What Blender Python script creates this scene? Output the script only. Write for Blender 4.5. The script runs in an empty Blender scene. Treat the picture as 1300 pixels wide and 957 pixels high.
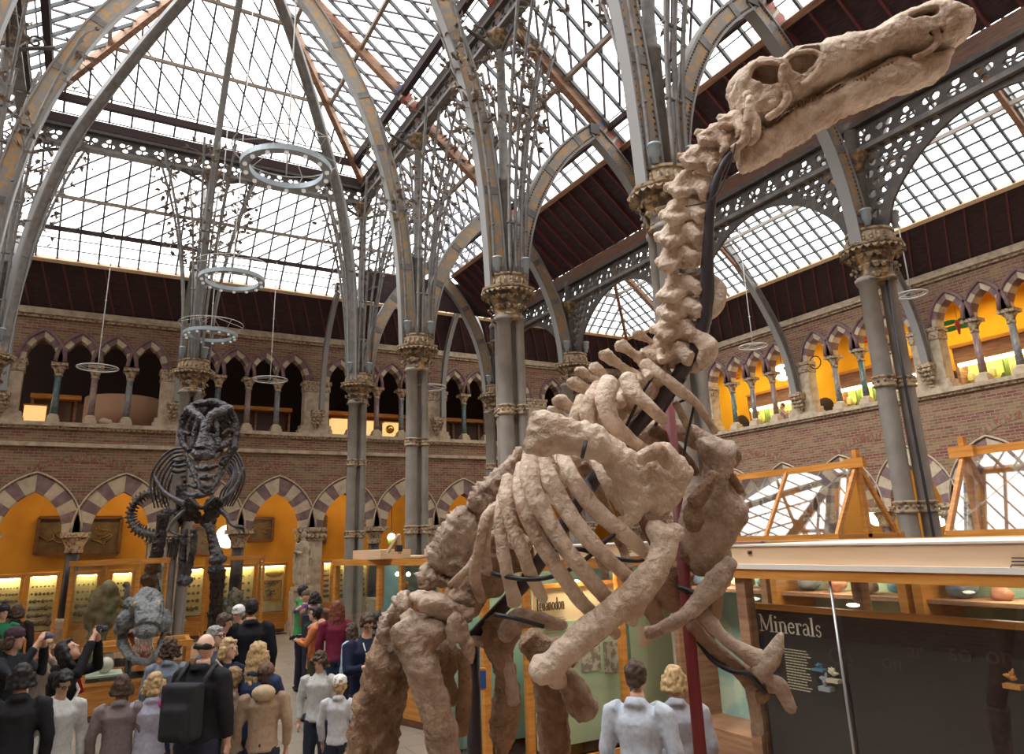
import bpy, bmesh, math, random
from mathutils import Vector, Matrix, Euler, noise
from math import sin, cos, pi, radians, sqrt
V = Vector
SC = bpy.context.scene
COL = SC.collection
rnd = random.Random(7)

# ---------------------------------------------------------------- camera frame (1300 x 957)
FPX = 915.0
CXP, CYP = 650.0, 433.5
RM = Matrix(((0.86814146, -0.10560052, 0.48495251),
             (-0.49531751, -0.24631535, 0.83306021),
             (-0.03147966, 0.96341958, 0.26614235)))
CAM = V((0, 0, 2.5))
FLOOR = -0.15

def ray(x, y):
    return RM @ V((x - CXP, -(y - CYP), FPX)).normalized()
def at_z(x, y, z):
    d = ray(x, y); return CAM + d * ((z - CAM.z) / d.z)
def at_y(x, y, Y):
    d = ray(x, y); return CAM + d * (Y / d.y)
def at_x(x, y, X):
    d = ray(x, y); return CAM + d * (X / d.x)
def at_d(x, y, d):
    return CAM + RM @ (V((x - CXP, -(y - CYP), FPX)) * (d / FPX))
FWD = RM @ V((0, 0, 1)); RGT = RM @ V((1, 0, 0)); UPV = RM @ V((0, 1, 0))

# ---------------------------------------------------------------- objects
def tag(o, label=None, cat=None, group=None, kind=None):
    if label: o['label'] = label
    if label and len(label.split()) > 16: print('LONG', len(label.split()), label)
    if cat: o['category'] = cat
    if group: o['group'] = group
    if kind: o['kind'] = kind
    return o
def empty(name, loc, rz=0, label=None, cat=None, group=None, kind=None):
    o = bpy.data.objects.new(name, None); COL.objects.link(o)
    o.location = loc; o.rotation_euler = (0, 0, rz); o.empty_display_size = .1
    return tag(o, label, cat, group, kind)
def link_mesh(name, me, mats, parent=None, smooth=False, world=True):
    o = bpy.data.objects.new(name, me); COL.objects.link(o)
    if not isinstance(mats, (list, tuple)): mats = [mats]
    if len(me.materials) == 0:
        for m in mats: me.materials.append(m)
    if smooth:
        me.polygons.foreach_set('use_smooth', [True] * len(me.polygons))
    if parent is not None:
        o.parent = parent
        if world:
            o.matrix_parent_inverse = wmat(parent).inverted()
    return o
def wmat(o):
    m = o.matrix_basis.copy()
    if o.parent is not None:
        m = wmat(o.parent) @ o.matrix_parent_inverse @ m
    return m
def dup(root, loc=None, rz=None, parent=None, **kw):
    c = root.copy(); COL.objects.link(c)
    if parent is not None: c.parent = parent
    if loc is not None: c.location = loc
    if rz is not None: c.rotation_euler = (0, 0, rz)
    for ch in list(root.children):
        dup(ch, parent=c)
    if kw: tag(c, **kw)
    return c

def frame(d, up=V((0, 0, 1))):
    d = d.normalized()
    if abs(d.dot(up)) > .98: up = V((1, 0, 0)) if abs(d.x) < .9 else V((0, 1, 0))
    s = d.cross(up).normalized(); u = s.cross(d).normalized()
    return s, u, d

class MB:
    def __init__(s):
        s.v = []; s.f = []; s.m = []; s.sm = []
    def add(s, vs, fs, mi=0, smooth=False):
        b = len(s.v); s.v.extend([tuple(v) for v in vs])
        for f in fs:
            s.f.append([i + b for i in f]); s.m.append(mi); s.sm.append(smooth)
        return s
    def box(s, c, size, R=None, mi=0):
        hx, hy, hz = size[0] / 2, size[1] / 2, size[2] / 2
        vs = [V((x * hx, y * hy, z * hz)) for x in (-1, 1) for y in (-1, 1) for z in (-1, 1)]
        if R is not None: vs = [R @ v for v in vs]
        c = V(c); vs = [v + c for v in vs]
        return s.add(vs, [(0, 1, 3, 2), (4, 6, 7, 5), (0, 4, 5, 1), (2, 3, 7, 6), (0, 2, 6, 4), (1, 5, 7, 3)], mi)
    def b2(s, a, b, mi=0):
        return s.box(((a[0] + b[0]) / 2, (a[1] + b[1]) / 2, (a[2] + b[2]) / 2), (abs(a[0] - b[0]), abs(a[1] - b[1]), abs(a[2] - b[2])), None, mi)
    def bar(s, p, q, w, h, up=V((0, 0, 1)), mi=0):
        p, q = V(p), V(q); sd, u, d = frame(q - p, up)
        vs = []
        for e in (p, q):
            for a, b in ((-1, -1), (1, -1), (1, 1), (-1, 1)):
                vs.append(e + sd * (a * w / 2) + u * (b * h / 2))
        return s.add(vs, [(3, 2, 1, 0), (4, 5, 6, 7), (0, 1, 5, 4), (1, 2, 6, 5), (2, 3, 7, 6), (3, 0, 4, 7)], mi)
    def tube(s, pts, r, n=8, mi=0, smooth=True, cap=True, up=V((0, 0, 1)), flat=1.0):
        pts = [V(p) for p in pts]; k = len(pts)
        if not isinstance(r, (list, tuple)): r = [r] * k
        vs = []; prev = None
        for i, p in enumerate(pts):
            d = (pts[min(i + 1, k - 1)] - pts[max(i - 1, 0)])
            if d.length < 1e-9: d = V((0, 0, 1))
            if prev is None:
                sd, u, dd = frame(d, up)
            else:
                dd = d.normalized(); sd = prev - dd * prev.dot(dd)
                sd = sd.normalized() if sd.length > 1e-6 else frame(d, up)[0]
                u = sd.cross(dd).normalized()
            prev = sd
            for j in range(n):
                a = 2 * pi * j / n
                vs.append(p + sd * (cos(a) * r[i]) + u * (sin(a) * r[i] * flat))
        fs = []
        for i in range(k - 1):
            for j in range(n):
                a = i * n + j; b = i * n + (j + 1) % n
                fs.append((a, b, b + n, a + n))
        if cap:
            fs.append(tuple(range(n))[::-1]); fs.append(tuple(range((k - 1) * n, k * n)))
        return s.add(vs, fs, mi, smooth)
    def lathe(s, c, prof, n=16, mi=0, smooth=True, lob=None, sq=None):
        c = V(c); vs = []
        for (r, z) in prof:
            for j in range(n):
                a = 2 * pi * j / n
                rr = r
                if lob: rr = r * (1 + lob[1] * cos(lob[0] * a))
                if sq:
                    rr = r / max(abs(cos(a)), abs(sin(a))) ** sq
                vs.append(c + V((cos(a) * rr, sin(a) * rr, z)))
        fs = []
        for i in range(len(prof) - 1):
            for j in range(n):
                a = i * n + j; b = i * n + (j + 1) % n
                fs.append((a, b, b + n, a + n))
        fs.append(tuple(range(n))[::-1]); fs.append(tuple(range((len(prof) - 1) * n, len(prof) * n)))
        return s.add(vs, fs, mi, smooth)
    def ball(s, c, r, R=None, nu=12, nv=8, mi=0):
        c = V(c); r = (r, r, r) if not isinstance(r, (tuple, list)) else r
        vs = [V((0, 0, r[2]))]
        for i in range(1, nv):
            t = pi * i / nv
            for j in range(nu):
                a = 2 * pi * j / nu
                vs.append(V((r[0] * sin(t) * cos(a), r[1] * sin(t) * sin(a), r[2] * cos(t))))
        vs.append(V((0, 0, -r[2])))
        if R is not None: vs = [R @ v for v in vs]
        vs = [v + c for v in vs]
        fs = [(0, 1 + j, 1 + (j + 1) % nu) for j in range(nu)]
        for i in range(nv - 2):
            for j in range(nu):
                a = 1 + i * nu + j; b = 1 + i * nu + (j + 1) % nu
                fs.append((a, a + nu, b + nu, b))
        L = len(vs) - 1; o = 1 + (nv - 2) * nu
        fs += [(L, o + (j + 1) % nu, o + j) for j in range(nu)]
        return s.add(vs, fs, mi, True)
    def quad(s, a, b, c, d, mi=0):
        return s.add([a, b, c, d], [(0, 1, 2, 3)], mi)
    def prism(s, poly, ex, mi=0):
        n = len(poly); poly = [V(p) for p in poly]; ex = V(ex)
        return s.add(poly + [p + ex for p in poly], [tuple(range(n)), tuple(range(n, 2 * n))[::-1]] + [(i, (i + n), (i + 1) % n + n, (i + 1) % n) for i in range(n)], mi)
    def mesh_add(s, me, M=None, mi=0, smooth=False):
        vs = [(M @ v.co) if M else v.co.copy() for v in me.vertices]
        return s.add(vs, [tuple(p.vertices) for p in me.polygons], mi, smooth)
    def mesh(s, name='m'):
        me = bpy.data.meshes.new(name); me.from_pydata(s.v, [], s.f)
        me.polygons.foreach_set('material_index', s.m); me.polygons.foreach_set('use_smooth', s.sm)
        me.update(); return me
    def build(s, name, mats, parent=None, local=False):
        me = s.mesh(name)
        if not isinstance(mats, (list, tuple)): mats = [mats]
        for m in mats: me.materials.append(m)
        return link_mesh(name, me, mats, parent, world=not local)

def fixnormals(me):
    bm = bmesh.new(); bm.from_mesh(me); bmesh.ops.recalc_face_normals(bm, faces=bm.faces); bm.to_mesh(me); bm.free()
def remesh(mb, vox, smooth=6, disp=0.0, dscale=8.0, seed=0, dsc2=0.0, ridge=0.0, rdir=None):
    """join overlapping closed shapes to one organic surface"""
    me0 = mb.mesh('src'); fixnormals(me0)
    o = bpy.data.objects.new('tmp', me0); COL.objects.link(o)
    m = o.modifiers.new('r', 'REMESH'); m.mode = 'VOXEL'; m.voxel_size = vox; m.use_smooth_shade = True
    if smooth:
        s = o.modifiers.new('s', 'SMOOTH'); s.iterations = smooth; s.factor = .5
    dg = bpy.context.evaluated_depsgraph_get()
    me = bpy.data.meshes.new_from_object(o.evaluated_get(dg))
    bpy.data.objects.remove(o); bpy.data.meshes.remove(me0)
    if disp:
        off = V((seed * 3.1, seed * 1.7, seed * .9))
        ns = [v.normal.copy() for v in me.vertices]
        for v, nn in zip(me.vertices, ns):
            q = v.co * dscale + off
            t = noise.fractal(q, .9, 2.1, 4) * disp
            if dsc2: t += (abs(noise.noise(v.co * dscale * 3.1 + off)) - .3) * dsc2
            if ridge:
                w = v.co.dot(rdir[0]); u = v.co.dot(rdir[1])
                t += ridge * sin(u * rdir[2] + 2.5 * noise.noise(v.co * 5 + off))
            v.co = v.co + nn * t
        me.update()
    me.polygons.foreach_set('use_smooth', [True] * len(me.polygons))
    return me

def plate(outer, holes=(), thick=.1, bev=0.0, M=None, name='plate'):
    """flat outline with holes given real thickness; local XY outline, extruded along Z, placed by M"""
    cu = bpy.data.curves.new('c', 'CURVE'); cu.dimensions = '2D'; cu.fill_mode = 'BOTH'
    cu.extrude = thick / 2 - bev; cu.bevel_depth = bev; cu.bevel_resolution = 1 if bev else 0
    cu.resolution_u = 1
    for poly in [outer] + list(holes):
        sp = cu.splines.new('POLY'); sp.points.add(len(poly) - 1)
        for i, p in enumerate(poly): sp.points[i].co = (p[0], p[1], 0, 1)
        sp.use_cyclic_u = True
    o = bpy.data.objects.new('tmpc', cu); COL.objects.link(o)
    dg = bpy.context.evaluated_depsgraph_get()
    me = bpy.data.meshes.new_from_object(o.evaluated_get(dg))
    bpy.data.objects.remove(o); bpy.data.curves.remove(cu)
    if M is not None: me.transform(M)
    me.materials.clear()
    return me
def textmesh(txt, size, M, ext=.002, font_shear=0, align='LEFT', bold=0.0, sx=1.0):
    cu = bpy.data.curves.new('t', 'FONT'); cu.body = txt; cu.size = size; cu.extrude = ext; cu.align_x = align
    cu.offset = bold; cu.space_character = 1.0
    o = bpy.data.objects.new('tmpt', cu); COL.objects.link(o)
    dg = bpy.context.evaluated_depsgraph_get()
    me = bpy.data.meshes.new_from_object(o.evaluated_get(dg))
    bpy.data.objects.remove(o); bpy.data.curves.remove(cu)
    me.transform(M @ Matrix.Diagonal((sx, 1, 1, 1))); me.materials.clear()
    return me
def basis(o, x, y, z=None):
    x = V(x); y = V(y); z = x.cross(y) if z is None else V(z)
    return Matrix(((x.x, y.x, z.x, o[0]), (x.y, y.y, z.y, o[1]), (x.z, y.z, z.z, o[2]), (0, 0, 0, 1)))
def smoothpath(pts, sub=6):
    pts = [V(p) for p in pts]; out = []
    n = len(pts)
    for i in range(n - 1):
        p0 = pts[max(i - 1, 0)]; p1 = pts[i]; p2 = pts[i + 1]; p3 = pts[min(i + 2, n - 1)]
        for k in range(sub):
            t = k / sub
            out.append(.5 * ((2 * p1) + (p2 - p0) * t + (2 * p0 - 5 * p1 + 4 * p2 - p3) * t * t + (3 * p1 - p0 - 3 * p2 + p3) * t ** 3))
    out.append(pts[-1]); return out
def interp(vals, k, n):
    t = k / max(n - 1, 1) * (len(vals) - 1); i = min(int(t), len(vals) - 2); f = t - i
    return vals[i] * (1 - f) + vals[i + 1] * f

# ---------------------------------------------------------------- materials
def mat(name, col, rough=.6, metal=0.0, spec=.5, noise_=None, bump=None, emit=None, estr=0, coords='Object'):
    """noise_=(scale, colour2, lo, hi[, detail]); bump=(scale, strength)"""
    m = bpy.data.materials.new(name); m.use_nodes = True; nt = m.node_tree; b = nt.nodes['Principled BSDF']
    b.inputs['Base Color'].default_value = (*col, 1); b.inputs['Roughness'].default_value = rough
    b.inputs['Metallic'].default_value = metal; b.inputs['Specular IOR Level'].default_value = spec
    tc = nt.nodes.new('ShaderNodeTexCoord')
    if noise_:
        n = nt.nodes.new('ShaderNodeTexNoise'); n.inputs['Scale'].default_value = noise_[0]; n.inputs['Detail'].default_value = noise_[4] if len(noise_) > 4 else 4
        nt.links.new(tc.outputs[coords], n.inputs['Vector'])
        r = nt.nodes.new('ShaderNodeValToRGB'); r.color_ramp.elements[0].position = noise_[2]; r.color_ramp.elements[1].position = noise_[3]
        r.color_ramp.elements[0].color = (*col, 1); r.color_ramp.elements[1].color = (*noise_[1], 1)
        nt.links.new(n.outputs['Fac'], r.inputs['Fac']); nt.links.new(r.outputs['Color'], b.inputs['Base Color'])
    if bump:
        n = nt.nodes.new('ShaderNodeTexNoise'); n.inputs['Scale'].default_value = bump[0]; n.inputs['Detail'].default_value = 5
        nt.links.new(tc.outputs[coords], n.inputs['Vector'])
        bp = nt.nodes.new('ShaderNodeBump'); bp.inputs['Strength'].default_value = bump[1]; bp.inputs['Distance'].default_value = .02
        nt.links.new(n.outputs['Fac'], bp.inputs['Height']); nt.links.new(bp.outputs['Normal'], b.inputs['Normal'])
    if emit:
        b.inputs['Emission Color'].default_value = (*emit, 1); b.inputs['Emission Strength'].default_value = estr
    return m
def glassmat(name, tint=(.93, .95, .95), refl=.08, rough=.02):
    m = bpy.data.materials.new(name); m.use_nodes = True; nt = m.node_tree; nt.nodes.clear()
    o = nt.nodes.new('ShaderNodeOutputMaterial'); t = nt.nodes.new('ShaderNodeBsdfTransparent'); g = nt.nodes.new('ShaderNodeBsdfGlossy')
    t.inputs['Color'].default_value = (*tint, 1); g.inputs['Roughness'].default_value = rough; g.inputs['Color'].default_value = (1, 1, 1, 1)
    lw = nt.nodes.new('ShaderNodeLayerWeight'); lw.inputs['Blend'].default_value = .5
    pw = nt.nodes.new('ShaderNodeMath'); pw.operation = 'POWER'; pw.inputs[1].default_value = 4.0; nt.links.new(lw.outputs['Facing'], pw.inputs[0])
    fr = nt.nodes.new('ShaderNodeMath'); fr.operation = 'MULTIPLY_ADD'; fr.inputs[1].default_value = 1 - refl; fr.inputs[2].default_value = refl; nt.links.new(pw.outputs[0], fr.inputs[0])
    mx = nt.nodes.new('ShaderNodeMixShader')
    nt.links.new(fr.outputs[0], mx.inputs[0]); nt.links.new(t.outputs[0], mx.inputs[1]); nt.links.new(g.outputs[0], mx.inputs[2]); nt.links.new(mx.outputs[0], o.inputs[0])
    return m
def brickmat(name, axes, bw=.26, bh=.085, band=True):
    m = bpy.data.materials.new(name); m.use_nodes = True; nt = m.node_tree; b = nt.nodes['Principled BSDF']; L = nt.links.new
    tc = nt.nodes.new('ShaderNodeTexCoord'); sp = nt.nodes.new('ShaderNodeSeparateXYZ'); cb = nt.nodes.new('ShaderNodeCombineXYZ')
    L(tc.outputs['Object'], sp.inputs[0]); L(sp.outputs[axes[0]], cb.inputs[0]); L(sp.outputs[axes[1]], cb.inputs[1])
    br = nt.nodes.new('ShaderNodeTexBrick'); L(cb.outputs[0], br.inputs['Vector'])
    br.inputs['Scale'].default_value = 1; br.inputs['Brick Width'].default_value = bw; br.inputs['Row Height'].default_value = bh
    br.inputs['Mortar Size'].default_value = .008; br.inputs['Color1'].default_value = (.31, .2, .115, 1); br.inputs['Color2'].default_value = (.2, .125, .075, 1)
    br.inputs['Mortar'].default_value = (.34, .27, .19, 1); br.inputs['Bias'].default_value = -.1
    br2 = nt.nodes.new('ShaderNodeTexBrick'); L(cb.outputs[0], br2.inputs['Vector'])
    br2.inputs['Scale'].default_value = 1; br2.inputs['Brick Width'].default_value = bw; br2.inputs['Row Height'].default_value = bh
    br2.inputs['Mortar Size'].default_value = .008; br2.inputs['Color1'].default_value = (.26, .095, .07, 1); br2.inputs['Color2'].default_value = (.19, .075, .06, 1)
    br2.inputs['Mortar'].default_value = (.38, .3, .23, 1)
    # irregular red courses: noise stretched along the wall
    mp = nt.nodes.new('ShaderNodeMapping'); mp.inputs['Scale'].default_value = (.55, 4.2, 1); L(cb.outputs[0], mp.inputs[0])
    n = nt.nodes.new('ShaderNodeTexNoise'); n.inputs['Scale'].default_value = 1.6; n.inputs['Detail'].default_value = 5; n.inputs['Roughness'].default_value = .7
    L(mp.outputs[0], n.inputs['Vector'])
    r = nt.nodes.new('ShaderNodeValToRGB'); r.color_ramp.elements[0].position = .49; r.color_ramp.elements[1].position = .56
    L(n.outputs['Fac'], r.inputs[0])
    mx = nt.nodes.new('ShaderNodeMixRGB'); L(r.outputs[0], mx.inputs[0]); L(br.outputs[0], mx.inputs[1]); L(br2.outputs[0], mx.inputs[2])
    L(mx.outputs[0], b.inputs['Base Color']); b.inputs['Roughness'].default_value = .9; b.inputs['Specular IOR Level'].default_value = .2
    bp = nt.nodes.new('ShaderNodeBump'); bp.inputs['Strength'].default_value = .5; bp.inputs['Distance'].default_value = .01; bp.invert = True
    L(br.outputs['Fac'], bp.inputs['Height']); L(bp.outputs[0], b.inputs['Normal'])
    return m
def woodmat(name, c1, c2, scale=3, rough=.5, axis=(1, 1, 12)):
    m = bpy.data.materials.new(name); m.use_nodes = True; nt = m.node_tree; b = nt.nodes['Principled BSDF']; L = nt.links.new
    tc = nt.nodes.new('ShaderNodeTexCoord'); mp = nt.nodes.new('ShaderNodeMapping'); mp.inputs['Scale'].default_value = axis
    n = nt.nodes.new('ShaderNodeTexNoise'); n.inputs['Scale'].default_value = scale; n.inputs['Detail'].default_value = 6; n.inputs['Distortion'].default_value = .4
    r = nt.nodes.new('ShaderNodeValToRGB'); r.color_ramp.elements[0].color = (*c1, 1); r.color_ramp.elements[1].color = (*c2, 1)
    r.color_ramp.elements[0].position = .35; r.color_ramp.elements[1].position = .65
    L(tc.outputs['Object'], mp.inputs[0]); L(mp.outputs[0], n.inputs['Vector']); L(n.outputs['Fac'], r.inputs[0]); L(r.outputs[0], b.inputs['Base Color'])
    b.inputs['Roughness'].default_value = rough
    return m

def bonemat(name, c1, c2, mid):
    m = mat(name, c1, .6, bump=(34, 1.0)); nt = m.node_tree; L = nt.links.new; b = nt.nodes['Principled BSDF']; tc = [n for n in nt.nodes if n.type == 'TEX_COORD'][0]
    n1 = nt.nodes.new('ShaderNodeTexNoise'); n1.inputs['Scale'].default_value = 3.5; n1.inputs['Detail'].default_value = 9; n1.inputs['Roughness'].default_value = .68; n1.inputs['Distortion'].default_value = .6
    n2 = nt.nodes.new('ShaderNodeTexNoise'); n2.inputs['Scale'].default_value = 22; n2.inputs['Detail'].default_value = 6
    mu = nt.nodes.new('ShaderNodeMath'); mu.operation = 'MULTIPLY_ADD'; mu.inputs[1].default_value = .35
    L(tc.outputs['Object'], n1.inputs['Vector']); L(tc.outputs['Object'], n2.inputs['Vector']); L(n2.outputs['Fac'], mu.inputs[0]); L(n1.outputs['Fac'], mu.inputs[2])
    r = nt.nodes.new('ShaderNodeValToRGB'); e = r.color_ramp.elements; e[0].position = mid + .06; e[0].color = (*c1, 1); e[1].position = mid + .36; e[1].color = (*c2, 1)
    k = r.color_ramp.elements.new(mid + .17); k.color = (*[a * .62 + b_ * .38 for a, b_ in zip(c1, c2)], 1)
    L(mu.outputs[0], r.inputs[0]); L(r.outputs[0], b.inputs['Base Color']); return m
M = {}
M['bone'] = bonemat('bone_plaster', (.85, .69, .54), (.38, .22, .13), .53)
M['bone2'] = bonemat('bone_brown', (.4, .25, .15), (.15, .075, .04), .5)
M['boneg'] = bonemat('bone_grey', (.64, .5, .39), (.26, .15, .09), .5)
M['rexbone'] = mat('black_bone', (.02, .014, .013), .4, spec=.5, noise_=(3, (.05, .04, .038), .45, .75), bump=(22, .8))
M['rexskull'] = mat('grey_bone', (.085, .078, .08), .35, spec=.6, noise_=(4, (.025, .02, .021), .4, .62), bump=(20, .9))
M['rexskin'] = mat('grey_skin', (.25, .26, .265), .5, noise_=(9, (.1, .105, .11), .4, .68, 8), bump=(60, .9))
M['mouth'] = mat('mouth_pink', (.42, .13, .09), .4)
M['tooth'] = mat('tooth', (.75, .68, .55), .4)
M['iron'] = mat('iron_grey', (.22, .2, .185), .55, metal=.0, noise_=(6, (.13, .12, .115), .4, .7))
M['irond'] = mat('iron_dark', (.085, .075, .07), .6, noise_=(8, (.16, .115, .08), .5, .75))
M['shaft'] = mat('shaft_grey', (.3, .265, .23), .5, noise_=(2.2, (.21, .185, .16), .4, .7))
M['ribweb'] = mat('painted_web', (.31, .28, .24), .6, noise_=(9, (.5, .3, .13), .47, .56, 3))
M['flange'] = mat('flange', (.27, .26, .25), .5)
M['cap'] = mat('capital_bronze', (.11, .085, .065), .55, noise_=(9, (.4, .23, .09), .47, .62))
M['gilt'] = mat('capital_gilt', (.42, .31, .19), .55, noise_=(12, (.14, .1, .07), .5, .62))
M['leafm'] = mat('iron_leaf', (.2, .16, .13), .6, noise_=(7, (.36, .27, .2), .45, .65))
M['wood'] = woodmat('case_oak', (.52, .2, .035), (.68, .31, .07), 2.5, .35)
M['woodl'] = woodmat('pale_oak', (.74, .5, .3), (.8, .57, .37), 1.5, .5)
M['woodr'] = woodmat('rafter_wood', (.24, .12, .07), (.42, .23, .13), 2, .6)
M['woodd'] = woodmat('dark_wood', (.1, .045, .025), (.2, .08, .035), 3, .5)
M['board'] = woodmat('roof_board', (.036, .02, .024), (.07, .036, .04), 4, .85)
M['batten'] = mat('batten_red', (.15, .045, .045), .75)
M['brickB'] = brickmat('brick_back', (0, 2)); M['brickR'] = brickmat('brick_right', (1, 2))
M['stone'] = mat('stone', (.58, .47, .34), .85, spec=.2, noise_=(5, (.36, .28, .2), .4, .7), bump=(20, .3))
M['stoned'] = mat('stone_carved', (.54, .42, .29), .85, spec=.2, noise_=(14, (.2, .13, .08), .45, .62), bump=(26, 1))
M['purple'] = mat('purple_stone', (.2, .125, .125), .8, spec=.2, noise_=(5, (.28, .19, .18), .4, .7))
M['cream'] = mat('cream_stone', (.6, .49, .35), .8, spec=.2, noise_=(5, (.45, .36, .26), .4, .7))
M['marbleg'] = mat('green_marble', (.08, .13, .13), .3, noise_=(9, (.17, .22, .2), .45, .65))
M['marblep'] = mat('pink_marble', (.3, .2, .17), .3, noise_=(9, (.2, .13, .12), .45, .65))
M['marbleb'] = mat('grey_marble', (.25, .24, .23), .3, noise_=(9, (.14, .14, .15), .45, .65))
M['ochre'] = mat('ochre_wall', (.62, .3, .045), .9, spec=.1, noise_=(1.2, (.5, .23, .035), .4, .7))
M['yellow'] = mat('yellow_wall', (.9, .52, .04), .9, spec=.1, noise_=(1, (.82, .44, .03), .4, .7))
M['black'] = mat('black_steel', (.03, .028, .035), .4)
M['tubeb'] = mat('armature', (.065, .055, .065), .4)
M['red'] = mat('red_post', (.24, .035, .04), .45)
M['plaster'] = mat('white_plaster', (.8, .76, .68), .7)
M['skyglass'] = glassmat('roof_glass', (.97, .985, 1), .05)
M['glass'] = glassmat('case_glass', (.88, .9, .87), .10)
M['mull'] = mat('glazing_bar', (.13, .14, .15), .6)
M['mullt'] = mat('glazing_bar_teal', (.07, .12, .125), .6)
M['mullp'] = mat('glazing_bar_violet', (.16, .13, .15), .6)
M['lampb'] = mat('lamp_ring', (.36, .42, .46), .4, metal=.3)
M['wire'] = mat('wire_white', (.55, .52, .48), .5)
M['tile'] = None
def floormat():
    m = bpy.data.materials.new('floor_stone'); m.use_nodes = True; nt = m.node_tree; b = nt.nodes['Principled BSDF']; L = nt.links.new
    tc = nt.nodes.new('ShaderNodeTexCoord'); br = nt.nodes.new('ShaderNodeTexBrick'); L(tc.outputs['Object'], br.inputs['Vector'])
    br.inputs['Scale'].default_value = 1; br.inputs['Brick Width'].default_value = .9; br.inputs['Row Height'].default_value = .6; br.inputs['Mortar Size'].default_value = .008
    br.inputs['Color1'].default_value = (.34, .29, .23, 1); br.inputs['Color2'].default_value = (.28, .24, .2, 1); br.inputs['Mortar'].default_value = (.13, .1, .08, 1)
    L(br.outputs[0], b.inputs['Base Color']); b.inputs['Roughness'].default_value = .35
    return m
M['floor'] = floormat()
_cc = {}
def flat(col, rough=.8):
    k = tuple(round(c, 3) for c in col) + (rough,)
    if k not in _cc: _cc[k] = mat('cloth_%d' % len(_cc), col, rough, spec=.25, noise_=(30, tuple(c * .8 for c in col), .4, .7))
    return _cc[k]
# ================================================================ the hall
YB, XR = 25.2, 21.05
XL, YF = -9.0, -9.0
def ptd(w, h, n=10, x0=0, z0=0, rev=False):
    """pointed arch from (+w,0) over (0,h) to (-w,0)"""
    R = (w * w + h * h) / (2 * w); out = []
    a1 = math.acos(min(1, (R - w) / R))
    for i in range(n + 1):
        a = a1 * i / n; out.append((x0 + (w - R) + R * cos(a), z0 + R * sin(a)))
    L = [(2 * x0 - x, z) for x, z in out[:-1]][::-1]
    return out + L
PIER = 2.285
def wall_openings(piers, lo, hi):
    gal, gnd = [], []
    for p in piers:
        c = p + PIER
        if c + 1.9 < hi + .3 and c - 1.9 > lo - .3:
            poly = [(c - 1.865, 6.3), (c + 1.865, 6.3)]
            for k in (1.455, .485, -.485, -1.455):
                poly += ptd(.41, .74, 6, c + k, 8.15)
            gal.append((c, poly))
        for s in (-1.145, 1.145):
            g = p + s
            if g - .8 > lo and g + .8 < hi: gnd.append(g)
    pairs = []
    for p in [piers[0] - 2 * PIER] + list(piers):
        q = p + PIER; L = q - 1.145 in [round(0, 1)] or any(abs(g - (q - 1.145)) < .2 for g in gnd); Rr = any(abs(g - (q + 1.145)) < .2 for g in gnd)
        if L and Rr:
            pairs.append([(q - 1.925, FLOOR), (q + 1.925, FLOOR)] + ptd(.78, 1.18, 10, q + 1.145, 3.12) + [(q + .365, 3.0), (q - .365, 3.0)] + ptd(.78, 1.18, 10, q - 1.145, 3.12))
        elif L or Rr:
            g = q - 1.145 if L else q + 1.145; pairs.append([(g - .78, FLOOR), (g + .78, FLOOR)] + ptd(.78, 1.18, 10, g, 3.12))
    gnd = [(g, None) for g in gnd]; gnd.append(pairs)
    return gal, gnd
def voussoirs(to3, c, w, h, t, z0, n, front, back, parent, mats, name='arch_voussoirs'):
    inn = ptd(w, h, n, c, z0); mb = MB()
    R = (w * w + h * h) / (2 * w)
    def outp(p):
        cx = c + (w - R) if p[0] >= c else c - (w - R)
        d = V((p[0] - cx, 0, p[1] - z0)); d = d.normalized() * (R + t)
        return (cx + d.x, z0 + d.z)
    L = len(inn)
    for i in range(L - 1):
        a, b = inn[i], inn[i + 1]
        A = outp(a); B = outp(b)
        if i == n: A = (c, z0 + sqrt(max((R + t) ** 2 - (R - w) ** 2, 0)))
        if i + 1 == n: B = (c, z0 + sqrt(max((R + t) ** 2 - (R - w) ** 2, 0)))
        if a[0] < c or i >= n:
            cx = c - (w - R)
        vs = [to3(*q, f) for f in (front, back) for q in (a, b, B, A)]
        mb.add(vs, [(0, 1, 2, 3), (7, 6, 5, 4), (0, 4, 5, 1), (1, 5, 6, 2), (2, 6, 7, 3), (3, 7, 4, 0)], i % 2)
    o = mb.build(name, mats, parent); fixnormals(o.data); return o
def hood(to3, c, w, h, t, z0, n, f, r, parent, m, name='hood_moulding'):
    R = (w * w + h * h) / (2 * w); pts = []
    ax = sqrt((R + t) ** 2 - (R - w) ** 2)
    a1 = math.atan2(ax, R - w)
    for i in range(n + 1):
        a = a1 * i / n; pts.append((c + (w - R) + (R + t) * cos(a), z0 + (R + t) * sin(a)))
    pts += [(2 * c - x, z) for x, z in pts[:-1]][::-1]
    mb = MB(); mb.tube([to3(x, z, f) for x, z in pts], r, 6); return mb.build(name, m, parent)

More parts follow.
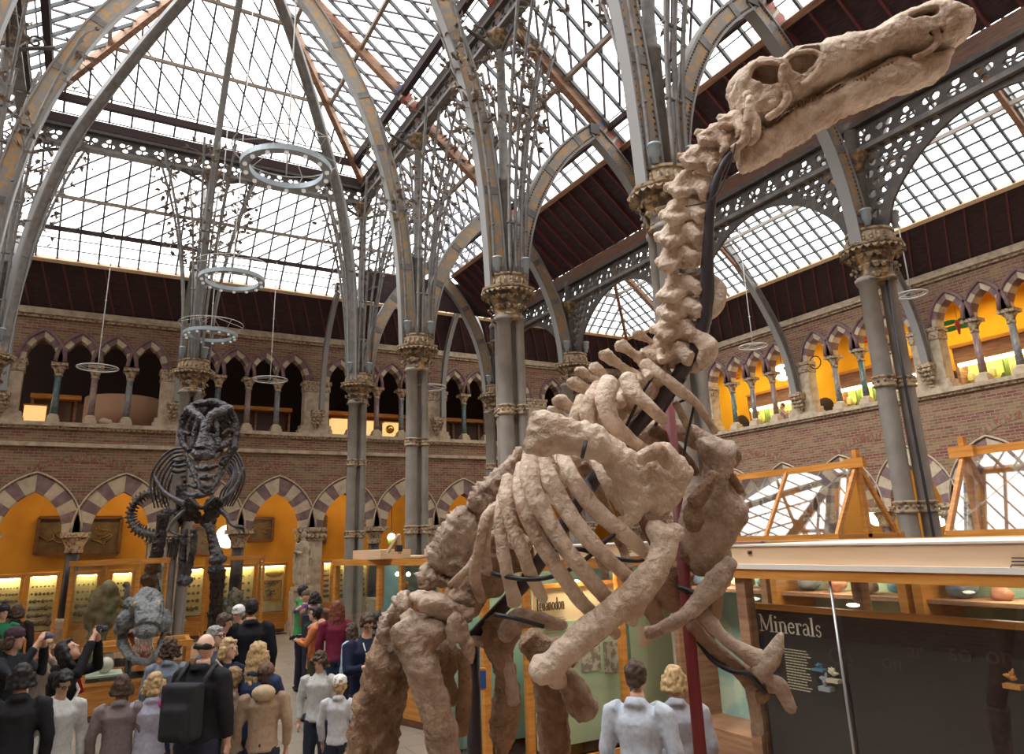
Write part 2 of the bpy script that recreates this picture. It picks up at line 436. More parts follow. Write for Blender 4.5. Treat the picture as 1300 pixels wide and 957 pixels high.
def make_wall(side, piers, lo, hi, to3, Mx, bm_, shafts, vm):
    """to3(u, z, depth): depth grows into the wall, negative towards the court"""
    gal, gnd = wall_openings(piers, lo, hi); pairs = gnd.pop()
    me = plate([(lo, FLOOR - .3), (hi, FLOOR - .3), (hi, 9.7), (lo, 9.7)], [p for _, p in gal] + pairs, .36, 0, Mx)
    w = link_mesh('wall_' + side, me, bm_); tag(w, kind='structure')
    # courses
    def course(z0, z1, d0, m, name):
        mb = MB(); a = to3(lo, z0, -d0); b = to3(hi, z1, .02); mb.b2(a, b); mb.build(name, m, w)
    course(6.2, 6.32, .14, M['stone'], 'sill_course'); course(6.12, 6.2, .07, M['stoned'], 'sill_moulding')
    
    if side == 'back': course(5.6, 5.72, .1, M['stone'], 'string_course')
    course(9.58, 9.78, .16, M['stone'], 'coping'); course(9.5, 9.58, .08, M['stoned'], 'coping_moulding')
    k = 0
    for c, poly in gal:
        for q in (-1.455, -.485, .485, 1.455):
            voussoirs(to3, c + q, .41, .74, .16, 8.15, 4, -.02, .36, w, vm)
            hood(to3, c + q, .41, .74, .2, 8.17, 6, -.03, .065, w, M['mauve'])
        for q in (-.97, 0, .97):
            root = empty('gallery_colonette', to3(c + q, 6.3, .2)); root.parent = w
            sh = MB(); sh.lathe((0, 0, 0), [(.1, .26), (.095, .7), (.09, 1.5)], 12); sh.build('shaft', shafts[k % len(shafts)], root, True)
            ba = MB(); ba.box((0, 0, .07), (.36, .36, .14)); ba.box((0, 0, .18), (.3, .3, .1)); ba.lathe((0, 0, 0), [(.14, .22), (.15, .25), (.12, .28), (.11, .3)], 12); ba.build('base', M['cream'], root, True)
            cp = MB(); cp.lathe((0, 0, 0), [(.1, 1.46), (.12, 1.48), (.1, 1.5), (.11, 1.58), (.14, 1.66), (.2, 1.76)], 16, lob=(8, .08)); cp.box((0, 0, 1.81), (.44, .44, .1)); cp.build('capital', M['stoned'], root, True)
            k += 1
    for p in piers:
        if p < lo or p > hi: continue
        mb = MB(); a = to3(p - .43, 6.3, -.06); b = to3(p + .43, 7.85, .37); mb.b2(a, b)
        mb.b2(to3(p - .58, 6.3, -.08), to3(p + .58, 6.46, .38)); mb.b2(to3(p - .53, 6.46, -.07), to3(p + .53, 6.6, .375)); mb.build('gallery_pier', M['stone'], w)
        mb = MB()
        mb.b2(to3(p - .5, 8.05, -.12), to3(p + .5, 8.16, .38)); mb.b2(to3(p - .46, 7.8, -.09), to3(p + .46, 8.05, .375)); mb.build('pier_capital', M['stoned'], w)
        # corbel carrying the wall rib
        cb = MB()
        cb.b2(to3(p - .22, 6.98, -.4), to3(p + .22, 7.1, .0))
        for i in range(5):
            s = 1 - i * .17; cb.b2(to3(p - .2 * s, 6.98 - .11 * (i + 1), -.36 * s), to3(p + .2 * s, 6.98 - .11 * i, 0))
        for i in range(9):
            cb.ball(to3(p - .15 + .15 * (i % 3), 6.9 - .12 * (i // 3), -.34 + .06 * (i // 3)), .065, nu=8, nv=6)
        cb.build('corbel', M['stoned'], w)
    for g, poly in gnd:
        voussoirs(to3, g, .78, 1.18, .46, 3.12, 6, -.04, .4, w, [M['cream'], M['purple']])
        hood(to3, g, .78, 1.18, .5, 3.14, 10, -.05, .03, w, M['cream'])
    for p in piers:
        # big pier with flanking shafts
        mb = MB(); mb.b2(to3(p - .36, FLOOR, -.1), to3(p + .36, 2.9, .5)); mb.b2(to3(p - .5, FLOOR, -.2), to3(p + .5, .55, .5)); mb.b2(to3(p - .56, FLOOR, -.26), to3(p + .56, .2, .5)); mb.build('arcade_pier', M['stone'], w)
        mb = MB(); mb.b2(to3(p - .5, 3.02, -.2), to3(p + .5, 3.14, .5)); mb.b2(to3(p - .42, 2.72, -.14), to3(p + .42, 3.02, .5))
        for i in range(7): mb.ball(to3(p - .42 + .14 * i, 2.86, -.15), .08, nu=8, nv=6)
        mb.build('impost', M['stoned'], w)
        q = p + PIER
        if q < hi - .3 and q > lo + .3:
            mb = MB(); o = to3(q, 0, .2); mb.lathe((o[0], o[1], 0), [(.2, .75), (.19, 2.6)], 16); mb.build('arcade_shaft', M['black'], w)
            mb = MB(); mb.lathe((o[0], o[1], 0), [(.21, 2.55), (.24, 2.6), (.22, 2.64), (.24, 2.78), (.34, 2.98)], 18, lob=(9, .07)); mb.box((o[0], o[1], 3.06), (.78, .78, .14)); mb.build('capital', M['stoned'], w)
            mb = MB(); mb.box((o[0], o[1], .2), (.7, .7, .7)); mb.box((o[0], o[1], .6), (.56, .56, .12)); mb.lathe((o[0], o[1], 0), [(.27, .62), (.27, .7), (.22, .78)], 16); mb.build('plinth_block', M['stone'], w)
            # brick relieving arch above each pair
            mb = MB(); n = 44; R0, R1 = 2.14, 2.34
            for i in range(n):
                a0 = radians(12) + radians(156) * i / n; a1 = a0 + radians(156) / n * .8
                pts = []
                for f in (-.012, .02):
                    for (R, a) in ((R0, a0), (R0, a1), (R1, a1), (R1, a0)):
                        pts.append(to3(q + R * cos(a), 3.1 + R * .98 * sin(a), f))
                mb.add(pts, [(0, 1, 2, 3), (7, 6, 5, 4), (0, 4, 5, 1), (1, 5, 6, 2), (2, 6, 7, 3), (3, 7, 4, 0)], i % 2)
            o = mb.build('relieving_arch', [mat_redbrick, mat_buffbrick], w); fixnormals(o.data)
    return w
mat_buffbrick = mat('buff_brick', (.3, .22, .14), .9, spec=.2, noise_=(11, (.2, .13, .08), .45, .6))
mat_redbrick = mat('red_brick', (.27, .1, .07), .9, spec=.2, noise_=(11, (.36, .22, .15), .45, .6))
M['mauve'] = mat('mauve_stone', (.27, .17, .165), .8, spec=.2, noise_=(6, (.2, .12, .12), .4, .7))
tb = lambda u, z, d: (u, YB + d, z)
tr = lambda u, z, d: (XR + d, u, z)
PB = [2.02 + 4.57 * k for k in range(-3, 5)]
PR = [16.33 + 4.57 * k for k in range(-5, 2)]
wall_back = make_wall('back', [p for p in PB if XL < p < XR], XL, XR, tb, basis((0, YB + .18, 0), (1, 0, 0), (0, 0, 1)), M['brickB'], [M['marbleg'], M['marblep'], M['marbleb']], [M['purple'], M['cream']])
wall_right = make_wall('right', [p for p in PR if p < YB], YF, YB, tr, basis((XR + .18, 0, 0), (0, 1, 0), (0, 0, 1)), M['brickR'], [M['marbleb'], M['marbleg'], M['marbleb'], M['marblep']], [M['cream'], M['purple']])
def simplebox(name, a, b, m, kind='structure', parent=None):
    mb = MB(); mb.b2(a, b); o = mb.build(name, m, parent)
    if kind and parent is None: o['kind'] = kind
    return o
simplebox('floor', (XL - .5, YF - .5, FLOOR - .2), (XR + 4.5, YB + 4.5, FLOOR), M['floor'])
simplebox('wall_left', (XL - .3, YF, FLOOR), (XL, YB, 10.2), M['brickR'])
simplebox('wall_front', (XL, YF - .3, FLOOR), (XR, YF, 18), M['brickB'])
# corridor and gallery behind the back wall
simplebox('wall_back_corridor', (XL, YB + 3.2, FLOOR), (XR + 3.6, YB + 3.4, 5.5), M['ochre'])
simplebox('ceiling_back_corridor', (XL, YB + .5, 5.5), (XR + 3.6, YB + 4.6, 5.7), M['woodd'])
simplebox('floor_back_gallery', (XL, YB + .5, 5.9), (XR + 3.6, YB + 4.6, 6.1), M['woodd'])
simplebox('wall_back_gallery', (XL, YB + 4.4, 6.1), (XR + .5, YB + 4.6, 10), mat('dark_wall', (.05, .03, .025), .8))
simplebox('wall_gallery_corner', (XR + .38, YB + .5, 6.1), (XR + .5, YB + 4.6, 10), M['yellow'])
simplebox('ceiling_back_gallery', (XL, YB + .5, 9.75), (XR + .5, YB + 4.6, 9.95), M['woodd'])
simplebox('wall_right_corridor', (XR + 3.3, YF, FLOOR), (XR + 3.5, YB + 3.2, 5.5), M['ochre'])
simplebox('ceiling_right_corridor', (XR + .5, YF, 5.5), (XR + 3.5, YB + .5, 5.7), M['woodd'])
simplebox('floor_right_gallery', (XR + .5, YF, 5.9), (XR + 3.6, YB + .5, 6.1), M['woodd'])
simplebox('wall_right_gallery', (XR + 3.4, YF, 6.1), (XR + 3.6, YB + .5, 10), M['yellow'])
simplebox('wall_gallery_end', (XR + .5, YB + .3, 6.1), (XR + 3.6, YB + .5, 10), M['yellow'])
simplebox('ceiling_right_gallery', (XR + .5, YF, 9.75), (XR + 3.6, YB + .5, 9.95), M['ochre'])
mb = MB()
for i in range(34): mb.b2((XR + .5, YF + i, 9.6), (XR + 3.4, YF + i + .14, 9.76))
tag(mb.build('trim_gallery_beams', M['woodd']), kind='structure')

# ================================================================ roof
def clip(poly, p, d):
    t0, t1 = -1e9, 1e9; n = len(poly)
    ar = sum(poly[i][0] * poly[(i + 1) % n][1] - poly[(i + 1) % n][0] * poly[i][1] for i in range(n))
    for i in range(n):
        a = poly[i]; b = poly[(i + 1) % n]
        e = (b[0] - a[0], b[1] - a[1]); nn = (-e[1], e[0]) if ar > 0 else (e[1], -e[0])
        den = nn[0] * d[0] + nn[1] * d[1]; num = nn[0] * (a[0] - p[0]) + nn[1] * (a[1] - p[1])
        if abs(den) < 1e-9:
            if num > 0: return None
            continue
        t = num / den
        if den > 0: t0 = max(t0, t)
        else: t1 = min(t1, t)
    return (t0, t1) if t1 - t0 > .05 else None
WN = [0]
def glazed(O, U, W, poly, fams, wood=None):
    """one glazed slope: pane plus bar families [(dir, spacing, width, height, drop, material)]"""
    O, U, W = V(O), V(U).normalized(), V(W).normalized(); N = U.cross(W).normalized()
    if N.z < 0: N = -N
    WN[0] += 1
    P = lambda u, v, n=0: O + U * u + W * v - N * n
    mb = MB(); mb.add([P(u, v, -.03) for u, v in poly], [tuple(range(len(poly)))])
    w = mb.build('window_%d' % WN[0], M['skyglass']); w['kind'] = 'structure'
    for d, sp, bw, bh, drop, m in fams:
        L = sqrt(d[0] ** 2 + d[1] ** 2); d = (d[0] / L, d[1] / L); q = (-d[1], d[0])
        ds = [a[0] * q[0] + a[1] * q[1] for a in poly]; k0 = math.ceil(min(ds) / sp); k1 = math.floor(max(ds) / sp)
        mb = MB()
        for k in range(k0, k1 + 1):
            p = (q[0] * k * sp, q[1] * k * sp); c = clip(poly, p, d)
            if c: mb.bar(P(p[0] + d[0] * c[0], p[1] + d[1] * c[0], drop), P(p[0] + d[0] * c[1], p[1] + d[1] * c[1], drop), bw, bh, up=N)
        if mb.v: mb.build('glazing_bars', m, w)
    return w, P
K = .82; S = sqrt(1 + K * K)
mt, mg, mv = M['mullt'], M['mull'], M['mullp']
LV = 4.65 * S
sd = 1
# strips (square grid) and diagonal fields
def slope(O, U, W, u0, u1, lv, u1t=None, u0t=None, dirs=1, strip=.7, sp=.5, cols=(None, None), cross=.5, bh=.09):
    u1t = u1 if u1t is None else u1t; u0t = u0 if u0t is None else u0t
    f = strip / lv
    a0 = u0 + (u0t - u0) * f; a1 = u1 + (u1t - u1) * f
    c1 = cols[0] or mg; c2 = cols[1] or mv
    glazed(O, U, W, [(u0, 0), (u1, 0), (a1, strip), (a0, strip)], [((0, 1), sp, .05, .08, .03, c1), ((1, 0), .33, .025, .04, .0, c1)])
    poly = [(a0, strip), (a1, strip), (u1t, lv), (u0t, lv)]
    if abs(u1t - u0t) < .1: poly = [(a0, strip), (a1, strip), (u1t, lv)]
    return glazed(O, U, W, poly, [((0, 1), sp, .05, bh, .03, c1), ((dirs, cross), sp * .72, .04, .05, .0, c2)])
nave_r = slope((6.75, 0, 14.2), (0, 1, 0), (-1, 0, K), YF, 21, LV, u1t=16.35, dirs=-1, cross=-1.1, sp=.55)
slope((-2.5, 0, 14.2), (0, 1, 0), (1, 0, K), YF, 21, LV, u1t=16.35, dirs=-1, cross=-1.1, sp=.55)
slope((2.1, 21, 14.2), (1, 0, 0), (0, -1, K), -4.65, 4.65, LV, u0t=0, u1t=0, dirs=-1, cross=1.1, sp=.55, bh=.04)
# aisle slopes
AL = sqrt(3.25 ** 2 + 2.7 ** 2)
slope((10.0, 0, 11.35), (0, 1, 0), (-3.25, 0, 2.7), YF, 21, AL, dirs=-1, cross=1.0, sp=.55)
slope((-5.75, 0, 11.35), (0, 1, 0), (3.25, 0, 2.7), YF, 21, AL, dirs=-1, cross=1.0, sp=.55)
BL = sqrt(2.7 ** 2 + 3 ** 2)
slope((0, 23.7, 10.9), (1, 0, 0), (0, -2.7, 3.0), XL, 11.5, BL, dirs=1, cross=.75, sp=.53, strip=.95, bh=.04)
# outer aisle on the right
HL = 3.35 * S
glazed((19.55, 0, 10.85), (0, 1, 0), (-1, 0, K), [(YF, 0), (23.7, 0), (20.4, HL), (YF, HL)], [((0, 1), .44, .055, .09, .03, mg), ((1, 0), .37, .042, .05, 0, mt)])
glazed((16.2, 23.7, 10.88), (1, 0, 0), (0, -1, K), [(-4.7, 0), (3.35, 0), (0, 3.3 * S)], [((0, 1), .44, .055, .09, .03, mg), ((1, 0), .37, .042, .05, 0, mt)])
glazed((11.5, 0, 10.15), (0, 1, 0), (4.7, 0, 3.45), [(YF, .5), (22.6, .5), (20.4, sqrt(4.7 ** 2 + 3.45 ** 2)), (YF, sqrt(4.7 ** 2 + 3.45 ** 2))], [((0, 1), .44, .055, .09, .03, mg), ((1, 0), .37, .042, .05, 0, mt)])
# boarded lower slopes
def boards(name, A, B, C_, D, along, nb, sp=.56, bt=.035):
    """A,B lower edge, D,C upper edge"""
    A, B, C_, D = map(V, (A, B, C_, D)); n = (B - A).cross(D - A).normalized()
    if n.z < 0: n = -n
    mb = MB(); mb.add([p + n * k for k in (0, .06) for p in (A, B, C_, D)], [(0, 1, 2, 3), (7, 6, 5, 4), (0, 4, 5, 1), (1, 5, 6, 2), (2, 6, 7, 3), (3, 7, 4, 0)])
    o = mb.build(name, M['board']); o['kind'] = 'structure'; fixnormals(o.data)
    mb = MB(); L = (B - A).length; k = int(L / sp)
    for i in range(k + 1):
        t = i / k; p = A.lerp(B, t); q = D.lerp(C_, t); mb.bar(p - n * bt * .6, q - n * bt * .6, .045, bt * 1.6, up=n)
    mb.build('battens', M['batten'], o)
    mb = MB(); mb.bar(D - n * .05, C_ - n * .05, .12, .14, up=n); mb.build('edge_board', M['woodl'] if nb else M['woodr'], o)
    return o
boards('ceiling_boards_back', (XL, YB, 9.75), (XR, YB, 9.75), (19.55, 23.7, 10.9), (XL, 23.7, 10.9), 0, True)
boards('ceiling_boards_right', (XR, YB, 9.75), (XR, YF, 9.75), (19.55, YF, 10.85), (19.55, 23.7, 10.85), 0, True)
boards('ceiling_boards_aisle', (11.5, 21, 10.08), (11.5, YF, 10.08), (10.0, YF, 11.33), (10.0, 21, 11.33), 0, False, .5, .07)
boards('ceiling_boards_left', (-9.0, YF, 9.9), (-9.0, 21, 9.9), (-5.75, 21, 11.33), (-5.75, YF, 11.33), 0, False)
glazed((6.9, 21.1, 10.1), (1, 0, 0), (0, .02, 1), [(0, .9), (0, 3.8), (4.6, 3.8), (4.6, .9)], [((0, 1), .5, .05, .06, .03, mg), ((1, .9), .5, .04, .05, 0, mv)])
boards('ceiling_boards_gable', (6.9, 21.1, 10.0), (11.5, 21.1, 10.0), (11.5, 21.12, 11.0), (6.9, 21.12, 11.0), 0, False)
# timbers
def timber(name, segs, m, label=None):
    mb = MB()
    for p, q, w, h in segs: mb.bar(p, q, w, h)
    o = mb.build(name, m); o['kind'] = 'structure'; return o
ROWS = [16.35, 11.7, 7.05, 2.4, -2.25]
raf = []; pnt = MB(); pnt2 = MB()
for y in ROWS:
    raf.append(((6.75, y, 14.05), (2.1, y, 17.85), .16, .26)); raf.append(((-2.55, y, 14.05), (2.1, y, 17.85), .16, .26))
for y in ROWS:
    raf.append(((9.9, y, 11.3), (6.75, y, 13.9), .18, .3))
raf += [((6.75, 21, 14.0), (2.1, 16.35, 17.85), .16, .26), ((-2.55, 21, 14.0), (2.1, 16.35, 17.85), .16, .26), ((2.1, YF, 18.0), (2.1, 16.35, 18.0), .14, .26)]
timber('trim_rafters', raf, M['woodr'])
mb = MB(); mb2 = MB(); mb3 = MB()
for y in ROWS:
    for (p, q) in (((6.75, y, 14.05), (2.1, y, 17.85)), ((9.95, y, 11.26), (6.75, y, 13.9))):
        p, q = V(p), V(q); d = (q - p).normalized()
        for k, b in enumerate((mb, mb2, mb, mb2, mb3)):
            b.bar(p + d * (.1 + k * .15), p + d * (.1 + k * .15 + (.1 if k % 2 == 0 else .06)), .2, .32)
w = mb.build('trim_painted_bands', mat('paint_red', (.38, .08, .06), .6)); w['kind'] = 'structure'
mb2.build('pale_band', mat('paint_pale', (.6, .55, .5), .6), w); mb3.build('blue_band', mat('paint_blue', (.12, .16, .28), .6), w)
pur = []
for v in (.36, .68):
    z = 14.2 + 3.8 * v
    pur.append(((6.75 - 4.65 * v, YF, z - .1), (6.75 - 4.65 * v, 21 - 4.65 * v, z - .1), .09, .12)); pur.append(((-2.5 + 4.65 * v, YF, z - .1), (-2.5 + 4.65 * v, 21 - 4.65 * v, z - .1), .09, .12))
    pur.append(((6.75 - 4.65 * v, 21 - 4.65 * v, z - .1), (-2.5 + 4.65 * v, 21 - 4.65 * v, z - .1), .07, .09))
pur.append(((8.4, YF, 12.6), (8.4, 21, 12.6), .09, .12)); pur.append(((-4.15, YF, 12.6), (-4.15, 21, 12.6), .09, .12))
pur.append(((XL, 22.35, 12.32), (11.5, 22.35, 12.32), .07, .09))
timber('trim_purlins', pur, mat('purlin', (.34, .27, .21), .6))
# dark gutter beams over the arcade girders
timber('trim_gutter_beams', [((6.3, YF, 14.45), (6.3, 20.6, 14.45), .16, .22), ((-2.05, YF, 14.45), (-2.05, 20.6, 14.45), .16, .22), ((-2.3, 20.55, 14.42), (6.5, 20.55, 14.42), .14, .2),
    ((-2.5, 21, 13.98), (6.75, 21, 13.98), .2, .26), ((6.75, YF, 14.02), (6.75, 21, 14.02), .2, .26), ((-2.5, YF, 14.02), (-2.5, 21, 14.02), .2, .26), ((9.55, YF, 11.66), (9.55, 21, 11.66), .1, .14), ((XL, 23.02, 11.6), (11.5, 23.02, 11.6), .09, .12)], mat('gutter_dark', (.05, .03, .03), .8))
timber('trim_outer_purlins', [((17.9, YF, 12.08), (17.9, 22.1, 12.08), .09, .1), ((17.9, 22.1, 12.08), (13.6, 22.1, 12.08), .09, .1), ((13.9, YF, 11.8), (13.9, 22, 11.8), .09, .1)], mat('purlin_pale', (.5, .46, .42), .6))
timber('trim_outer_rafters', [((19.5, 23.6, 10.8), (16.2, 20.4, 13.5), .12, .2), ((16.2, YF, 13.6), (16.2, 20.4, 13.6), .12, .2)] + [((19.55, y, 10.75), (16.2, y, 13.5), .12, .2) for y in [20.9] + ROWS] + [((11.6, y, 10.1), (16.2, y, 13.5), .12, .2) for y in ROWS], M['woodr'])
# ================================================================ iron work
def iron_rib(label, halves, n, depth=.36, width=.2, collars=1.5, rivets=False, group=None, plain=False):
    """pointed arch rib: halves = list of centre lines; n = axis across the rib"""
    n = V(n).normalized()
    c0 = V(halves[0][0])
    root = empty('arch_rib', c0, 0, label, 'iron arch', group)
    for pts in halves:
        P = smoothpath(pts, 6); k = len(P)
        web = MB(); fl = MB(); co = MB(); rv = MB(); dist = 0; nxt = .35
        T = [(P[min(i + 1, k - 1)] - P[max(i - 1, 0)]).normalized() for i in range(k)]
        Nn = [t.cross(n).normalized() for t in T]
        def sweep(mb, a0, a1, b0, b1):
            vs = []
            for i in range(k):
                for a, b in ((a0, b0), (a1, b0), (a1, b1), (a0, b1)):
                    vs.append(P[i] + Nn[i] * a + n * b)
            fs = []
            for i in range(k - 1):
                for j in range(4):
                    x = i * 4 + j; y = i * 4 + (j + 1) % 4; fs.append((x, y, y + 4, x + 4))
            fs += [(3, 2, 1, 0), tuple(range((k - 1) * 4, k * 4))]
            mb.add(vs, fs)
        h = depth / 2; w = width / 2
        sweep(web, -h + .03, h - .03, -w * .72, w * .72)
        sweep(fl, -h, -h + .04, -w, w); sweep(fl, h - .04, h, -w, w)
        for i in range(1, k):
            dist += (P[i] - P[i - 1]).length
            if dist > nxt:
                nxt += collars; d = T[i]; R = Matrix((Nn[i], n, d)).transposed()
                cb_ = MB(); cb_.box(P[i], (depth * .98, width * .86, .16), R); cb_.build('collar', M['iron'], root)
            if rivets:
                for s in (-1, 1):
                    for sd_ in (-1, 1):
                        for q in (0, .5):
                            pp = P[i].lerp(P[i - 1], q)
                            rv.box(pp + Nn[i] * (s * (h - .06)) + n * (sd_ * w * .74), (.028, .028, .028))
        for b, nm, m in ((web, 'web_panel', M['iron'] if plain else M['ribweb']), (fl, 'flange', M['flange']), (rv, 'rivets', M['irond'])):
            if b.v:
                o = b.build(nm, m, root); fixnormals(o.data)
                if nm == 'rivets': o['kind'] = 'stuff'
    if len(halves) == 2:
        b = MB(); p = V(halves[0][-1]).lerp(V(halves[1][-1]), .5); b.box(p, (.26, .26, .26) , None); b.build('apex_boss', M['irond'], root)
    return root
def mirror(pts, cx): return [(2 * cx - p[0], p[1], p[2]) for p in pts]
def nave_half(y): return [(6.5, y, 7.3), (6.46, y, 8.2), (6.36, y, 9.6), (6.12, y, 11.2), (5.72, y, 12.6), (5.15, y, 14.0), (4.4, y, 15.3), (3.4, y, 16.6), (2.1, y, 17.6)]
def aisle_half(y): return [(6.98, y, 7.3), (7.05, y, 8.0), (7.25, y, 8.9), (7.62, y, 9.75), (8.1, y, 10.5), (8.65, y, 11.1), (9.12, y, 11.5)]
def outer_half(y): return [(20.85, y, 7.1), (20.72, y, 8.0), (20.4, y, 9.0), (19.8, y, 10.1), (18.9, y, 11.35), (17.9, y, 12.4), (16.2, y, 13.3)]
names = {16.35: 'fourth', 11.7: 'third', 7.05: 'second', 2.4: 'first'}
ord_n = {16.35: 'springing from the column just right of the rearmost one', 11.7: 'springing from the middle column cluster', 7.05: 'springing from the column behind the pale neck', 2.4: 'nearest the camera, mostly above the frame'}
for y in (16.35, 11.7, 7.05):
    iron_rib('tall painted pointed nave arch rib, ' + ord_n[y], [nave_half(y), mirror(nave_half(y), 2.1)], (0, 1, 0), .4, .22, 1.6, y == 7.05, 'tall nave arch ribs')
    iron_rib('narrow painted aisle arch rib, ' + ord_n[y], [aisle_half(y), mirror(aisle_half(y), 9.12)], (0, 1, 0), .36, .22, 1.3, y in (7.05, 11.7), 'narrow aisle arch ribs')
iron_rib('narrow painted aisle arch rib nearest the back wall', [aisle_half(21), mirror(aisle_half(21), 9.12)], (0, 1, 0), .36, .22, 1.3, False, 'narrow aisle arch ribs')
for y, t in ((16.35, 'farthest one, landing near the back corner'), (11.7, 'landing behind the double grey column'), (7.05, 'at the right edge of the picture')):
    iron_rib('wide grey iron arch down to the right wall, ' + t, [outer_half(y), [(p[0], p[1], p[2] + .2) for p in mirror(outer_half(y), 16.2)]], (0, 1, 0), .3, .22, 1.7, False, 'outer aisle arches', True)
# hipped end: ribs leaning in to the end of the ridge
hipb = [(6.5, 20.78, 7.3), (6.45, 20.73, 8.5), (6.25, 20.5, 10.5), (5.75, 20.0, 12.5), (5.05, 19.35, 14.0), (4.0, 18.25, 15.7), (3.1, 17.35, 16.9), (2.2, 16.45, 17.7)]
iron_rib('slender grey rib leaning up the glass roof, right of the hanging lamp rings', [hipb], (1, 1, 0), .3, .16, 2, plain=True)
hipa = [(-2.5 + (6.75 - p[0]), p[1], p[2]) for p in hipb]
iron_rib('slender grey rib leaning across the far left of the glass roof', [hipa], (1, -1, 0), .3, .16, 2, plain=True)
iron_rib('straight grey rib rising from the back centre column behind the lamp rings', [[(2.07, 20.8, 7.3), (2.07, 20.75, 9.5), (2.07, 20.4, 12), (2.07, 19.6, 14.3), (2.07, 18.2, 16.2), (2.09, 16.5, 17.6)]], (1, 0, 0), .26, .16, 2, plain=True)
# half arches from the back columns to the back wall
for x, t in ((-2.5, 'at the far left edge'), (2.05, 'behind the lamp rings'), (6.68, 'behind the left back column'), (11.3, 'behind the middle column cluster')):
    a = [(x, 24.85, 7.1), (x, 24.8, 8.2), (x, 24.5, 9.4), (x, 23.9, 10.4), (x, 23.2, 11.1)]
    b = [(x, 21.25, 7.3), (x, 21.35, 8.6), (x, 21.7, 9.7), (x, 22.3, 10.5), (x, 23.2, 11.1)]
    iron_rib('plain grey iron arch reaching the far wall, ' + t, [a, b], (1, 0, 0), .2, .16, 2.2, False, 'arches to the back wall', True)

# ---- pierced girders
def circ(x, y, r, n=8): return [(x + r * cos(2 * pi * i / n), y + r * sin(2 * pi * i / n)) for i in range(n)]
def trefoil_bay(L, h, step=.42):
    holes = []; n = int(L / step); s = L / n
    for i in range(n):
        x = s * (i + .5); r = h * .155
        up = i % 2 == 0
        for (dx, dy) in ((0, .16 if up else -.16), (-.12, -.08 if up else .08), (.12, -.08 if up else .08)):
            holes.append(circ(x + dx * h * 1.7, h / 2 + dy * h * 1.5, r * 1.15, 7))
    return plate([(0, 0), (L, 0), (L, h), (0, h)], holes, .05)
GB = trefoil_bay(4.65, .42); GB.materials.append(M['irond'])
def girder(label, p0, d, n, h=.42, bays=1, flw=.26):
    root = empty('iron_girder', p0, 0, label, 'iron girder'); d = V(d); p0 = V(p0)
    for i in range(bays):
        o = bpy.data.objects.new('pierced_web', GB); COL.objects.link(o)
        o.matrix_basis = basis(p0 + d * (4.65 * i), d, (0, 0, 1)); o.parent = root; o.matrix_parent_inverse = wmat(root).inverted()
    L = 4.65 * bays
    for z, nm in ((-.05, 'bottom_flange'), (.47, 'top_flange')):
        b = MB(); b.bar(p0 + d * 0 + V((0, 0, z)), p0 + d * L + V((0, 0, z)), flw, .09); b.build(nm, M['iron'] if z < 0 else M['irond'], root)
    return root
girder('long pierced iron girder with trefoil holes under the glass, between nave and aisle', (6.75, 21, 13.35), (0, -1, 0), None, bays=6)
girder('pierced iron girder with trefoil holes at the left edge of the glass nave roof', (-2.5, 21, 13.35), (0, -1, 0), None, bays=6)
girder('pierced iron girder with trefoil holes crossing the far end of the glass roof', (-2.5, 21.0, 13.3), (1, 0, 0), None, bays=2)
# lower aisle girder with arched spandrels
root = girder('low pierced iron girder with arched brackets, running behind the pale skull', (11.5, 21, 9.15), (0, -1, 0), None, bays=6)
b = MB(); b.bar((11.5, 21, 9.8), (11.5, YF, 9.8), .2, .4); b.build('timber_plate', M['woodd'], root)
def spandrel():
    L = 4.65; holes = []
    arc = []
    for i in range(21):
        t = i / 20; x = .35 + (L - .7) * t; arc.append((x, -1.65 + 1.5 * sin(pi * t) ** .62))
    def arcy(x): t = min(max((x - .35) / (L - .7), 0), 1); return -1.65 + 1.5 * sin(pi * t) ** .62
    row = 0; y = -.13
    while y > -1.6:
        x = .22 + (.1 if row % 2 else 0)
        while x < L / 2:
            r = .085 if (row + int(x * 5)) % 2 else .068
            if y - arcy(x + r) > r + .07 and x > .2:
                holes.append(circ(x, y, r, 7)); holes.append(circ(L - x, y, r, 7))
            x += .21
        y -= .19; row += 1
    out = [(0.1, 0), (0.1, -1.75), (.3, -1.75)] + arc + [(L - .3, -1.75), (L - .1, -1.75), (L - .1, 0)]
    return plate(out[::-1], holes, .06)
SP = spandrel(); SP.materials.append(M['irond'])
for i in range(6):
    o = bpy.data.objects.new('arched_bracket', SP); COL.objects.link(o); o.matrix_basis = basis((11.5, 21 - 4.65 * i, 9.12), (0, -1, 0), (0, 0, 1)); o.parent = root; o.matrix_parent_inverse = wmat(root).inverted()

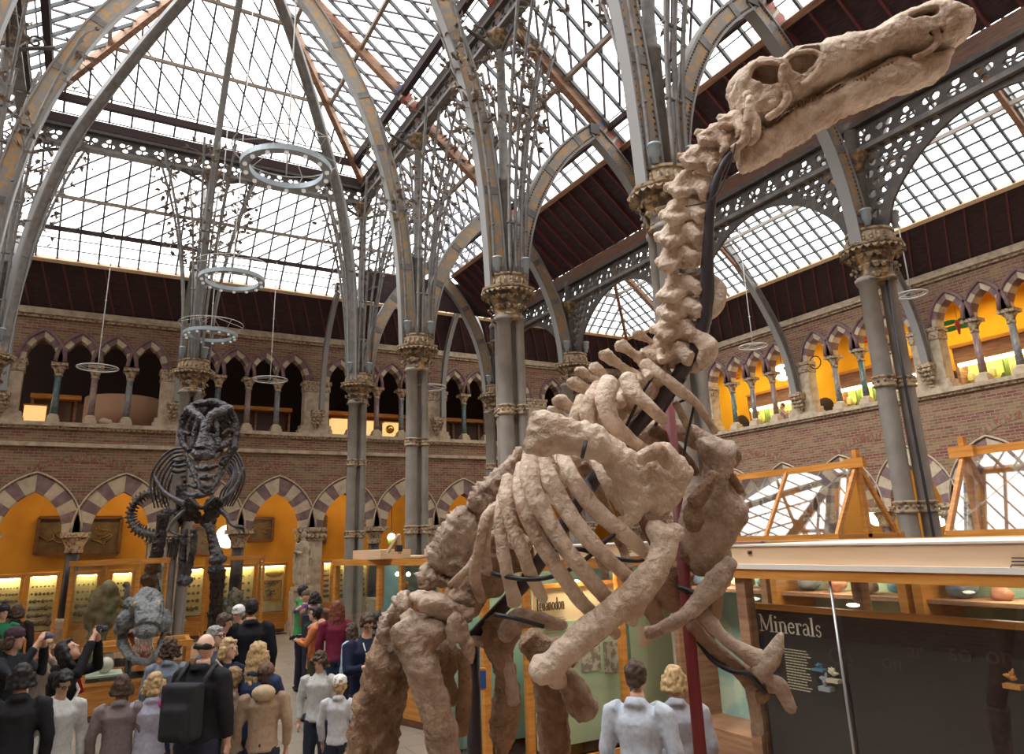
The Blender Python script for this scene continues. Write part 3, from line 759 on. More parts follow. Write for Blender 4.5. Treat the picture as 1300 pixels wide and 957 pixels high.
# ---- clustered columns
def leafblade(mb, p, d, up, L, w, curl=.6, mi=0):
    """curled leaf: 4 segments"""
    d = V(d).normalized(); up = V(up).normalized(); s = d.cross(up)
    if s.length < .1: s = d.cross(V((1, 0, .3)))
    s.normalize(); up = s.cross(d).normalized()
    vs = []; q = V(p); a = 0
    ws = (.45, 1.0, .85, .5, .05)
    for i in range(5):
        for k in (-1, 1): vs.append(q + s * (k * w * ws[i] / 2))
        vs.append(q - up * w * .18 * ws[i])
        dd = d * cos(a) - up * sin(a); q = q + dd * (L / 4); a += curl / 2
    fs = []
    for i in range(4):
        a0 = i * 3; fs += [(a0, a0 + 2, a0 + 5, a0 + 3), (a0 + 2, a0 + 1, a0 + 4, a0 + 5)]
    mb.add(vs, fs, mi)
def make_capital(rad=.3, top=.52, h=.65, seed=0, parent=None, x=0, y=0, z=6.6):
    r_ = random.Random(seed); mb = MB()
    prof = [(rad * .95, 0), (rad * 1.02, .03), (rad * .9, .06), (rad * .82, .2), (rad * .9, .35), (rad * 1.15, .5), (rad * 1.45, h - .04)]
    mb.lathe((x, y, z), prof, 24, lob=(4, .13))
    for ring, (zz, rr, L, n) in enumerate(((.06, .26, .26, 12), (.24, .27, .3, 14), (.42, .34, .3, 16))):
        for i in range(n):
            a = 2 * pi * (i + .5 * (ring % 2)) / n + r_.uniform(-.08, .08); o = V((cos(a), sin(a), 0))
            p = V((x, y, z + zz)) + o * rr * rad / .3
            leafblade(mb, p, V((o.x * .45, o.y * .45, 1)), -o, L * r_.uniform(.85, 1.1), .15, -2.6, 1 if r_.random() < .6 else 0)
            t = V((x, y, z + zz + L * .78)) + o * (rr + .12)
            mb.ball(t, r_.uniform(.022, .04), nu=6, nv=4, mi=1)
    o = mb.build('capital', [M['cap'], M['gilt']], parent); return o
def abacus(parent, x, y, z, R=.52):
    mb = MB(); n = 8
    mb.lathe((x, y, z), [(R * .78, 0), (R, .05), (R * 1.02, .09), (R * .86, .1)], 24, lob=(8, .05), smooth=False)
    for i in range(28):
        a = 2 * pi * i / 28; o = V((cos(a), sin(a), 0)); leafblade(mb, V((x, y, z + .03)) + o * R * .9, o + V((0, 0, .1)), (0, 0, 1), .14, .12, 1.6)
    mb.build('abacus', M['gilt'], parent)
    mb = MB(); mb.lathe((x, y, z), [(R * .76, .1), (R * .76, .13), (R * .72, .14), (R * .72, .32), (R * .78, .33), (R * .78, .37), (R * .5, .38)], 16, smooth=False)
    for i in range(20):
        a = 2 * pi * i / 20; o = V((cos(a), sin(a), 0)); p = V((x, y, z + .22)) + o * R * .74
        mb.ball(p, (.03, .03, .06), nu=6, nv=5); mb.ball(p + V((0, 0, -.05)), .035, nu=6, nv=4)
    mb.build('crown_band', M['gilt'], parent)
def cluster(x, y, label, shafts, upper=13.0, rods=True, seed=0, leaves=120, cat='iron column', group='clustered iron columns', detail=True):
    root = empty('iron_column', (x, y, FLOOR), 0, label, cat, group)
    for (dx, dy, r) in shafts:
        mb = MB(); mb.lathe((x + dx, y + dy, 0), [(r * 1.25, FLOOR), (r * 1.25, .25), (r, .3), (r, 2.7), (r, 4.9), (r * .97, 6.58), (r * 1.25, 6.6), (r * 1.3, 6.66), (r, 6.7)], 20); mb.build('shaft', M['shaft'], root)
        for z in (2.72, 4.76):
            mb = MB(); mb.lathe((x + dx, y + dy, z), [(r, 0), (r + .035, .01), (r + .035, .04), (r + .02, .05), (r + .02, .15), (r + .035, .16), (r + .035, .19), (r, .2)], 16)
            for i in range(10):
                a = 2 * pi * i / 10; mb.ball((x + dx + cos(a) * (r + .02), y + dy + sin(a) * (r + .02), z + .1), .03, nu=6, nv=4)
            mb.build('ring_band', M['gilt'], root)
    make_capital(.32, .52, .65, seed, root, x, y)
    abacus(root, x, y, 7.17)
    # small round lamps standing on the crown
    for i, (dx, dy) in enumerate(((-.34, -.22), (.2, -.38))):
        mb = MB(); mb.lathe((x + dx, y + dy, 7.55), [(.05, 0), (.06, .1), (.085, .12), (.085, .26), (.1, .27), (.1, .3), (.07, .31)], 14); mb.build('spotlight', M['lampb'], root)
    mb = MB(); mb.lathe((x, y, 0), [(.13, 7.5), (.13, 9.6), (.15, 9.62), (.15, 9.7), (.1, 9.75), (.095, upper - .5), (.13, upper - .47), (.13, upper - .42)], 14); mb.build('upper_shaft', M['iron'], root)
    mb = MB(); mb.lathe((x, y, upper - .45), [(.1, 0), (.13, .1), (.2, .25), (.3, .38), (.32, .45)], 16, lob=(8, .1))
    for i in range(12):
        a = 2 * pi * i / 12; o = V((cos(a), sin(a), 0)); leafblade(mb, V((x, y, upper - .4)) + o * .1, V((o.x * .6, o.y * .6, 1)), -o, .36, .13, -2.2)
    mb.build('upper_capital', M['cap'], root)
    if upper > 10:
        # scrolled brackets under the girder
        for d in ((0, 1), (0, -1), (1, 0), (-1, 0)):
            if abs(d[0]) and not rods: continue
            mb = MB(); pts = [V((x, y, upper - .55)) + V((d[0], d[1], 0)) * t + V((0, 0, .5 * t ** .6)) for t in (0.05, .2, .4, .62, .8)]
            mb.tube(smoothpath(pts, 3), .045, 6)
            c = V((x + d[0] * .45, y + d[1] * .45, upper - .08)); sp_ = [c + V((d[0], d[1], 0)) * (.17 * (1 - k / 14) * cos(k * .75)) + V((0, 0, .17 * (1 - k / 14) * sin(k * .75))) for k in range(14)]
            mb.tube(sp_, .025, 5); mb.build('scroll_bracket', M['irond'], root)
    if rods:
        r_ = random.Random(seed + 50); lf = MB(); k = 0
        dirs = [(0, 1), (0, -1), (1, 0), (-1, 0)]
        for (ax, ay) in dirs:
            px, py = -ay, ax
            for off in (-.13, .0, .13):
                pts = []
                for t in range(9):
                    q = t / 8; z = 7.5 + (upper - 7.3) * q; rr = .36 + (1.45 + abs(off)) * q ** 2.1 * (.8 if ax == 0 else .62)
                    so = off * (1 + 2.2 * q * q)
                    pts.append(V((x + ax * rr + px * so, y + ay * rr + py * so, z)))
                P = smoothpath(pts, 3); mb = MB(); mb.tube(P, .036, 6)
                for q in (4, 8, 12, 16): mb.ball(P[q], (.045, .045, .045), nu=6, nv=4)
                mb.build('branch_rod', M['iron'], root)
                for _ in range(leaves // 12):
                    q = r_.uniform(.5, 1); p = P[int(q * (len(P) - 1))]; a = r_.uniform(0, 2 * pi)
                    o = V((cos(a), sin(a), r_.uniform(-.3, .9))).normalized(); L = r_.uniform(.16, .42)
                    st = [p, p + o * L * .5 + V((0, 0, .05)), p + o * L]
                    lf.tube(st, .009, 4, cap=False)
                    for _k in range(3):
                        oo = (o + V((r_.uniform(-.8, .8), r_.uniform(-.8, .8), r_.uniform(-.8, .8)))).normalized()
                        leafblade(lf, st[2], oo, V((r_.uniform(-1, 1), r_.uniform(-1, 1), 1)), r_.uniform(.12, .22), r_.uniform(.06, .11), r_.uniform(-1, 1.5))
            for zq in (.18, .38, .6):
                z = 7.5 + (upper - 7.3) * zq; rr = .36 + 1.45 * zq ** 2.1 * (.8 if ax == 0 else .62); w_ = .13 * (1 + 2.2 * zq * zq) + .05
                mb = MB(); c = V((x + ax * rr, y + ay * rr, z)); mb.tube([c - V((px, py, 0)) * w_, c + V((px, py, 0)) * w_], .03, 6); mb.build('rod_tie', M['iron'], root)
        if lf.v: lf.build('iron_foliage', M['leafm'], root)['kind'] = 'stuff'
    return root
BIG = [(-.17, -.1, .14), (.17, .1, .14), (.12, -.2, .085), (-.12, .2, .085)]
cluster(2.1, 21, 'far centre iron column with gilded capital behind the dark skeleton and lamp rings', BIG, 13.3, True, 1, 220)
cluster(6.75, 21, 'back iron column with ringed shafts, second column from the left', BIG, 13.2, True, 2, 160)
cluster(6.75, 16.35, 'iron column cluster just right of the back one, with leafy capital', BIG, 13.2, True, 3, 200)
cluster(6.75, 11.7, 'clustered iron column in the middle of the picture with wide leafy capital', BIG, 13.2, True, 4, 260)
cluster(6.75, 7.05, 'large near iron column behind the neck of the pale skeleton, scrolled gilded capital', BIG, 13.2, True, 5, 200)
cluster(-2.5, 21, 'iron column at the far left edge of the picture by the back wall', BIG, 13.2, True, 7, 200)
cluster(-2.5, 16.35, 'nearer iron column outside the left edge of the picture', BIG, 13.2, True, 8, 120)
TWO = [(-.2, .06, .15), (.2, -.06, .13), (0, .2, .08)]
cluster(11.5, 21, 'small far iron column in the aisle, beside the middle column cluster', TWO, 9.05, False, 9)
cluster(11.5, 16.35, 'far aisle iron column with dark capital above the shoulder spines of the pale skeleton', TWO, 9.05, False, 10)
cluster(11.5, 11.7, 'aisle iron column hidden behind the neck and ribs of the pale skeleton', TWO, 9.05, False, 11)
cluster(11.5, 7.05, 'double grey iron column on the right with dark leafy capital, before the lit gallery', TWO, 9.05, False, 12)
cluster(11.5, 2.4, 'aisle iron column past the right edge of the picture', TWO, 9.05, False, 13)
# cable running down the double column
mb = MB(); mb.tube([(11.46, 6.86, 6.6), (11.46, 6.86, 4.8), (11.46, 6.84, 2.8), (11.46, 6.84, .2)], .025, 6); tag(mb.build('cable', M['black']), 'black cable running down between the shafts of the double grey column', 'cable')

M['lampw'] = mat('lamp_white', (.8, .8, .82), .3, emit=(1, .95, .9), estr=.3)
# ---- ring lamps
def ring_lamp(loc, R, label, big=True, top=17.5, grp=None):
    root = empty('ring_lamp', loc, 0, label, 'hanging lamp', grp); x, y, z = loc
    n = 40
    C_ = lambda r, zz: [V((x + r * cos(2 * pi * i / n), y + r * sin(2 * pi * i / n), z + zz)) for i in range(n + 1)]
    if big:
        mb = MB(); vs = []; 
        for i in range(n):
            a = 2 * pi * i / n
            for (r, zz) in ((R - .07, -.04), (R + .07, -.04), (R + .07, .05), (R - .07, .05)): vs.append((x + r * cos(a), y + r * sin(a), z + zz))
        fs = [(i * 4 + j, i * 4 + (j + 1) % 4, ((i + 1) % n) * 4 + (j + 1) % 4, ((i + 1) % n) * 4 + j) for i in range(n) for j in range(4)]
        mb.add(vs, fs); o = mb.build('ring', M['lampb'], root); fixnormals(o.data)
        for i in range(14):
            a = 2 * pi * i / 14; mb = MB(); mb.lathe((x + R * cos(a), y + R * sin(a), z - .1), [(.03, .02), (.036, .035), (.03, .06)], 10); mb.build('lamp_cup', M['lampw'], root)
        mb = MB(); mb.tube(C_(R * 1.32, .3), .009, 5, cap=False)
        for i in range(6):
            a = 2 * pi * i / 6; mb.tube([(x + R * cos(a), y + R * sin(a), z + .04), (x + R * 1.32 * cos(a), y + R * 1.32 * sin(a), z + .3), (x, y, z + .55)], .007, 4)
        mb.build('wire_ring', M['wire'], root)
    else:
        mb = MB(); mb.tube(C_(R, 0), .02, 6, cap=False); mb.tube(C_(R * .8, .03), .008, 5, cap=False)
        for i in range(4):
            a = 2 * pi * i / 4; mb.tube([(x + R * cos(a), y + R * sin(a), z), (x, y, z + .06)], .008, 4)
        mb.build('ring', M['wire'], root)
    mb = MB(); mb.tube([(x, y, z - .1 if big else z), (x, y, z + .6), (x, y, top)], .013, 5)
    for k in range(3): mb.ball((x, y, z + .9 + k * 1.1), .03, nu=6, nv=5)
    mb.build('hanging_rod', M['wire'], root)
    return root
ring_lamp((2.12, 10.46, 8.2), .62, 'nearest and highest of the three blue-grey ring lamps, with wire hoop', top=17.9)
ring_lamp((2.2, 15.9, 8.2), .62, 'middle of the three blue-grey ring lamps in a row', top=17.9)
ring_lamp((2.35, 20.2, 8.1), .62, 'farthest and lowest of the three blue-grey ring lamps, by the back column capital', top=15)
ring_lamp(tuple(at_y(343, 482, 22.8)), .52, 'small wire ring lamp hanging before the dark gallery arches, right of the dark skull', False, 11.5)
ring_lamp(tuple(at_y(124, 467, 22.8)), .52, 'small wire ring lamp hanging low before the gallery arches on the far left', False, 11.5)
ring_lamp(tuple(at_y(545, 492, 16.5)), .42, 'small wire ring lamp hanging in the aisle right of the iron column cluster', False, 11.6)
ring_lamp(tuple(at_y(1157, 374, 7.6)), .28, 'small wire ring lamp in front of the double grey column, right side', False, 12)
ring_lamp(tuple(at_x(956, 440, 16.2)), .4, 'small wire ring lamp before the lit gallery, right of the neck', False, 13)
# ================================================================ the big pale skeleton
IG = empty('iguanodon_skeleton', at_d(640, 900, 3.2) * 1.0, 0, 'huge pale brown dinosaur skeleton rearing in the foreground, long skull high at upper right', 'dinosaur skeleton')
IG.location.z = .3
def seg_dist(px, py, ax, ay, bx, by):
    dx, dy = bx - ax, by - ay; L = dx * dx + dy * dy
    t = 0 if L == 0 else max(0, min(1, ((px - ax) * dx + (py - ay) * dy) / L))
    return math.hypot(px - ax - t * dx, py - ay - t * dy)
def flatbone(name, poly, d, half, m, parent, holes=(), core=None, edge=22, vox=3.0, disp=.006, ds=9, seed=0, dx=0, dy=0, inset=(), ridge=0, rdir=None, label=None, sm=5, expo=.5, smooth_out=True):
    """bone whose side outline is poly (photo pixels); it gets a rounded body of half thickness `half` (metres) about depth d.
    dx: depth change per pixel; inset: recess outlines"""
    k = d / FPX
    cx = sum(p[0] for p in poly) / len(poly); cy = sum(p[1] for p in poly) / len(poly)
    if smooth_out:
        q = [V((p[0], p[1], 0)) for p in poly]; n = len(q); out = []
        for i in range(n):
            p0, p1, p2, p3 = q[i - 1], q[i], q[(i + 1) % n], q[(i + 2) % n]
            for s_ in range(3):
                t = s_ / 3; v = .5 * ((2 * p1) + (p2 - p0) * t + (2 * p0 - 5 * p1 + 4 * p2 - p3) * t * t + (3 * p1 - p0 - 3 * p2 + p3) * t ** 3); out.append((v.x, v.y))
        poly2 = out
    else: poly2 = poly
    L = lambda pl: [((x - cx) * k, -(y - cy) * k) for x, y in pl]
    me = plate(L(poly2), [L(h) for h in list(holes) + list(inset)], half * 2, 0)
    mb = MB(); mb.mesh_add(me); bpy.data.meshes.remove(me)
    if inset:
        me = plate(L(poly2), [L(h) for h in holes], half * 2 * (core or .5), 0); mb.mesh_add(me); bpy.data.meshes.remove(me)
    me = remesh(mb, vox * k, sm)
    pl = L(poly2); e = edge * k; n = len(pl)
    for v in me.vertices:
        x, y, z = v.co; dd = 1e9
        for i in range(0, n):
            a = pl[i]; b = pl[(i + 1) % n]; s_ = seg_dist(x, y, a[0], a[1], b[0], b[1])
            if s_ < dd: dd = s_
            if dd <= 0: break
        t = min(dd / e, 1); f = max(1 - (1 - t) ** 2, 0.02) ** expo
        v.co.z = z * f
    me.update()
    off = V((seed * 3.1, seed * 1.7, .3)); ns = [v.normal.copy() for v in me.vertices]
    for v, nn in zip(me.vertices, ns):
        t = noise.fractal(v.co * ds + off, .8, 2.1, 5) * disp * 1.3 + (abs(noise.noise(v.co * ds * 3.3 + off)) - .25) * disp * 1.4
        if ridge: t += ridge * 2.4 * (abs(noise.noise(V(((v.co.x * rdir[0] + v.co.y * rdir[1]) * rdir[2] * .3, (v.co.x * rdir[1] - v.co.y * rdir[0]) * rdir[2] * .07, v.co.z * 12)) + off)) - .25)
        v.co = v.co + nn * t
    c = at_d(cx, cy, d); X = (RGT + FWD * dx).normalized(); Y = (UPV + FWD * dy).normalized(); Z = X.cross(Y)
    me.transform(basis(c, X, Y, Z)); me.update()
    o = link_mesh(name, me, m, parent, True)
    if label: o['label'] = label
    return o
def bonetube(name, pts, rpx, m, parent, flat=.75, n=12, sub=7, disp=.12, seed=0, knob=None, label=None):
    P = smoothpath([at_d(*p) for p in pts], sub); k = len(P); dm = sum(p[2] for p in pts) / len(pts)
    if not isinstance(rpx, (list, tuple)): rpx = [rpx] * 2
    R = [interp(rpx, i, k) * dm / FPX for i in range(k)]
    d0 = (P[0] - P[1]).normalized(); d1 = (P[-1] - P[-2]).normalized()
    P = [P[0] + d0 * R[0] * .5] + P + [P[-1] + d1 * R[-1] * .5]; R = [R[0] * .55] + R + [R[-1] * .55]
    mb = MB(); mb.tube(P, R, n, 0, True, True, FWD, flat)
    off = V((seed * 2.3 + 5, seed, 1)); nv = []
    for i, v in enumerate(mb.v):
        v = V(v); c = P[min(i // n, len(P) - 1)]; r = R[min(i // n, len(P) - 1)]
        nv.append(tuple(c + (v - c) * (1 + disp * 2.2 * noise.noise(v * 9 + off) + disp * noise.noise(v * 30 + off))))
    mb.v = nv; o = mb.build(name, m, parent)
    if label: o['label'] = label
    return o
def lumpbone(name, parts, m, parent, vox=3.2, disp=.006, ds=12, seed=0, d=3.1, sm=3):
    """parts: ('t', [(x,y,d)...], [rpx...]) tubes and ('b', x, y, d, rx, ry, rd) blobs, fused"""
    mb = MB()
    for p in parts:
        if p[0] == 't':
            P = [at_d(*q) for q in p[1]]; k = len(P); mb.tube(P, [interp(p[2], i, k) * q[2] / FPX for i, q in zip(range(k), p[1])], 10, up=FWD, flat=p[3] if len(p) > 3 else 1)
        else:
            _, x, y, dd, rx, ry, rd = p; s = dd / FPX
            Rm = Matrix((RGT, UPV, FWD)).transposed(); mb.ball(at_d(x, y, dd), (rx * s, ry * s, rd * s), Rm, 12, 8)
    me = remesh(mb, vox * d / FPX, sm, disp, ds, seed, disp * .8)
    return link_mesh(name, me, m, parent, True)
B, BG, BB = M['bone'], M['boneg'], M['bone2']
D0 = 3.1
# ---- skull, lower jaw
sk = lambda pts: [(880 + x / 3.611, y / 3.611) for x, y in pts]
cran = sk([(178, 400), (182, 355), (215, 315), (245, 292), (290, 268), (345, 262), (405, 268), (430, 240), (470, 220), (530, 215), (580, 212), (600, 198), (680, 188), (760, 180), (800, 172), (860, 140), (930, 115), (1000, 96), (1060, 89), (1110, 95), (1155, 118), (1195, 155), (1202, 180), (1190, 225), (1150, 258), (1120, 268), (1060, 278), (1000, 290), (930, 292), (890, 290), (850, 302), (800, 330), (740, 352), (690, 368), (640, 392), (580, 425), (520, 455), (470, 478), (430, 500), (410, 530), (360, 560), (318, 540), (292, 590), (275, 650), (245, 655), (228, 640), (245, 590), (250, 550), (225, 530), (205, 500), (192, 470)])
SKL = flatbone('skull', cran, 3.08, .14, B, IG,
    holes=[sk([(905, 168), (945, 145), (1005, 132), (1042, 146), (1030, 166), (990, 178), (930, 180)])],
    inset=[sk([(430, 315), (450, 282), (500, 254), (560, 260), (566, 300), (536, 344), (490, 372), (448, 356)]), sk([(262, 345), (282, 312), (345, 304), (402, 318), (412, 350), (408, 408), (340, 412), (292, 392)]), sk([(985, 240), (1040, 225), (1060, 245), (1010, 262)])], core=.25, edge=17, vox=2.0, disp=.007, seed=1, dx=-.25, sm=3, expo=.36)
jaw = sk([(228, 655), (222, 700), (222, 740), (248, 762), (310, 750), (400, 700), (480, 655), (560, 610), (640, 565), (700, 525), (760, 503), (830, 480), (900, 455), (1000, 432), (1062, 415), (1098, 385), (1118, 330), (1128, 282), (1080, 288), (1010, 300), (940, 318), (900, 298), (850, 318), (790, 345), (720, 380), (660, 412), (600, 440), (540, 462), (480, 492), (430, 520), (390, 555), (340, 580), (300, 590), (270, 640)])
flatbone('lower_jaw', jaw, 3.08, .105, B, IG, edge=15, vox=2.2, disp=.008, seed=2, dx=-.25, expo=.36)
def rim(name, pts, r, dd, seed):
    P = [(880 + x / 3.611, y / 3.611, dd + (880 + x / 3.611 - 1060) * -.00088) for x, y in pts]; return bonetube(name, P, r, B, SKL, seed=seed, flat=.8, disp=.14, sub=4)
rim('eye_socket_rim', [(425, 345), (418, 300), (440, 262), (500, 236), (565, 240), (590, 275), (575, 320), (540, 362), (500, 388)], [4, 4, 3.5, 3, 3, 4, 5, 5, 4], 2.945, 201)
rim('cheek_bar', [(415, 300), (408, 340), (418, 400), (432, 450), (400, 500), (340, 540)], [5, 5, 5.5, 6, 6, 5], 2.94, 202)
rim('temple_bar', [(255, 345), (280, 300), (345, 284), (405, 296)], [4, 4, 4, 4], 2.94, 203)
rim('jaw_joint_bone', [(250, 430), (262, 500), (285, 560), (280, 620), (255, 655)], [8, 6, 7, 8, 6], 2.94, 204)
rim('beak_ridge', [(880, 160), (940, 128), (1010, 112), (1070, 112), (1110, 140), (1120, 190), (1080, 235), (1010, 262)], [3, 3, 3.5, 4, 5, 5, 4, 3], 2.99, 206)
mb = MB()
for i in range(26):
    t = i / 25; x = 470 + 440 * t; y = 490 - 190 * t + 14 * sin(t * 3.1)
    px, py = 880 + x / 3.611, y / 3.611; dd = 3.08 - .085 - .25 * (px - 1075) * 3.08 / FPX * 0 - (px - 1060) * .00084
    a = at_d(px, py - 5, dd); b = at_d(px + 1.5, py + 3.5, dd); mb.tube([a, b], [.007, .003], 5)
mb.build('teeth', M['bone2'], SKL)
lumpbone('hyoid_bar', [('t', [(935, 205, 3.0), (930, 190, 3.0), (948, 178, 3.0)], [6, 8, 6]), ('t', [(952, 120, 2.98), (950, 150, 2.97), (945, 182, 2.98)], [6, 8, 7])], B, IG, seed=4)
# ---- neck
neck = [(934, 158, 40), (912, 178, 48), (893, 203, 52), (880, 236, 58), (874, 268, 60), (869, 297, 62), (866, 325, 58), (869, 362, 58), (871, 390, 60), (864, 418, 62), (856, 446, 66)]
r_ = random.Random(3)
for i, (x, y, w) in enumerate(neck):
    a = neck[max(i - 1, 0)]; b = neck[min(i + 1, len(neck) - 1)]; dx_, dy_ = b[0] - a[0], b[1] - a[1]; L = math.hypot(dx_, dy_); dx_ /= L; dy_ /= L
    nx, ny = dy_, -dx_   # towards the throat (right)
    if nx < 0: nx, ny = -nx, -ny
    h = 13; d = D0
    P = lambda u, v, dd=0: (x + nx * u + dx_ * v, y + ny * u + dy_ * v, d + dd)
    W = w / 2 * 1.14
    parts = [('t', [P(W * .35, -h, 0), P(W * .3, 0, 0), P(W * .35, h, 0)], [W * .6, W * .42, W * .6]),
             ('t', [P(-W * .35, -h * .7), P(-W * .45, h * .8)], [W * .42, W * .45]),
             ('t', [P(-W * .3, -h, -.03), P(-W * .75, h * 1.1, -.05)], [W * .3, W * .22]),
             ('t', [P(-W * .5, h * .2), P(-W * 1.05, h * .9 + r_.uniform(-2, 3))], [W * .3, W * .16]),
             ('t', [P(0, -h * .5, -.05), P(W * .5, h * .2, -.1), P(W * .55, h * 1.0, -.1)], [W * .3, W * .26, W * .14]),
             ('t', [P(-W * .1, h * .6, -.05), P(-W * .55, h * 1.2, -.085), P(-W * .9, h * .9, -.07)], [W * .25, W * .22, W * .12]),
             ('t', [P(0, -h * .5, .05), P(W * .5, h * .2, .1)], [W * .3, W * .2]),
             ('b', *P(W * .1, -h * .2, -.035), W * .55, h * .95, W * .5)]
    lumpbone('neck_vertebra', parts, B, IG, vox=2.5, disp=.009, ds=17, seed=i + 10, sm=2)
# neck ribs hanging on the throat side low on the neck
bonetube('neck_rib', [(893, 345, 3.05), (912, 368, 3.0), (906, 395, 3.0), (890, 405, 3.05)], [7, 10, 8, 5], B, IG, seed=3)
bonetube('neck_rib', [(880, 425, 3.0), (898, 440, 2.98), (893, 460, 3.0), (878, 470, 3.05)], [9, 13, 10, 6], B, IG, seed=4)
# ---- back vertebrae with stout spines
back = [((809, 424), (845, 445), 9, 30), ((787, 437), (828, 466), 10, 33), ((767, 449), (812, 484), 10, 32), ((754, 465), (795, 500), 10, 31), ((727, 484), (772, 512), 11, 30), ((735, 470), (768, 490), 9, 22), ((709, 507), (748, 530), 11, 28), ((700, 520), (735, 542), 10, 26), ((683, 548), (715, 575), 10, 26), ((672, 575), (700, 600), 10, 26), ((652, 610), (680, 640), 10, 25), ((632, 645), (655, 680), 10, 25)]
for i, (tp, c, r, w) in enumerate(back):
    d = D0; mx = ((tp[0] * .5 + c[0] * .5), (tp[1] * .5 + c[1] * .5))
    parts = [('t', [(tp[0], tp[1], d), (mx[0] - 3, mx[1] - 2, d), (c[0], c[1], d)], [r * 1.0, r * .62, r * 1.3], .6),
             ('b', c[0] + 8, c[1] + 10, d, w * .55, w * .5, w * .55),
             ('t', [(c[0], c[1], d), (c[0] - 8, c[1] + 4, d - .1), (c[0] - 4, c[1] + 14, d - .17)], [r, r * .7, r * .6]),
             ('t', [(c[0], c[1], d), (c[0] + 4, c[1] + 2, d + .1), (c[0] + 8, c[1] + 8, d + .17)], [r, r * .7, r * .6]),
             ('b', tp[0] + 2, tp[1] + 1, d, r * 1.05, r * .8, r * .5)]
    lumpbone('back_vertebra', parts, B, IG, vox=2.7, disp=.008, ds=15, seed=i + 30)
# transverse bones and first ribs behind the shoulder
bonetube('rib', [(818, 462, 3.0), (838, 476, 2.95), (862, 495, 2.95), (884, 513, 3.0), (908, 548, 3.05)], [9, 7, 7, 6, 5], B, IG, seed=51)
bonetube('rib', [(797, 480, 2.95), (805, 497, 2.9), (822, 514, 2.88), (843, 534, 2.9)], [13, 10, 9, 7], B, IG, seed=52)
bonetube('rib', [(775, 484, 2.95), (768, 503, 2.88), (772, 525, 2.85), (786, 545, 2.85), (806, 562, 2.88), (828, 574, 2.9)], [12, 14, 13, 11, 8, 5], B, IG, seed=53)
bonetube('rib', [(762, 490, 2.97), (750, 508, 2.92), (748, 530, 2.9), (756, 556, 2.9)], [10, 11, 11, 10], B, IG, seed=54)
bonetube('rib', [(738, 505, 2.97), (732, 525, 2.93), (728, 545, 2.92)], [8, 9, 9], B, IG, seed=55)
bonetube('rib', [(858, 512, 3.1), (874, 542, 3.15), (893, 578, 3.2)], [5, 5, 3], BG, IG, seed=56)
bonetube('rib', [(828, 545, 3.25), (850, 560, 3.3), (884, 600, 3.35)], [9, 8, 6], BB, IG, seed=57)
# ---- near scapula
z3 = lambda pts: [(640 + x / 3.9875, 480 + y / 3.9875) for x, y in pts]
scap = z3([(88, 350), (92, 290), (125, 175), (140, 158), (200, 160), (280, 190), (360, 207), (440, 225), (520, 265), (600, 318), (680, 378), (735, 380), (765, 345), (800, 330), (850, 345), (890, 385), (940, 425), (975, 480), (955, 540), (915, 610), (880, 660), (835, 690), (790, 712), (757, 690), (735, 672), (700, 700), (668, 735), (632, 757), (610, 742), (605, 680), (590, 610), (560, 540), (520, 485), (470, 430), (400, 392), (320, 378), (240, 376), (160, 378), (105, 368)])
SCP = flatbone('shoulder_blade', scap, 2.74, .062, B, IG, edge=34, vox=2.6, disp=.009, ds=8, seed=5, dx=.18, sm=4, label='broad pale shoulder blade')
bonetube('shoulder_ridge', [(812, 582, 2.68), (835, 574, 2.67), (850, 590, 2.68)], [9, 12, 9], B, SCP, seed=58)
mb = MB(); mb.tube([at_d(744, 560, 2.66), at_d(741, 572, 2.64), at_d(739, 580, 2.66)], .008, 6); mb.build('clamp', M['tubeb'], SCP)
# ---- humerus
lumpbone('upper_arm_bone', [('t', [(843, 672, 2.72), (844, 695, 2.7), (833, 722, 2.68), (806, 755, 2.66), (768, 786, 2.65), (733, 812, 2.65), (706, 838, 2.66), (692, 852, 2.67)], [20, 17, 18, 20, 20, 19, 18, 18]), ('b', 833, 672, 2.72, 15, 14, 16), ('b', 856, 676, 2.72, 14, 14, 14), ('b', 688, 850, 2.66, 19, 20, 20), ('b', 706, 862, 2.68, 15, 13, 16), ('b', 790, 772, 2.66, 30, 18, 10)], B, IG, vox=3.2, disp=.008, ds=9, seed=70, d=2.7, sm=8)
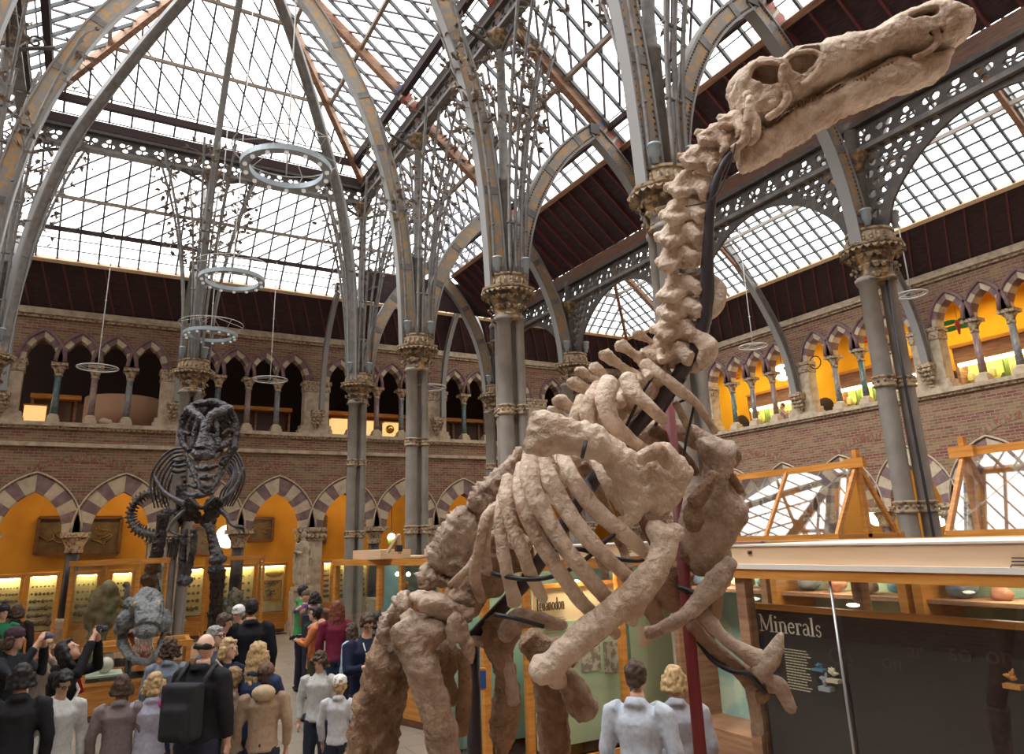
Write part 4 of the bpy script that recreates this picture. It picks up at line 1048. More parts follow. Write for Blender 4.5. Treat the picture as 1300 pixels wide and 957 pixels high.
# ---- rib cage, near side
near = [
 ([(752, 575, 2.9), (765, 598, 2.82), (780, 625, 2.78), (800, 655, 2.77)], [8, 10, 10, 8]),
 ([(712, 575, 2.88), (722, 598, 2.8), (738, 625, 2.74), (760, 650, 2.7), (788, 674, 2.7), (812, 695, 2.75), (838, 718, 2.85)], [8, 11, 11, 11, 10, 9, 8]),
 ([(688, 572, 2.87), (694, 600, 2.78), (708, 628, 2.71), (730, 662, 2.67), (756, 694, 2.66), (790, 726, 2.7), (812, 748, 2.78)], [10, 11, 11, 11, 10, 9, 8]),
 ([(674, 572, 2.86), (672, 600, 2.77), (680, 630, 2.7), (697, 662, 2.66), (722, 700, 2.64), (752, 738, 2.67), (785, 772, 2.75), (806, 790, 2.82)], [11, 13, 13, 12, 12, 11, 9, 7]),
 ([(661, 590, 2.88), (660, 622, 2.78), (667, 652, 2.71), (685, 688, 2.67), (708, 722, 2.66), (738, 764, 2.7), (784, 806, 2.8)], [8, 10, 10, 10, 10, 9, 7]),
 ([(644, 605, 2.9), (643, 635, 2.8), (650, 668, 2.74), (664, 702, 2.71), (677, 736, 2.72), (691, 762, 2.78)], [8, 10, 9, 9, 8, 6]),
 ([(636, 628, 2.9), (635, 660, 2.82), (638, 695, 2.77), (645, 730, 2.76), (654, 766, 2.8)], [6, 8, 8, 8, 9]),
 ([(632, 641, 2.92), (618, 655, 2.88), (612, 678, 2.85), (606, 705, 2.84), (603, 735, 2.86), (612, 762, 2.9)], [6, 6, 7, 7, 8, 6]),
 ([(628, 640, 2.95), (618, 662, 2.9), (617, 695, 2.87), (621, 728, 2.88)], [6, 7, 6, 5]),
 ([(612, 690, 2.9), (598, 716, 2.88), (584, 730, 2.88), (570, 743, 2.9)], [5, 5, 4, 3]),
 ([(608, 700, 2.92), (592, 724, 2.9), (578, 745, 2.9)], [5, 4, 3])]
for i, (p, r) in enumerate(near):
    bonetube('rib', p, r, B, IG, flat=.6, seed=i + 80, disp=.09)
far = [
 ([(700, 590, 3.2), (715, 620, 3.4), (735, 660, 3.5), (755, 695, 3.5), (769, 732, 3.45)], 7),
 ([(740, 590, 3.2), (760, 625, 3.4), (778, 665, 3.5), (792, 700, 3.5), (800, 722, 3.45)], 7),
 ([(670, 620, 3.2), (685, 655, 3.4), (700, 690, 3.48), (708, 718, 3.45)], 7),
 ([(655, 650, 3.2), (668, 690, 3.4), (680, 730, 3.45)], 7),
 ([(780, 600, 3.2), (805, 640, 3.4), (830, 690, 3.45), (846, 740, 3.4)], 7),
 ([(820, 756, 3.2), (830, 775, 3.2), (838, 800, 3.2)], 12)]
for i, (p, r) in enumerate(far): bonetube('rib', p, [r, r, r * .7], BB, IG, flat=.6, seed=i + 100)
# ---- tendon lattices over the hips and tail
flatbone('tendon_plate', [(662, 566), (645, 578), (628, 596), (606, 614), (592, 641), (604, 656), (622, 650), (638, 640), (650, 618), (664, 592)], 3.0, .05, BG, IG, edge=12, vox=2.8, disp=.011, ds=14, seed=6, ridge=.007, rdir=(.7, .7, 190))
flatbone('tendon_plate', [(588, 643), (568, 658), (554, 676), (547, 697), (543, 716), (560, 728), (586, 732), (604, 718), (618, 696), (618, 676), (608, 660), (597, 650)], 3.0, .06, BG, IG, holes=[[(568, 704), (578, 712), (574, 714), (566, 708)]], edge=12, vox=2.8, disp=.012, ds=14, seed=7, ridge=.008, rdir=(.7, .7, 170))
flatbone('tendon_plate', [(541, 718), (560, 727), (578, 730), (574, 742), (552, 743), (540, 748), (531, 740), (534, 726)], 2.98, .05, BG, IG, edge=9, vox=2.6, disp=.014, ds=14, seed=8, ridge=.01, rdir=(.3, .95, 190))
flatbone('sacral_spines', [(505, 752), (523, 762), (520, 776), (514, 792), (500, 816), (480, 810), (478, 800), (490, 775)], 2.95, .06, BG, IG, edge=10, vox=2.6, disp=.01, ds=14, seed=9, ridge=.011, rdir=(.88, .47, 230))
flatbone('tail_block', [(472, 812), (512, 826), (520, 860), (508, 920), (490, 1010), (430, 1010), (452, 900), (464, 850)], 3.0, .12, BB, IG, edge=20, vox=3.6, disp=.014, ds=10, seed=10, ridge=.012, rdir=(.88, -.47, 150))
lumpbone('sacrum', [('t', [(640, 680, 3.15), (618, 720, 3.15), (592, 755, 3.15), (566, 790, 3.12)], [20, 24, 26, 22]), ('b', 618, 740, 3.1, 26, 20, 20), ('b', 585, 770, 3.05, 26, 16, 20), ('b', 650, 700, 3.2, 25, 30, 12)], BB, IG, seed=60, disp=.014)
# ---- hips
flatbone('hip_bone', [(522, 752), (545, 750), (570, 757), (590, 770), (605, 776), (598, 790), (570, 788), (545, 778), (528, 768)], 2.86, .05, BG, IG, edge=10, vox=2.6, disp=.009, seed=11, dx=.15)
flatbone('hip_bone', [(514, 774), (540, 778), (566, 788), (560, 800), (536, 792), (516, 786)], 2.9, .05, BB, IG, edge=8, vox=2.6, disp=.007, seed=12)
lumpbone('thigh_bone', [('t', [(512, 790, 2.85), (520, 812, 2.82), (534, 845, 2.8), (548, 885, 2.8), (560, 930, 2.8), (572, 1000, 2.8)], [20, 22, 23, 22, 21, 24]), ('b', 548, 800, 2.84, 24, 19, 20), ('t', [(548, 802, 2.84), (528, 820, 2.82)], [18, 20]), ('t', [(516, 790, 2.86), (526, 776, 2.87)], [14, 8])], BG, IG, vox=3.2, seed=61, disp=.01, d=2.85, sm=5)
flatbone('ischium', [(579, 776), (592, 792), (598, 808), (603, 822), (600, 842), (590, 832), (581, 814), (573, 824), (568, 804), (570, 786)], 2.8, .03, BG, IG, edge=8, vox=2.4, disp=.007, seed=13)
bonetube('ischium_shaft', [(588, 830, 2.9), (590, 870, 2.92), (586, 930, 2.95)], [9, 9, 9], BB, IG, seed=62)
lumpbone('hip_socket', [('b', 560, 838, 3.0, 26, 26, 20), ('t', [(560, 820, 2.95), (552, 850, 2.98), (575, 890, 3.0)], [12, 16, 14])], BB, IG, seed=63, disp=.012)
flatbone('pubis', [(610, 806), (618, 790), (632, 784), (648, 790), (662, 798), (656, 815), (650, 830), (655, 860), (662, 910), (640, 960), (622, 930), (628, 880), (624, 840), (614, 822)], 3.1, .07, BB, IG, edge=14, vox=3, disp=.012, seed=14)
bonetube('pubis_rod', [(640, 808, 3.0), (658, 786, 3.0), (684, 786, 3.0), (716, 794, 3.05)], [10, 12, 11, 8], BG, IG, seed=64)
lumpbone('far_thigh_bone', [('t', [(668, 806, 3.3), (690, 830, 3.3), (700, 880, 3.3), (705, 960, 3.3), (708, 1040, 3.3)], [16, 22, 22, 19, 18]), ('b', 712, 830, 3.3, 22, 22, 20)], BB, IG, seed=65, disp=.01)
flatbone('far_hip_blade', [(705, 838), (722, 842), (740, 862), (760, 900), (735, 915), (712, 880)], 3.2, .04, BG, IG, edge=10, vox=3, disp=.008, seed=15)
bonetube('curved_hip_strut', [(600, 812, 3.1), (630, 822, 3.08), (645, 848, 3.05), (650, 890, 3.05)], [7, 8, 9, 10], BG, IG, seed=66)
# ---- far shoulder, breast plates
flatbone('coracoid', [(884, 560), (905, 556), (930, 561), (934, 580), (925, 612), (944, 634), (947, 655), (935, 675), (920, 702), (905, 724), (880, 728), (866, 705), (860, 668), (870, 630), (888, 610), (893, 588)], 3.15, .1, BG, IG, edge=22, vox=3, disp=.009, ds=8, seed=16)
bonetube('far_shoulder_blade', [(800, 560, 3.35), (845, 545, 3.4), (885, 556, 3.35), (918, 572, 3.25)], [14, 15, 14, 12], BG, IG, seed=67)
lumpbone('breast_bone', [('t', [(880, 640, 3.0), (898, 618, 2.98), (908, 598, 2.98)], [12, 10, 8]), ('b', 880, 655, 3.02, 14, 22, 14), ('b', 932, 580, 3.1, 10, 14, 10), ('t', [(925, 600, 3.1), (942, 625, 3.12)], [7, 7])], BB, IG, seed=68)
lumpbone('breast_bone', [('b', 850, 745, 3.2, 20, 34, 16), ('b', 882, 700, 3.15, 26, 26, 18)], BB, IG, seed=69, disp=.012)
# ---- far arm
lumpbone('forearm_bone', [('t', [(818, 803, 2.95), (836, 800, 2.95), (860, 788, 2.97), (884, 768, 3.0), (905, 745, 3.0), (922, 722, 3.0)], [8, 9, 10, 12, 16, 14]), ('b', 926, 716, 3.0, 10, 11, 12), ('b', 908, 735, 3.0, 14, 16, 10)], BG, IG, seed=71, d=3.0, sm=4)
bonetube('forearm_bone', [(911, 745, 3.0), (908, 770, 3.02), (902, 792, 3.02)], [10, 9, 11], BB, IG, seed=72)
bonetube('wrist_bone', [(896, 780, 3.02), (912, 803, 3.0), (934, 820, 2.98), (962, 836, 2.96)], [11, 8, 9, 13], BG, IG, seed=73)
bonetube('forearm_bone', [(876, 794, 3.05), (905, 822, 3.03), (934, 848, 3.0), (968, 884, 2.97)], [9, 9, 10, 12], BB, IG, seed=74)
lumpbone('thumb_spike', [('t', [(962, 858, 2.95), (978, 836, 2.95), (988, 818, 2.95), (992, 803, 2.95)], [13, 13, 9, 3])], BG, IG, seed=75, vox=2.2)
bonetube('finger_bone', [(975, 868, 2.95), (990, 872, 2.94), (1004, 900, 2.93)], [11, 10, 9], BG, IG, seed=76)
bonetube('finger_bone', [(955, 872, 2.97), (958, 900, 2.97), (962, 930, 2.97)], [10, 8, 8], BG, IG, seed=77)
# ---- steel armature
mb = MB(); A = [(947, 178, 3.02), (922, 202, 3.0), (906, 240, 2.99), (900, 290, 2.99), (898, 340, 2.99), (897, 385, 3.0), (888, 430, 3.02), (868, 468, 3.05), (838, 508, 3.1), (805, 545, 3.12), (768, 590, 3.14), (730, 645, 3.15), (700, 690, 3.15), (672, 732, 3.15), (640, 768, 3.15), (600, 810, 3.15)]
P = smoothpath([at_d(*p) for p in A], 6); mb.tube(P, [interp([4, 5, 6, 6, 8, 9, 9, 9.5, 10, 10, 10, 10, 9.5, 9.5, 9.5, 9.5], i, len(P)) * 3.05 / FPX for i in range(len(P))], 12); mb.build('steel_spine_bar', M['tubeb'], IG)
def rod(pts, r, name='steel_wire', m='black'):
    b = MB(); b.tube(smoothpath([at_d(*p) for p in pts], 4), r, 6); return b.build(name, M[m], IG)
rod([(716, 585, 2.95), (745, 622, 2.8), (782, 668, 2.7), (765, 690, 2.68), (735, 716, 2.68), (700, 732, 2.68), (665, 735, 2.7), (625, 728, 2.8)], .009)
rod([(782, 668, 2.7), (760, 640, 2.75), (745, 610, 2.85)], .009)
rod([(690, 700, 3.0), (735, 697, 2.72), (760, 705, 2.8), (810, 712, 2.9), (840, 700, 2.95)], .009)
rod([(628, 780, 2.75), (655, 785, 2.72), (690, 795, 2.75)], .009)
rod([(696, 845, 2.72), (735, 830, 2.74), (775, 800, 2.75), (812, 762, 2.8)], .011, 'steel_brace')
rod([(862, 745, 3.1), (895, 757, 3.0), (905, 758, 3.0)], .012, 'steel_brace')
rod([(868, 790, 3.1), (885, 812, 3.06), (905, 838, 3.02), (930, 852, 2.96), (950, 856, 2.94), (972, 880, 2.93)], .011, 'steel_brace')
rod([(858, 512, 3.12), (880, 505, 3.05), (880, 520, 3.0), (872, 555, 2.98), (868, 580, 2.98)], .006)
rod([(832, 540, 3.05), (850, 510, 3.0), (870, 480, 3.05)], .008)
rod([(790, 552, 3.05), (815, 500, 3.0), (835, 468, 3.02)], .007)
rod([(934, 182, 2.98), (925, 215, 2.97), (905, 252, 2.96), (870, 262, 2.92)], .003)
# red props
pb = at_d(864, 680, 3.16); pt = at_d(852, 492, 3.12)
mb = MB(); mb.tube([(pb.x, pb.y, .3), (pb.x, pb.y, pt.z)], .026, 16); mb.tube([(pb.x, pb.y, .3), (pb.x, pb.y, .36)], .09, 16); mb.build('red_support_post', M['red'], IG)
pb2 = at_d(600, 812, 3.15); mb = MB(); mb.tube([(pb2.x, pb2.y, .3), (pb2.x, pb2.y, pb2.z)], .03, 12); mb.build('support_post', M['tubeb'], IG)
# shins and feet (below the frame) so that the animal stands on its plinth
for (x0, x1, d) in ((572, 545, 2.85), (708, 690, 3.3)):
    k = at_d(x0, 1000 if x0 < 600 else 1040, d); g = V((k.x - .25, k.y + .15, .42))
    mb = MB(); mb.tube([k, k.lerp(g, .5) + V((0, 0, 0)), g], [.085, .05, .06], 12); mb.build('shin_bone', BG, IG)
    for a in (-.4, 0, .4):
        e = g + V((.34 * cos(a) * .5, -.3 + .2 * a, -.06)); mb = MB(); mb.tube([g, g.lerp(e, .5) + V((0, 0, .02)), e], [.05, .04, .03], 8); mb.build('toe_bone', BG, IG)
c = at_d(690, 900, 3.15)
mb = MB(); mb.box((c.x, c.y, .06), (3.4, 1.9, .42), Matrix.Rotation(radians(-30), 3, 'Z')); mb.box((c.x, c.y, .28), (3.5, 2.0, .05), Matrix.Rotation(radians(-30), 3, 'Z')); tag(mb.build('plinth', M['woodr']), 'low wooden plinth under the huge pale skeleton', 'plinth')
# ================================================================ dark skeleton facing us
RX = empty('tyrannosaur_skeleton', (2.3, 18.6, .4), 0, 'tall black dinosaur skeleton facing the camera at the left, before the back wall', 'dinosaur skeleton')
q2 = lambda x, y, d=17.0: (140 + x / 2.586, 490 + y / 2.586, d)
def q2s(*l): return [q2(*p) for p in l]
RB, RS = M['rexbone'], M['rexskull']
def tb_(name, pts, r, m=RB, sub=4, n=8, disp=.08, seed=0, parent=None, flat=.8):
    return bonetube(name, q2s(*pts), [k / 2.586 for k in (r if isinstance(r, (list, tuple)) else [r, r])], m, parent or RX, flat, n, sub, disp, seed)
dz = 15.9
def t3(pts, r): return ('t', q2s(*pts), [k / 2.586 for k in r])
def b3(x, y, d, rx, ry, rd): p = q2(x, y, d); return ('b', p[0], p[1], p[2], rx / 2.586, ry / 2.586, rd / 2.586)
SK = lumpbone('skull', [
    b3(262, 78, 16.4, 22, 16, 20), b3(382, 76, 16.4, 24, 16, 20),
    t3([(266, 84, 16.3), (286, 92, 16.15), (303, 112, 16.0), (311, 135, 15.9)], [10, 11, 12, 15]),
    t3([(378, 82, 16.3), (350, 86, 16.15), (326, 104, 16.0), (312, 135, 15.9)], [11, 14, 14, 15]),
    t3([(311, 120, 15.95), (310, 150, 15.75), (304, 180, 15.6), (298, 208, 15.5)], [15, 14, 20, 27]),
    t3([(322, 170, 15.7), (330, 205, 15.6), (322, 232, 15.5)], [12, 18, 20]), t3([(292, 190, 15.7), (278, 220, 15.6), (292, 238, 15.5)], [10, 14, 16]),
    t3([(338, 205, 15.7), (366, 196, 16.0), (398, 178, 16.3)], [12, 9, 10]), t3([(345, 110, 16.1), (352, 150, 15.95), (350, 195, 15.8)], [6, 7, 11]), t3([(285, 100, 16.2), (276, 150, 16.1), (272, 200, 15.9)], [6, 7, 10]), b3(305, 222, 15.5, 32, 20, 26)], RS, RX, vox=.6, disp=.035, ds=5, seed=200, d=16, sm=1)
lumpbone('cheek_bones', [t3([(256, 82, 16.5), (238, 112, 16.5), (234, 150, 16.4), (242, 192, 16.2), (262, 214, 16.0)], [13, 13, 12, 12, 10]), t3([(390, 80, 16.5), (408, 118, 16.5), (412, 160, 16.4), (404, 205, 16.2), (378, 240, 16.0), (366, 262, 15.9)], [14, 14, 13, 14, 13, 10]),
    t3([(240, 150, 16.4), (262, 160, 16.2)], [7, 6]), t3([(410, 150, 16.4), (385, 146, 16.2), (370, 160, 16.1)], [8, 6, 6]), t3([(262, 70, 16.7), (300, 56, 16.8), (345, 54, 16.8), (385, 70, 16.7)], [12, 14, 14, 12])], RB, SK, vox=.8, disp=.03, ds=5, d=16.3, sm=1)
lumpbone('braincase', [b3(324, 128, 17.0, 76, 70, 16), b3(322, 200, 16.6, 54, 48, 16)], RB, SK, vox=1.2, disp=.02, d=16)
lumpbone('lower_jaw', [t3([(252, 205, 16.4), (262, 250, 16.1), (280, 300, 15.8), (298, 338, 15.6)], [10, 10, 9, 7]), t3([(398, 210, 16.4), (378, 260, 16.1), (350, 310, 15.8), (330, 342, 15.6)], [10, 10, 9, 7]), t3([(298, 338, 15.6), (315, 350, 15.6), (330, 342, 15.6)], [7, 7, 7])], RS, RX, vox=.8, disp=.02, d=16)
mb = MB()
for i in range(16):
    s = -1 if i % 2 else 1; t = (i // 2) / 7; x = 305 + s * (18 + 34 * t); y = 244 - 26 * t; a = at_d(*q2(x, y, 15.5 + t * .6)); b_ = at_d(*q2(x - s * 2, y + 22 - 6 * t, 15.5 + t * .6)); mb.tube([a, b_], [.035, .008], 6)
for i in range(12):
    s = -1 if i % 2 else 1; t = (i // 2) / 5; x = 315 + s * (14 + 50 * t); y = 330 - 90 * t; a = at_d(*q2(x, y, 15.6 + t * .6)); b_ = at_d(*q2(x, y - 18, 15.6 + t * .6)); mb.tube([a, b_], [.03, .006], 6)
mb.build('teeth', mat('dark_tooth', (.3, .27, .24), .4), SK)
# neck and back seen end on
for i, (x, y) in enumerate(((285, 268), (290, 298), (280, 328), (268, 356))):
    for s in (0,): lumpbone('neck_vertebra', [b3(x + 20, y, 17 + i * .3, 38, 12, 24), t3([(x - 30, y - 4, 17 + i * .3), (x + 20, y + 3, 17 + i * .3), (x + 72, y - 6, 17 + i * .3)], [6, 10, 6])], RS, RX, vox=1.1, disp=.02, d=17, seed=i)
for i in range(6): tb_('back_vertebra', [(195 + i, 240 + i * 18, 18.2 + i * .2), (222, 246 + i * 18, 18.2 + i * .2), (248, 240 + i * 18, 18.2 + i * .2)], [5, 7, 5], RS, seed=i)
# ribs
for i in range(7):
    t = i / 6; d = 17.2 + t * 2.0
    tb_('rib', [(240 - t * 4, 204 + t * 66, d), (196 + t * 16, 212 + t * 76, d), (148 + t * 58, 262 + t * 56, d - .2), (132 + t * 70, 325 + t * 30, d - .3), (146 + t * 70, 400 - t * 8, d - .2)], [4.4, 4.2, 4, 3.6, 2.4], RS if i % 2 == 0 else RB, seed=i, disp=.04)
    tb_('rib', [(396 - t * 10, 210 + t * 66, d), (420 - t * 24, 226 + t * 76, d), (442 - t * 60, 285 + t * 40, d - .2), (430 - t * 66, 340 + t * 10, d - .3), (400 - t * 46, 394, d - .2)], [4.4, 4.2, 4, 3.6, 2.4], RS if i % 2 == 0 else RB, seed=i + 20, disp=.04)
# shoulder blades and coracoids
tb_('shoulder_blade', [(140, 290, 17.0), (165, 335, 16.8), (205, 368, 16.6), (248, 388, 16.5)], [5, 7, 8, 11], RS, seed=3)
tb_('shoulder_blade', [(436, 268, 17.0), (420, 315, 16.8), (395, 352, 16.6), (362, 382, 16.5)], [5, 7, 8, 11], RS, seed=4)
lumpbone('coracoid', [b3(262, 405, 16.5, 32, 42, 14), b3(285, 430, 16.5, 16, 24, 10)], RB, RX, vox=.9, disp=.03, d=16.5)
lumpbone('coracoid', [b3(338, 398, 16.5, 32, 38, 14), b3(318, 430, 16.5, 16, 22, 10)], RB, RX, vox=.9, disp=.03, d=16.5, seed=4)
tb_('wishbone', [(262, 370, 16.4), (300, 400, 16.3), (345, 368, 16.4)], 7, RB)
tb_('small_arm', [(360, 405, 16.4), (384, 428, 16.2), (392, 448, 16.1), (412, 462, 16.0), (432, 462, 15.9), (440, 482, 15.9)], [11, 9, 6, 6, 5, 3], RS, seed=6)
tb_('small_arm', [(245, 410, 16.4), (218, 432, 16.2), (196, 458, 16.1), (186, 478, 16.0)], [9, 7, 6, 3], RS, seed=7)
tb_('hand_claw', [(412, 464, 16.0), (425, 476, 15.9), (422, 488, 15.9)], [4, 3, 2], RS); tb_('hand_claw', [(190, 470, 16.1), (215, 486, 16.0), (240, 490, 16.0)], [5, 3, 2], RS)
lumpbone('pelvis', [b3(200, 440, 18.6, 40, 34, 20), t3([(170, 420, 18.4), (210, 415, 18.6), (250, 430, 18.5)], [16, 18, 14]), b3(320, 440, 18.4, 30, 24, 20), t3([(230, 330, 18.8), (240, 400, 18.6)], [20, 22])], RB, RX, vox=1.2, disp=.03, d=18)
# legs
lumpbone('thigh_bone', [t3([(175, 420, 18.0), (168, 470, 17.9), (155, 540, 17.7), (138, 610, 17.6)], [20, 18, 20, 24]), b3(128, 636, 17.5, 30, 24, 22)], RB, RX, vox=1.2, disp=.03, d=17.8)
lumpbone('shin_bone', [t3([(132, 640, 17.6), (150, 700, 17.9), (160, 780, 18.2), (165, 840, 18.3)], [24, 17, 15, 18])], RB, RX, vox=1.2, disp=.03, d=17.8, seed=2)
lumpbone('thigh_bone', [t3([(318, 452, 17.8), (334, 490, 17.7), (344, 535, 17.6), (350, 560, 17.5)], [14, 15, 18, 22]), b3(338, 572, 17.4, 16, 16, 16), b3(366, 568, 17.4, 16, 16, 16)], RS, RX, vox=1.0, disp=.025, d=17.6, seed=3)
lumpbone('shin_bone', [t3([(346, 596, 17.5), (347, 640, 17.6), (346, 700, 17.7), (344, 765, 17.8)], [26, 18, 19, 22]), t3([(372, 600, 17.6), (366, 680, 17.7), (362, 760, 17.8)], [9, 7, 8])], RB, RX, vox=1.2, disp=.03, d=17.7, seed=5)
for k, (x, y) in enumerate(((165, 840), (344, 765))):
    for s in (-18, 0, 18):
        base = at_d(*q2(x, y, 18.0)); e = at_d(*q2(x + s, y + (60 if k else 20), 17.7)); e.z = max(e.z, .47); f_ = at_d(*q2(x + s * 2.2 - 10, y + 70, 17.2)); f_.z = .45
        mb = MB(); mb.tube([base, e, f_], [.17, .11, .06], 8); mb.build('toe_bone', RB, RX)
for (x0, x1) in ((244, 236), (276, 252)):
    lumpbone('pubis', [t3([(x0, 470, 17.9), (x0 - 4, 540, 17.7), (x1, 620, 17.6)], [12, 11, 12]), b3(x1, 640, 17.5, 16, 16, 26)], RS, RX, vox=1.0, disp=.02, d=17.7, seed=x0)
for i in range(8): tb_('belly_rib', [(188 + i * 8, 500, 18.3), (190 + i * 8, 535, 18.2), (186 + i * 8, 560 + 8 * (i % 2), 18.1)], [4, 3, 2], RB, seed=i)
# tail sweeping out behind to the left
tail = smoothpath([V((178, 380, 19.4)), V((140, 352, 20)), V((105, 362, 20.3)), V((76, 392, 20.4)), V((66, 430, 20.3)), V((82, 466, 20.0)), V((112, 482, 19.6)), V((150, 492, 19.2)), V((180, 500, 18.9))], 3)
for i, p in enumerate(tail):
    r = 9 + 6 * i / len(tail); c = (p.x, p.y, p.z)
    t = (tail[min(i + 1, len(tail) - 1)] - tail[max(i - 1, 0)]); t.z = 0; t.normalize(); n_ = V((t.y, -t.x, 0))
    if n_.x + n_.y * .3 > 0: n_ = -n_
    lumpbone('tail_vertebra', [b3(c[0], c[1], c[2], r, r, r), t3([c, (c[0] + n_.x * r * 1.6, c[1] + n_.y * r * 1.6, c[2])], [r * .5, r * .3]), t3([c, (c[0] - n_.x * r * 2.0, c[1] - n_.y * r * 2.0, c[2])], [r * .45, r * .25]), t3([(c[0], c[1], c[2] - .14), (c[0], c[1], c[2] + .14)], [r * .4, r * .4])], RS, RX, vox=1.1, disp=.01, d=20, seed=i, sm=1)
mb = MB(); mb.box((2.2, 18.4, .12), (2.8, 2.6, .54)); tag(mb.build('plinth', M['woodr']), 'low plinth under the tall black skeleton, behind the crowd', 'plinth')

# ---- head model on a stand
HM = empty('dinosaur_head_model', at_d(185, 860, 11.60), 0, 'grey scaly carnivorous dinosaur head model with open mouth and pink tongue, at lower left', 'model head')
w8 = lambda x, y, d=11.60: (x / 4.333, 740 + y / 4.333, d)
def t8(pts, r): return ('t', [w8(*p) for p in pts], [k / 4.333 for k in r])
def b8(x, y, d, rx, ry, rd): p = w8(x, y, d); return ('b', p[0], p[1], p[2], rx / 4.333, ry / 4.333, rd / 4.333)
lumpbone('head_skin', [b8(800, 110, 11.90, 66, 75, 120), b8(795, 60, 13.0, 30, 38, 60), t8([(745, 110, 11.70), (790, 140, 11.40), (805, 230, 11.20)], [36, 46, 62]), t8([(868, 95, 11.80), (850, 150, 11.40), (825, 240, 11.20)], [26, 46, 60]),
    b8(800, 262, 11.15, 66, 42, 50), b8(714, 112, 11.80, 34, 32, 40), b8(880, 95, 11.80, 20, 30, 30), b8(702, 200, 11.70, 56, 58, 70), b8(886, 200, 11.70, 46, 56, 70), b8(675, 240, 11.70, 40, 42, 60), b8(912, 220, 11.70, 30, 46, 60)], M['rexskin'], HM, vox=1.1, disp=.02, ds=14, seed=3, d=11.50, sm=4)
lumpbone('lower_jaw', [t8([(668, 270, 11.80), (672, 330, 11.60), (700, 385, 11.40), (750, 425, 11.20), (800, 438, 11.10), (845, 420, 11.20), (880, 350, 11.50), (900, 270, 11.80)], [26, 28, 24, 20, 18, 18, 16, 16])], M['rexskin'], HM, vox=1.1, disp=.02, ds=14, seed=5, d=11.50)
lumpbone('tongue', [t8([(760, 300, 11.80), (785, 350, 11.50), (805, 395, 11.30)], [44, 36, 26]), b8(765, 280, 11.90, 90, 30, 40)], M['mouth'], HM, vox=1.2, disp=.01, d=11.50)
for (x, y) in ((742, 118), (872, 112)):
    lumpbone('eye', [b8(x, y, 11.42 if x < 800 else 11.48, 13, 17, 13)], mat('eye_amber', (.5, .4, .12), .2), HM, vox=.5, d=11.50, disp=0)
mb = MB()
for i in range(9):
    for (sx, tx) in ((750, 12), (770, 10)):
        x = 748 + i * 11; a = at_d(*w8(x, 308 - abs(i - 4) * 1.5, 11.25)); b_ = at_d(*w8(x, 340 + (i % 3) * 5, 11.25))
    mb.tube([a, b_], [.028, .006], 6)
    a = at_d(*w8(738 + i * 13, 400 - abs(i - 4) * 7, 11.30)); b_ = at_d(*w8(738 + i * 13, 368 - abs(i - 4) * 7, 11.30)); mb.tube([a, b_], [.025, .006], 6)
mb.build('teeth', M['tooth'], HM)
p = at_d(*w8(710, 420, 11.70)); mb = MB(); mb.tube([p, (p.x, p.y, FLOOR)], .05, 8); mb.tube([(p.x, p.y, FLOOR), (p.x, p.y, FLOOR + .05)], .3, 14); mb.build('stand', M['black'], HM)
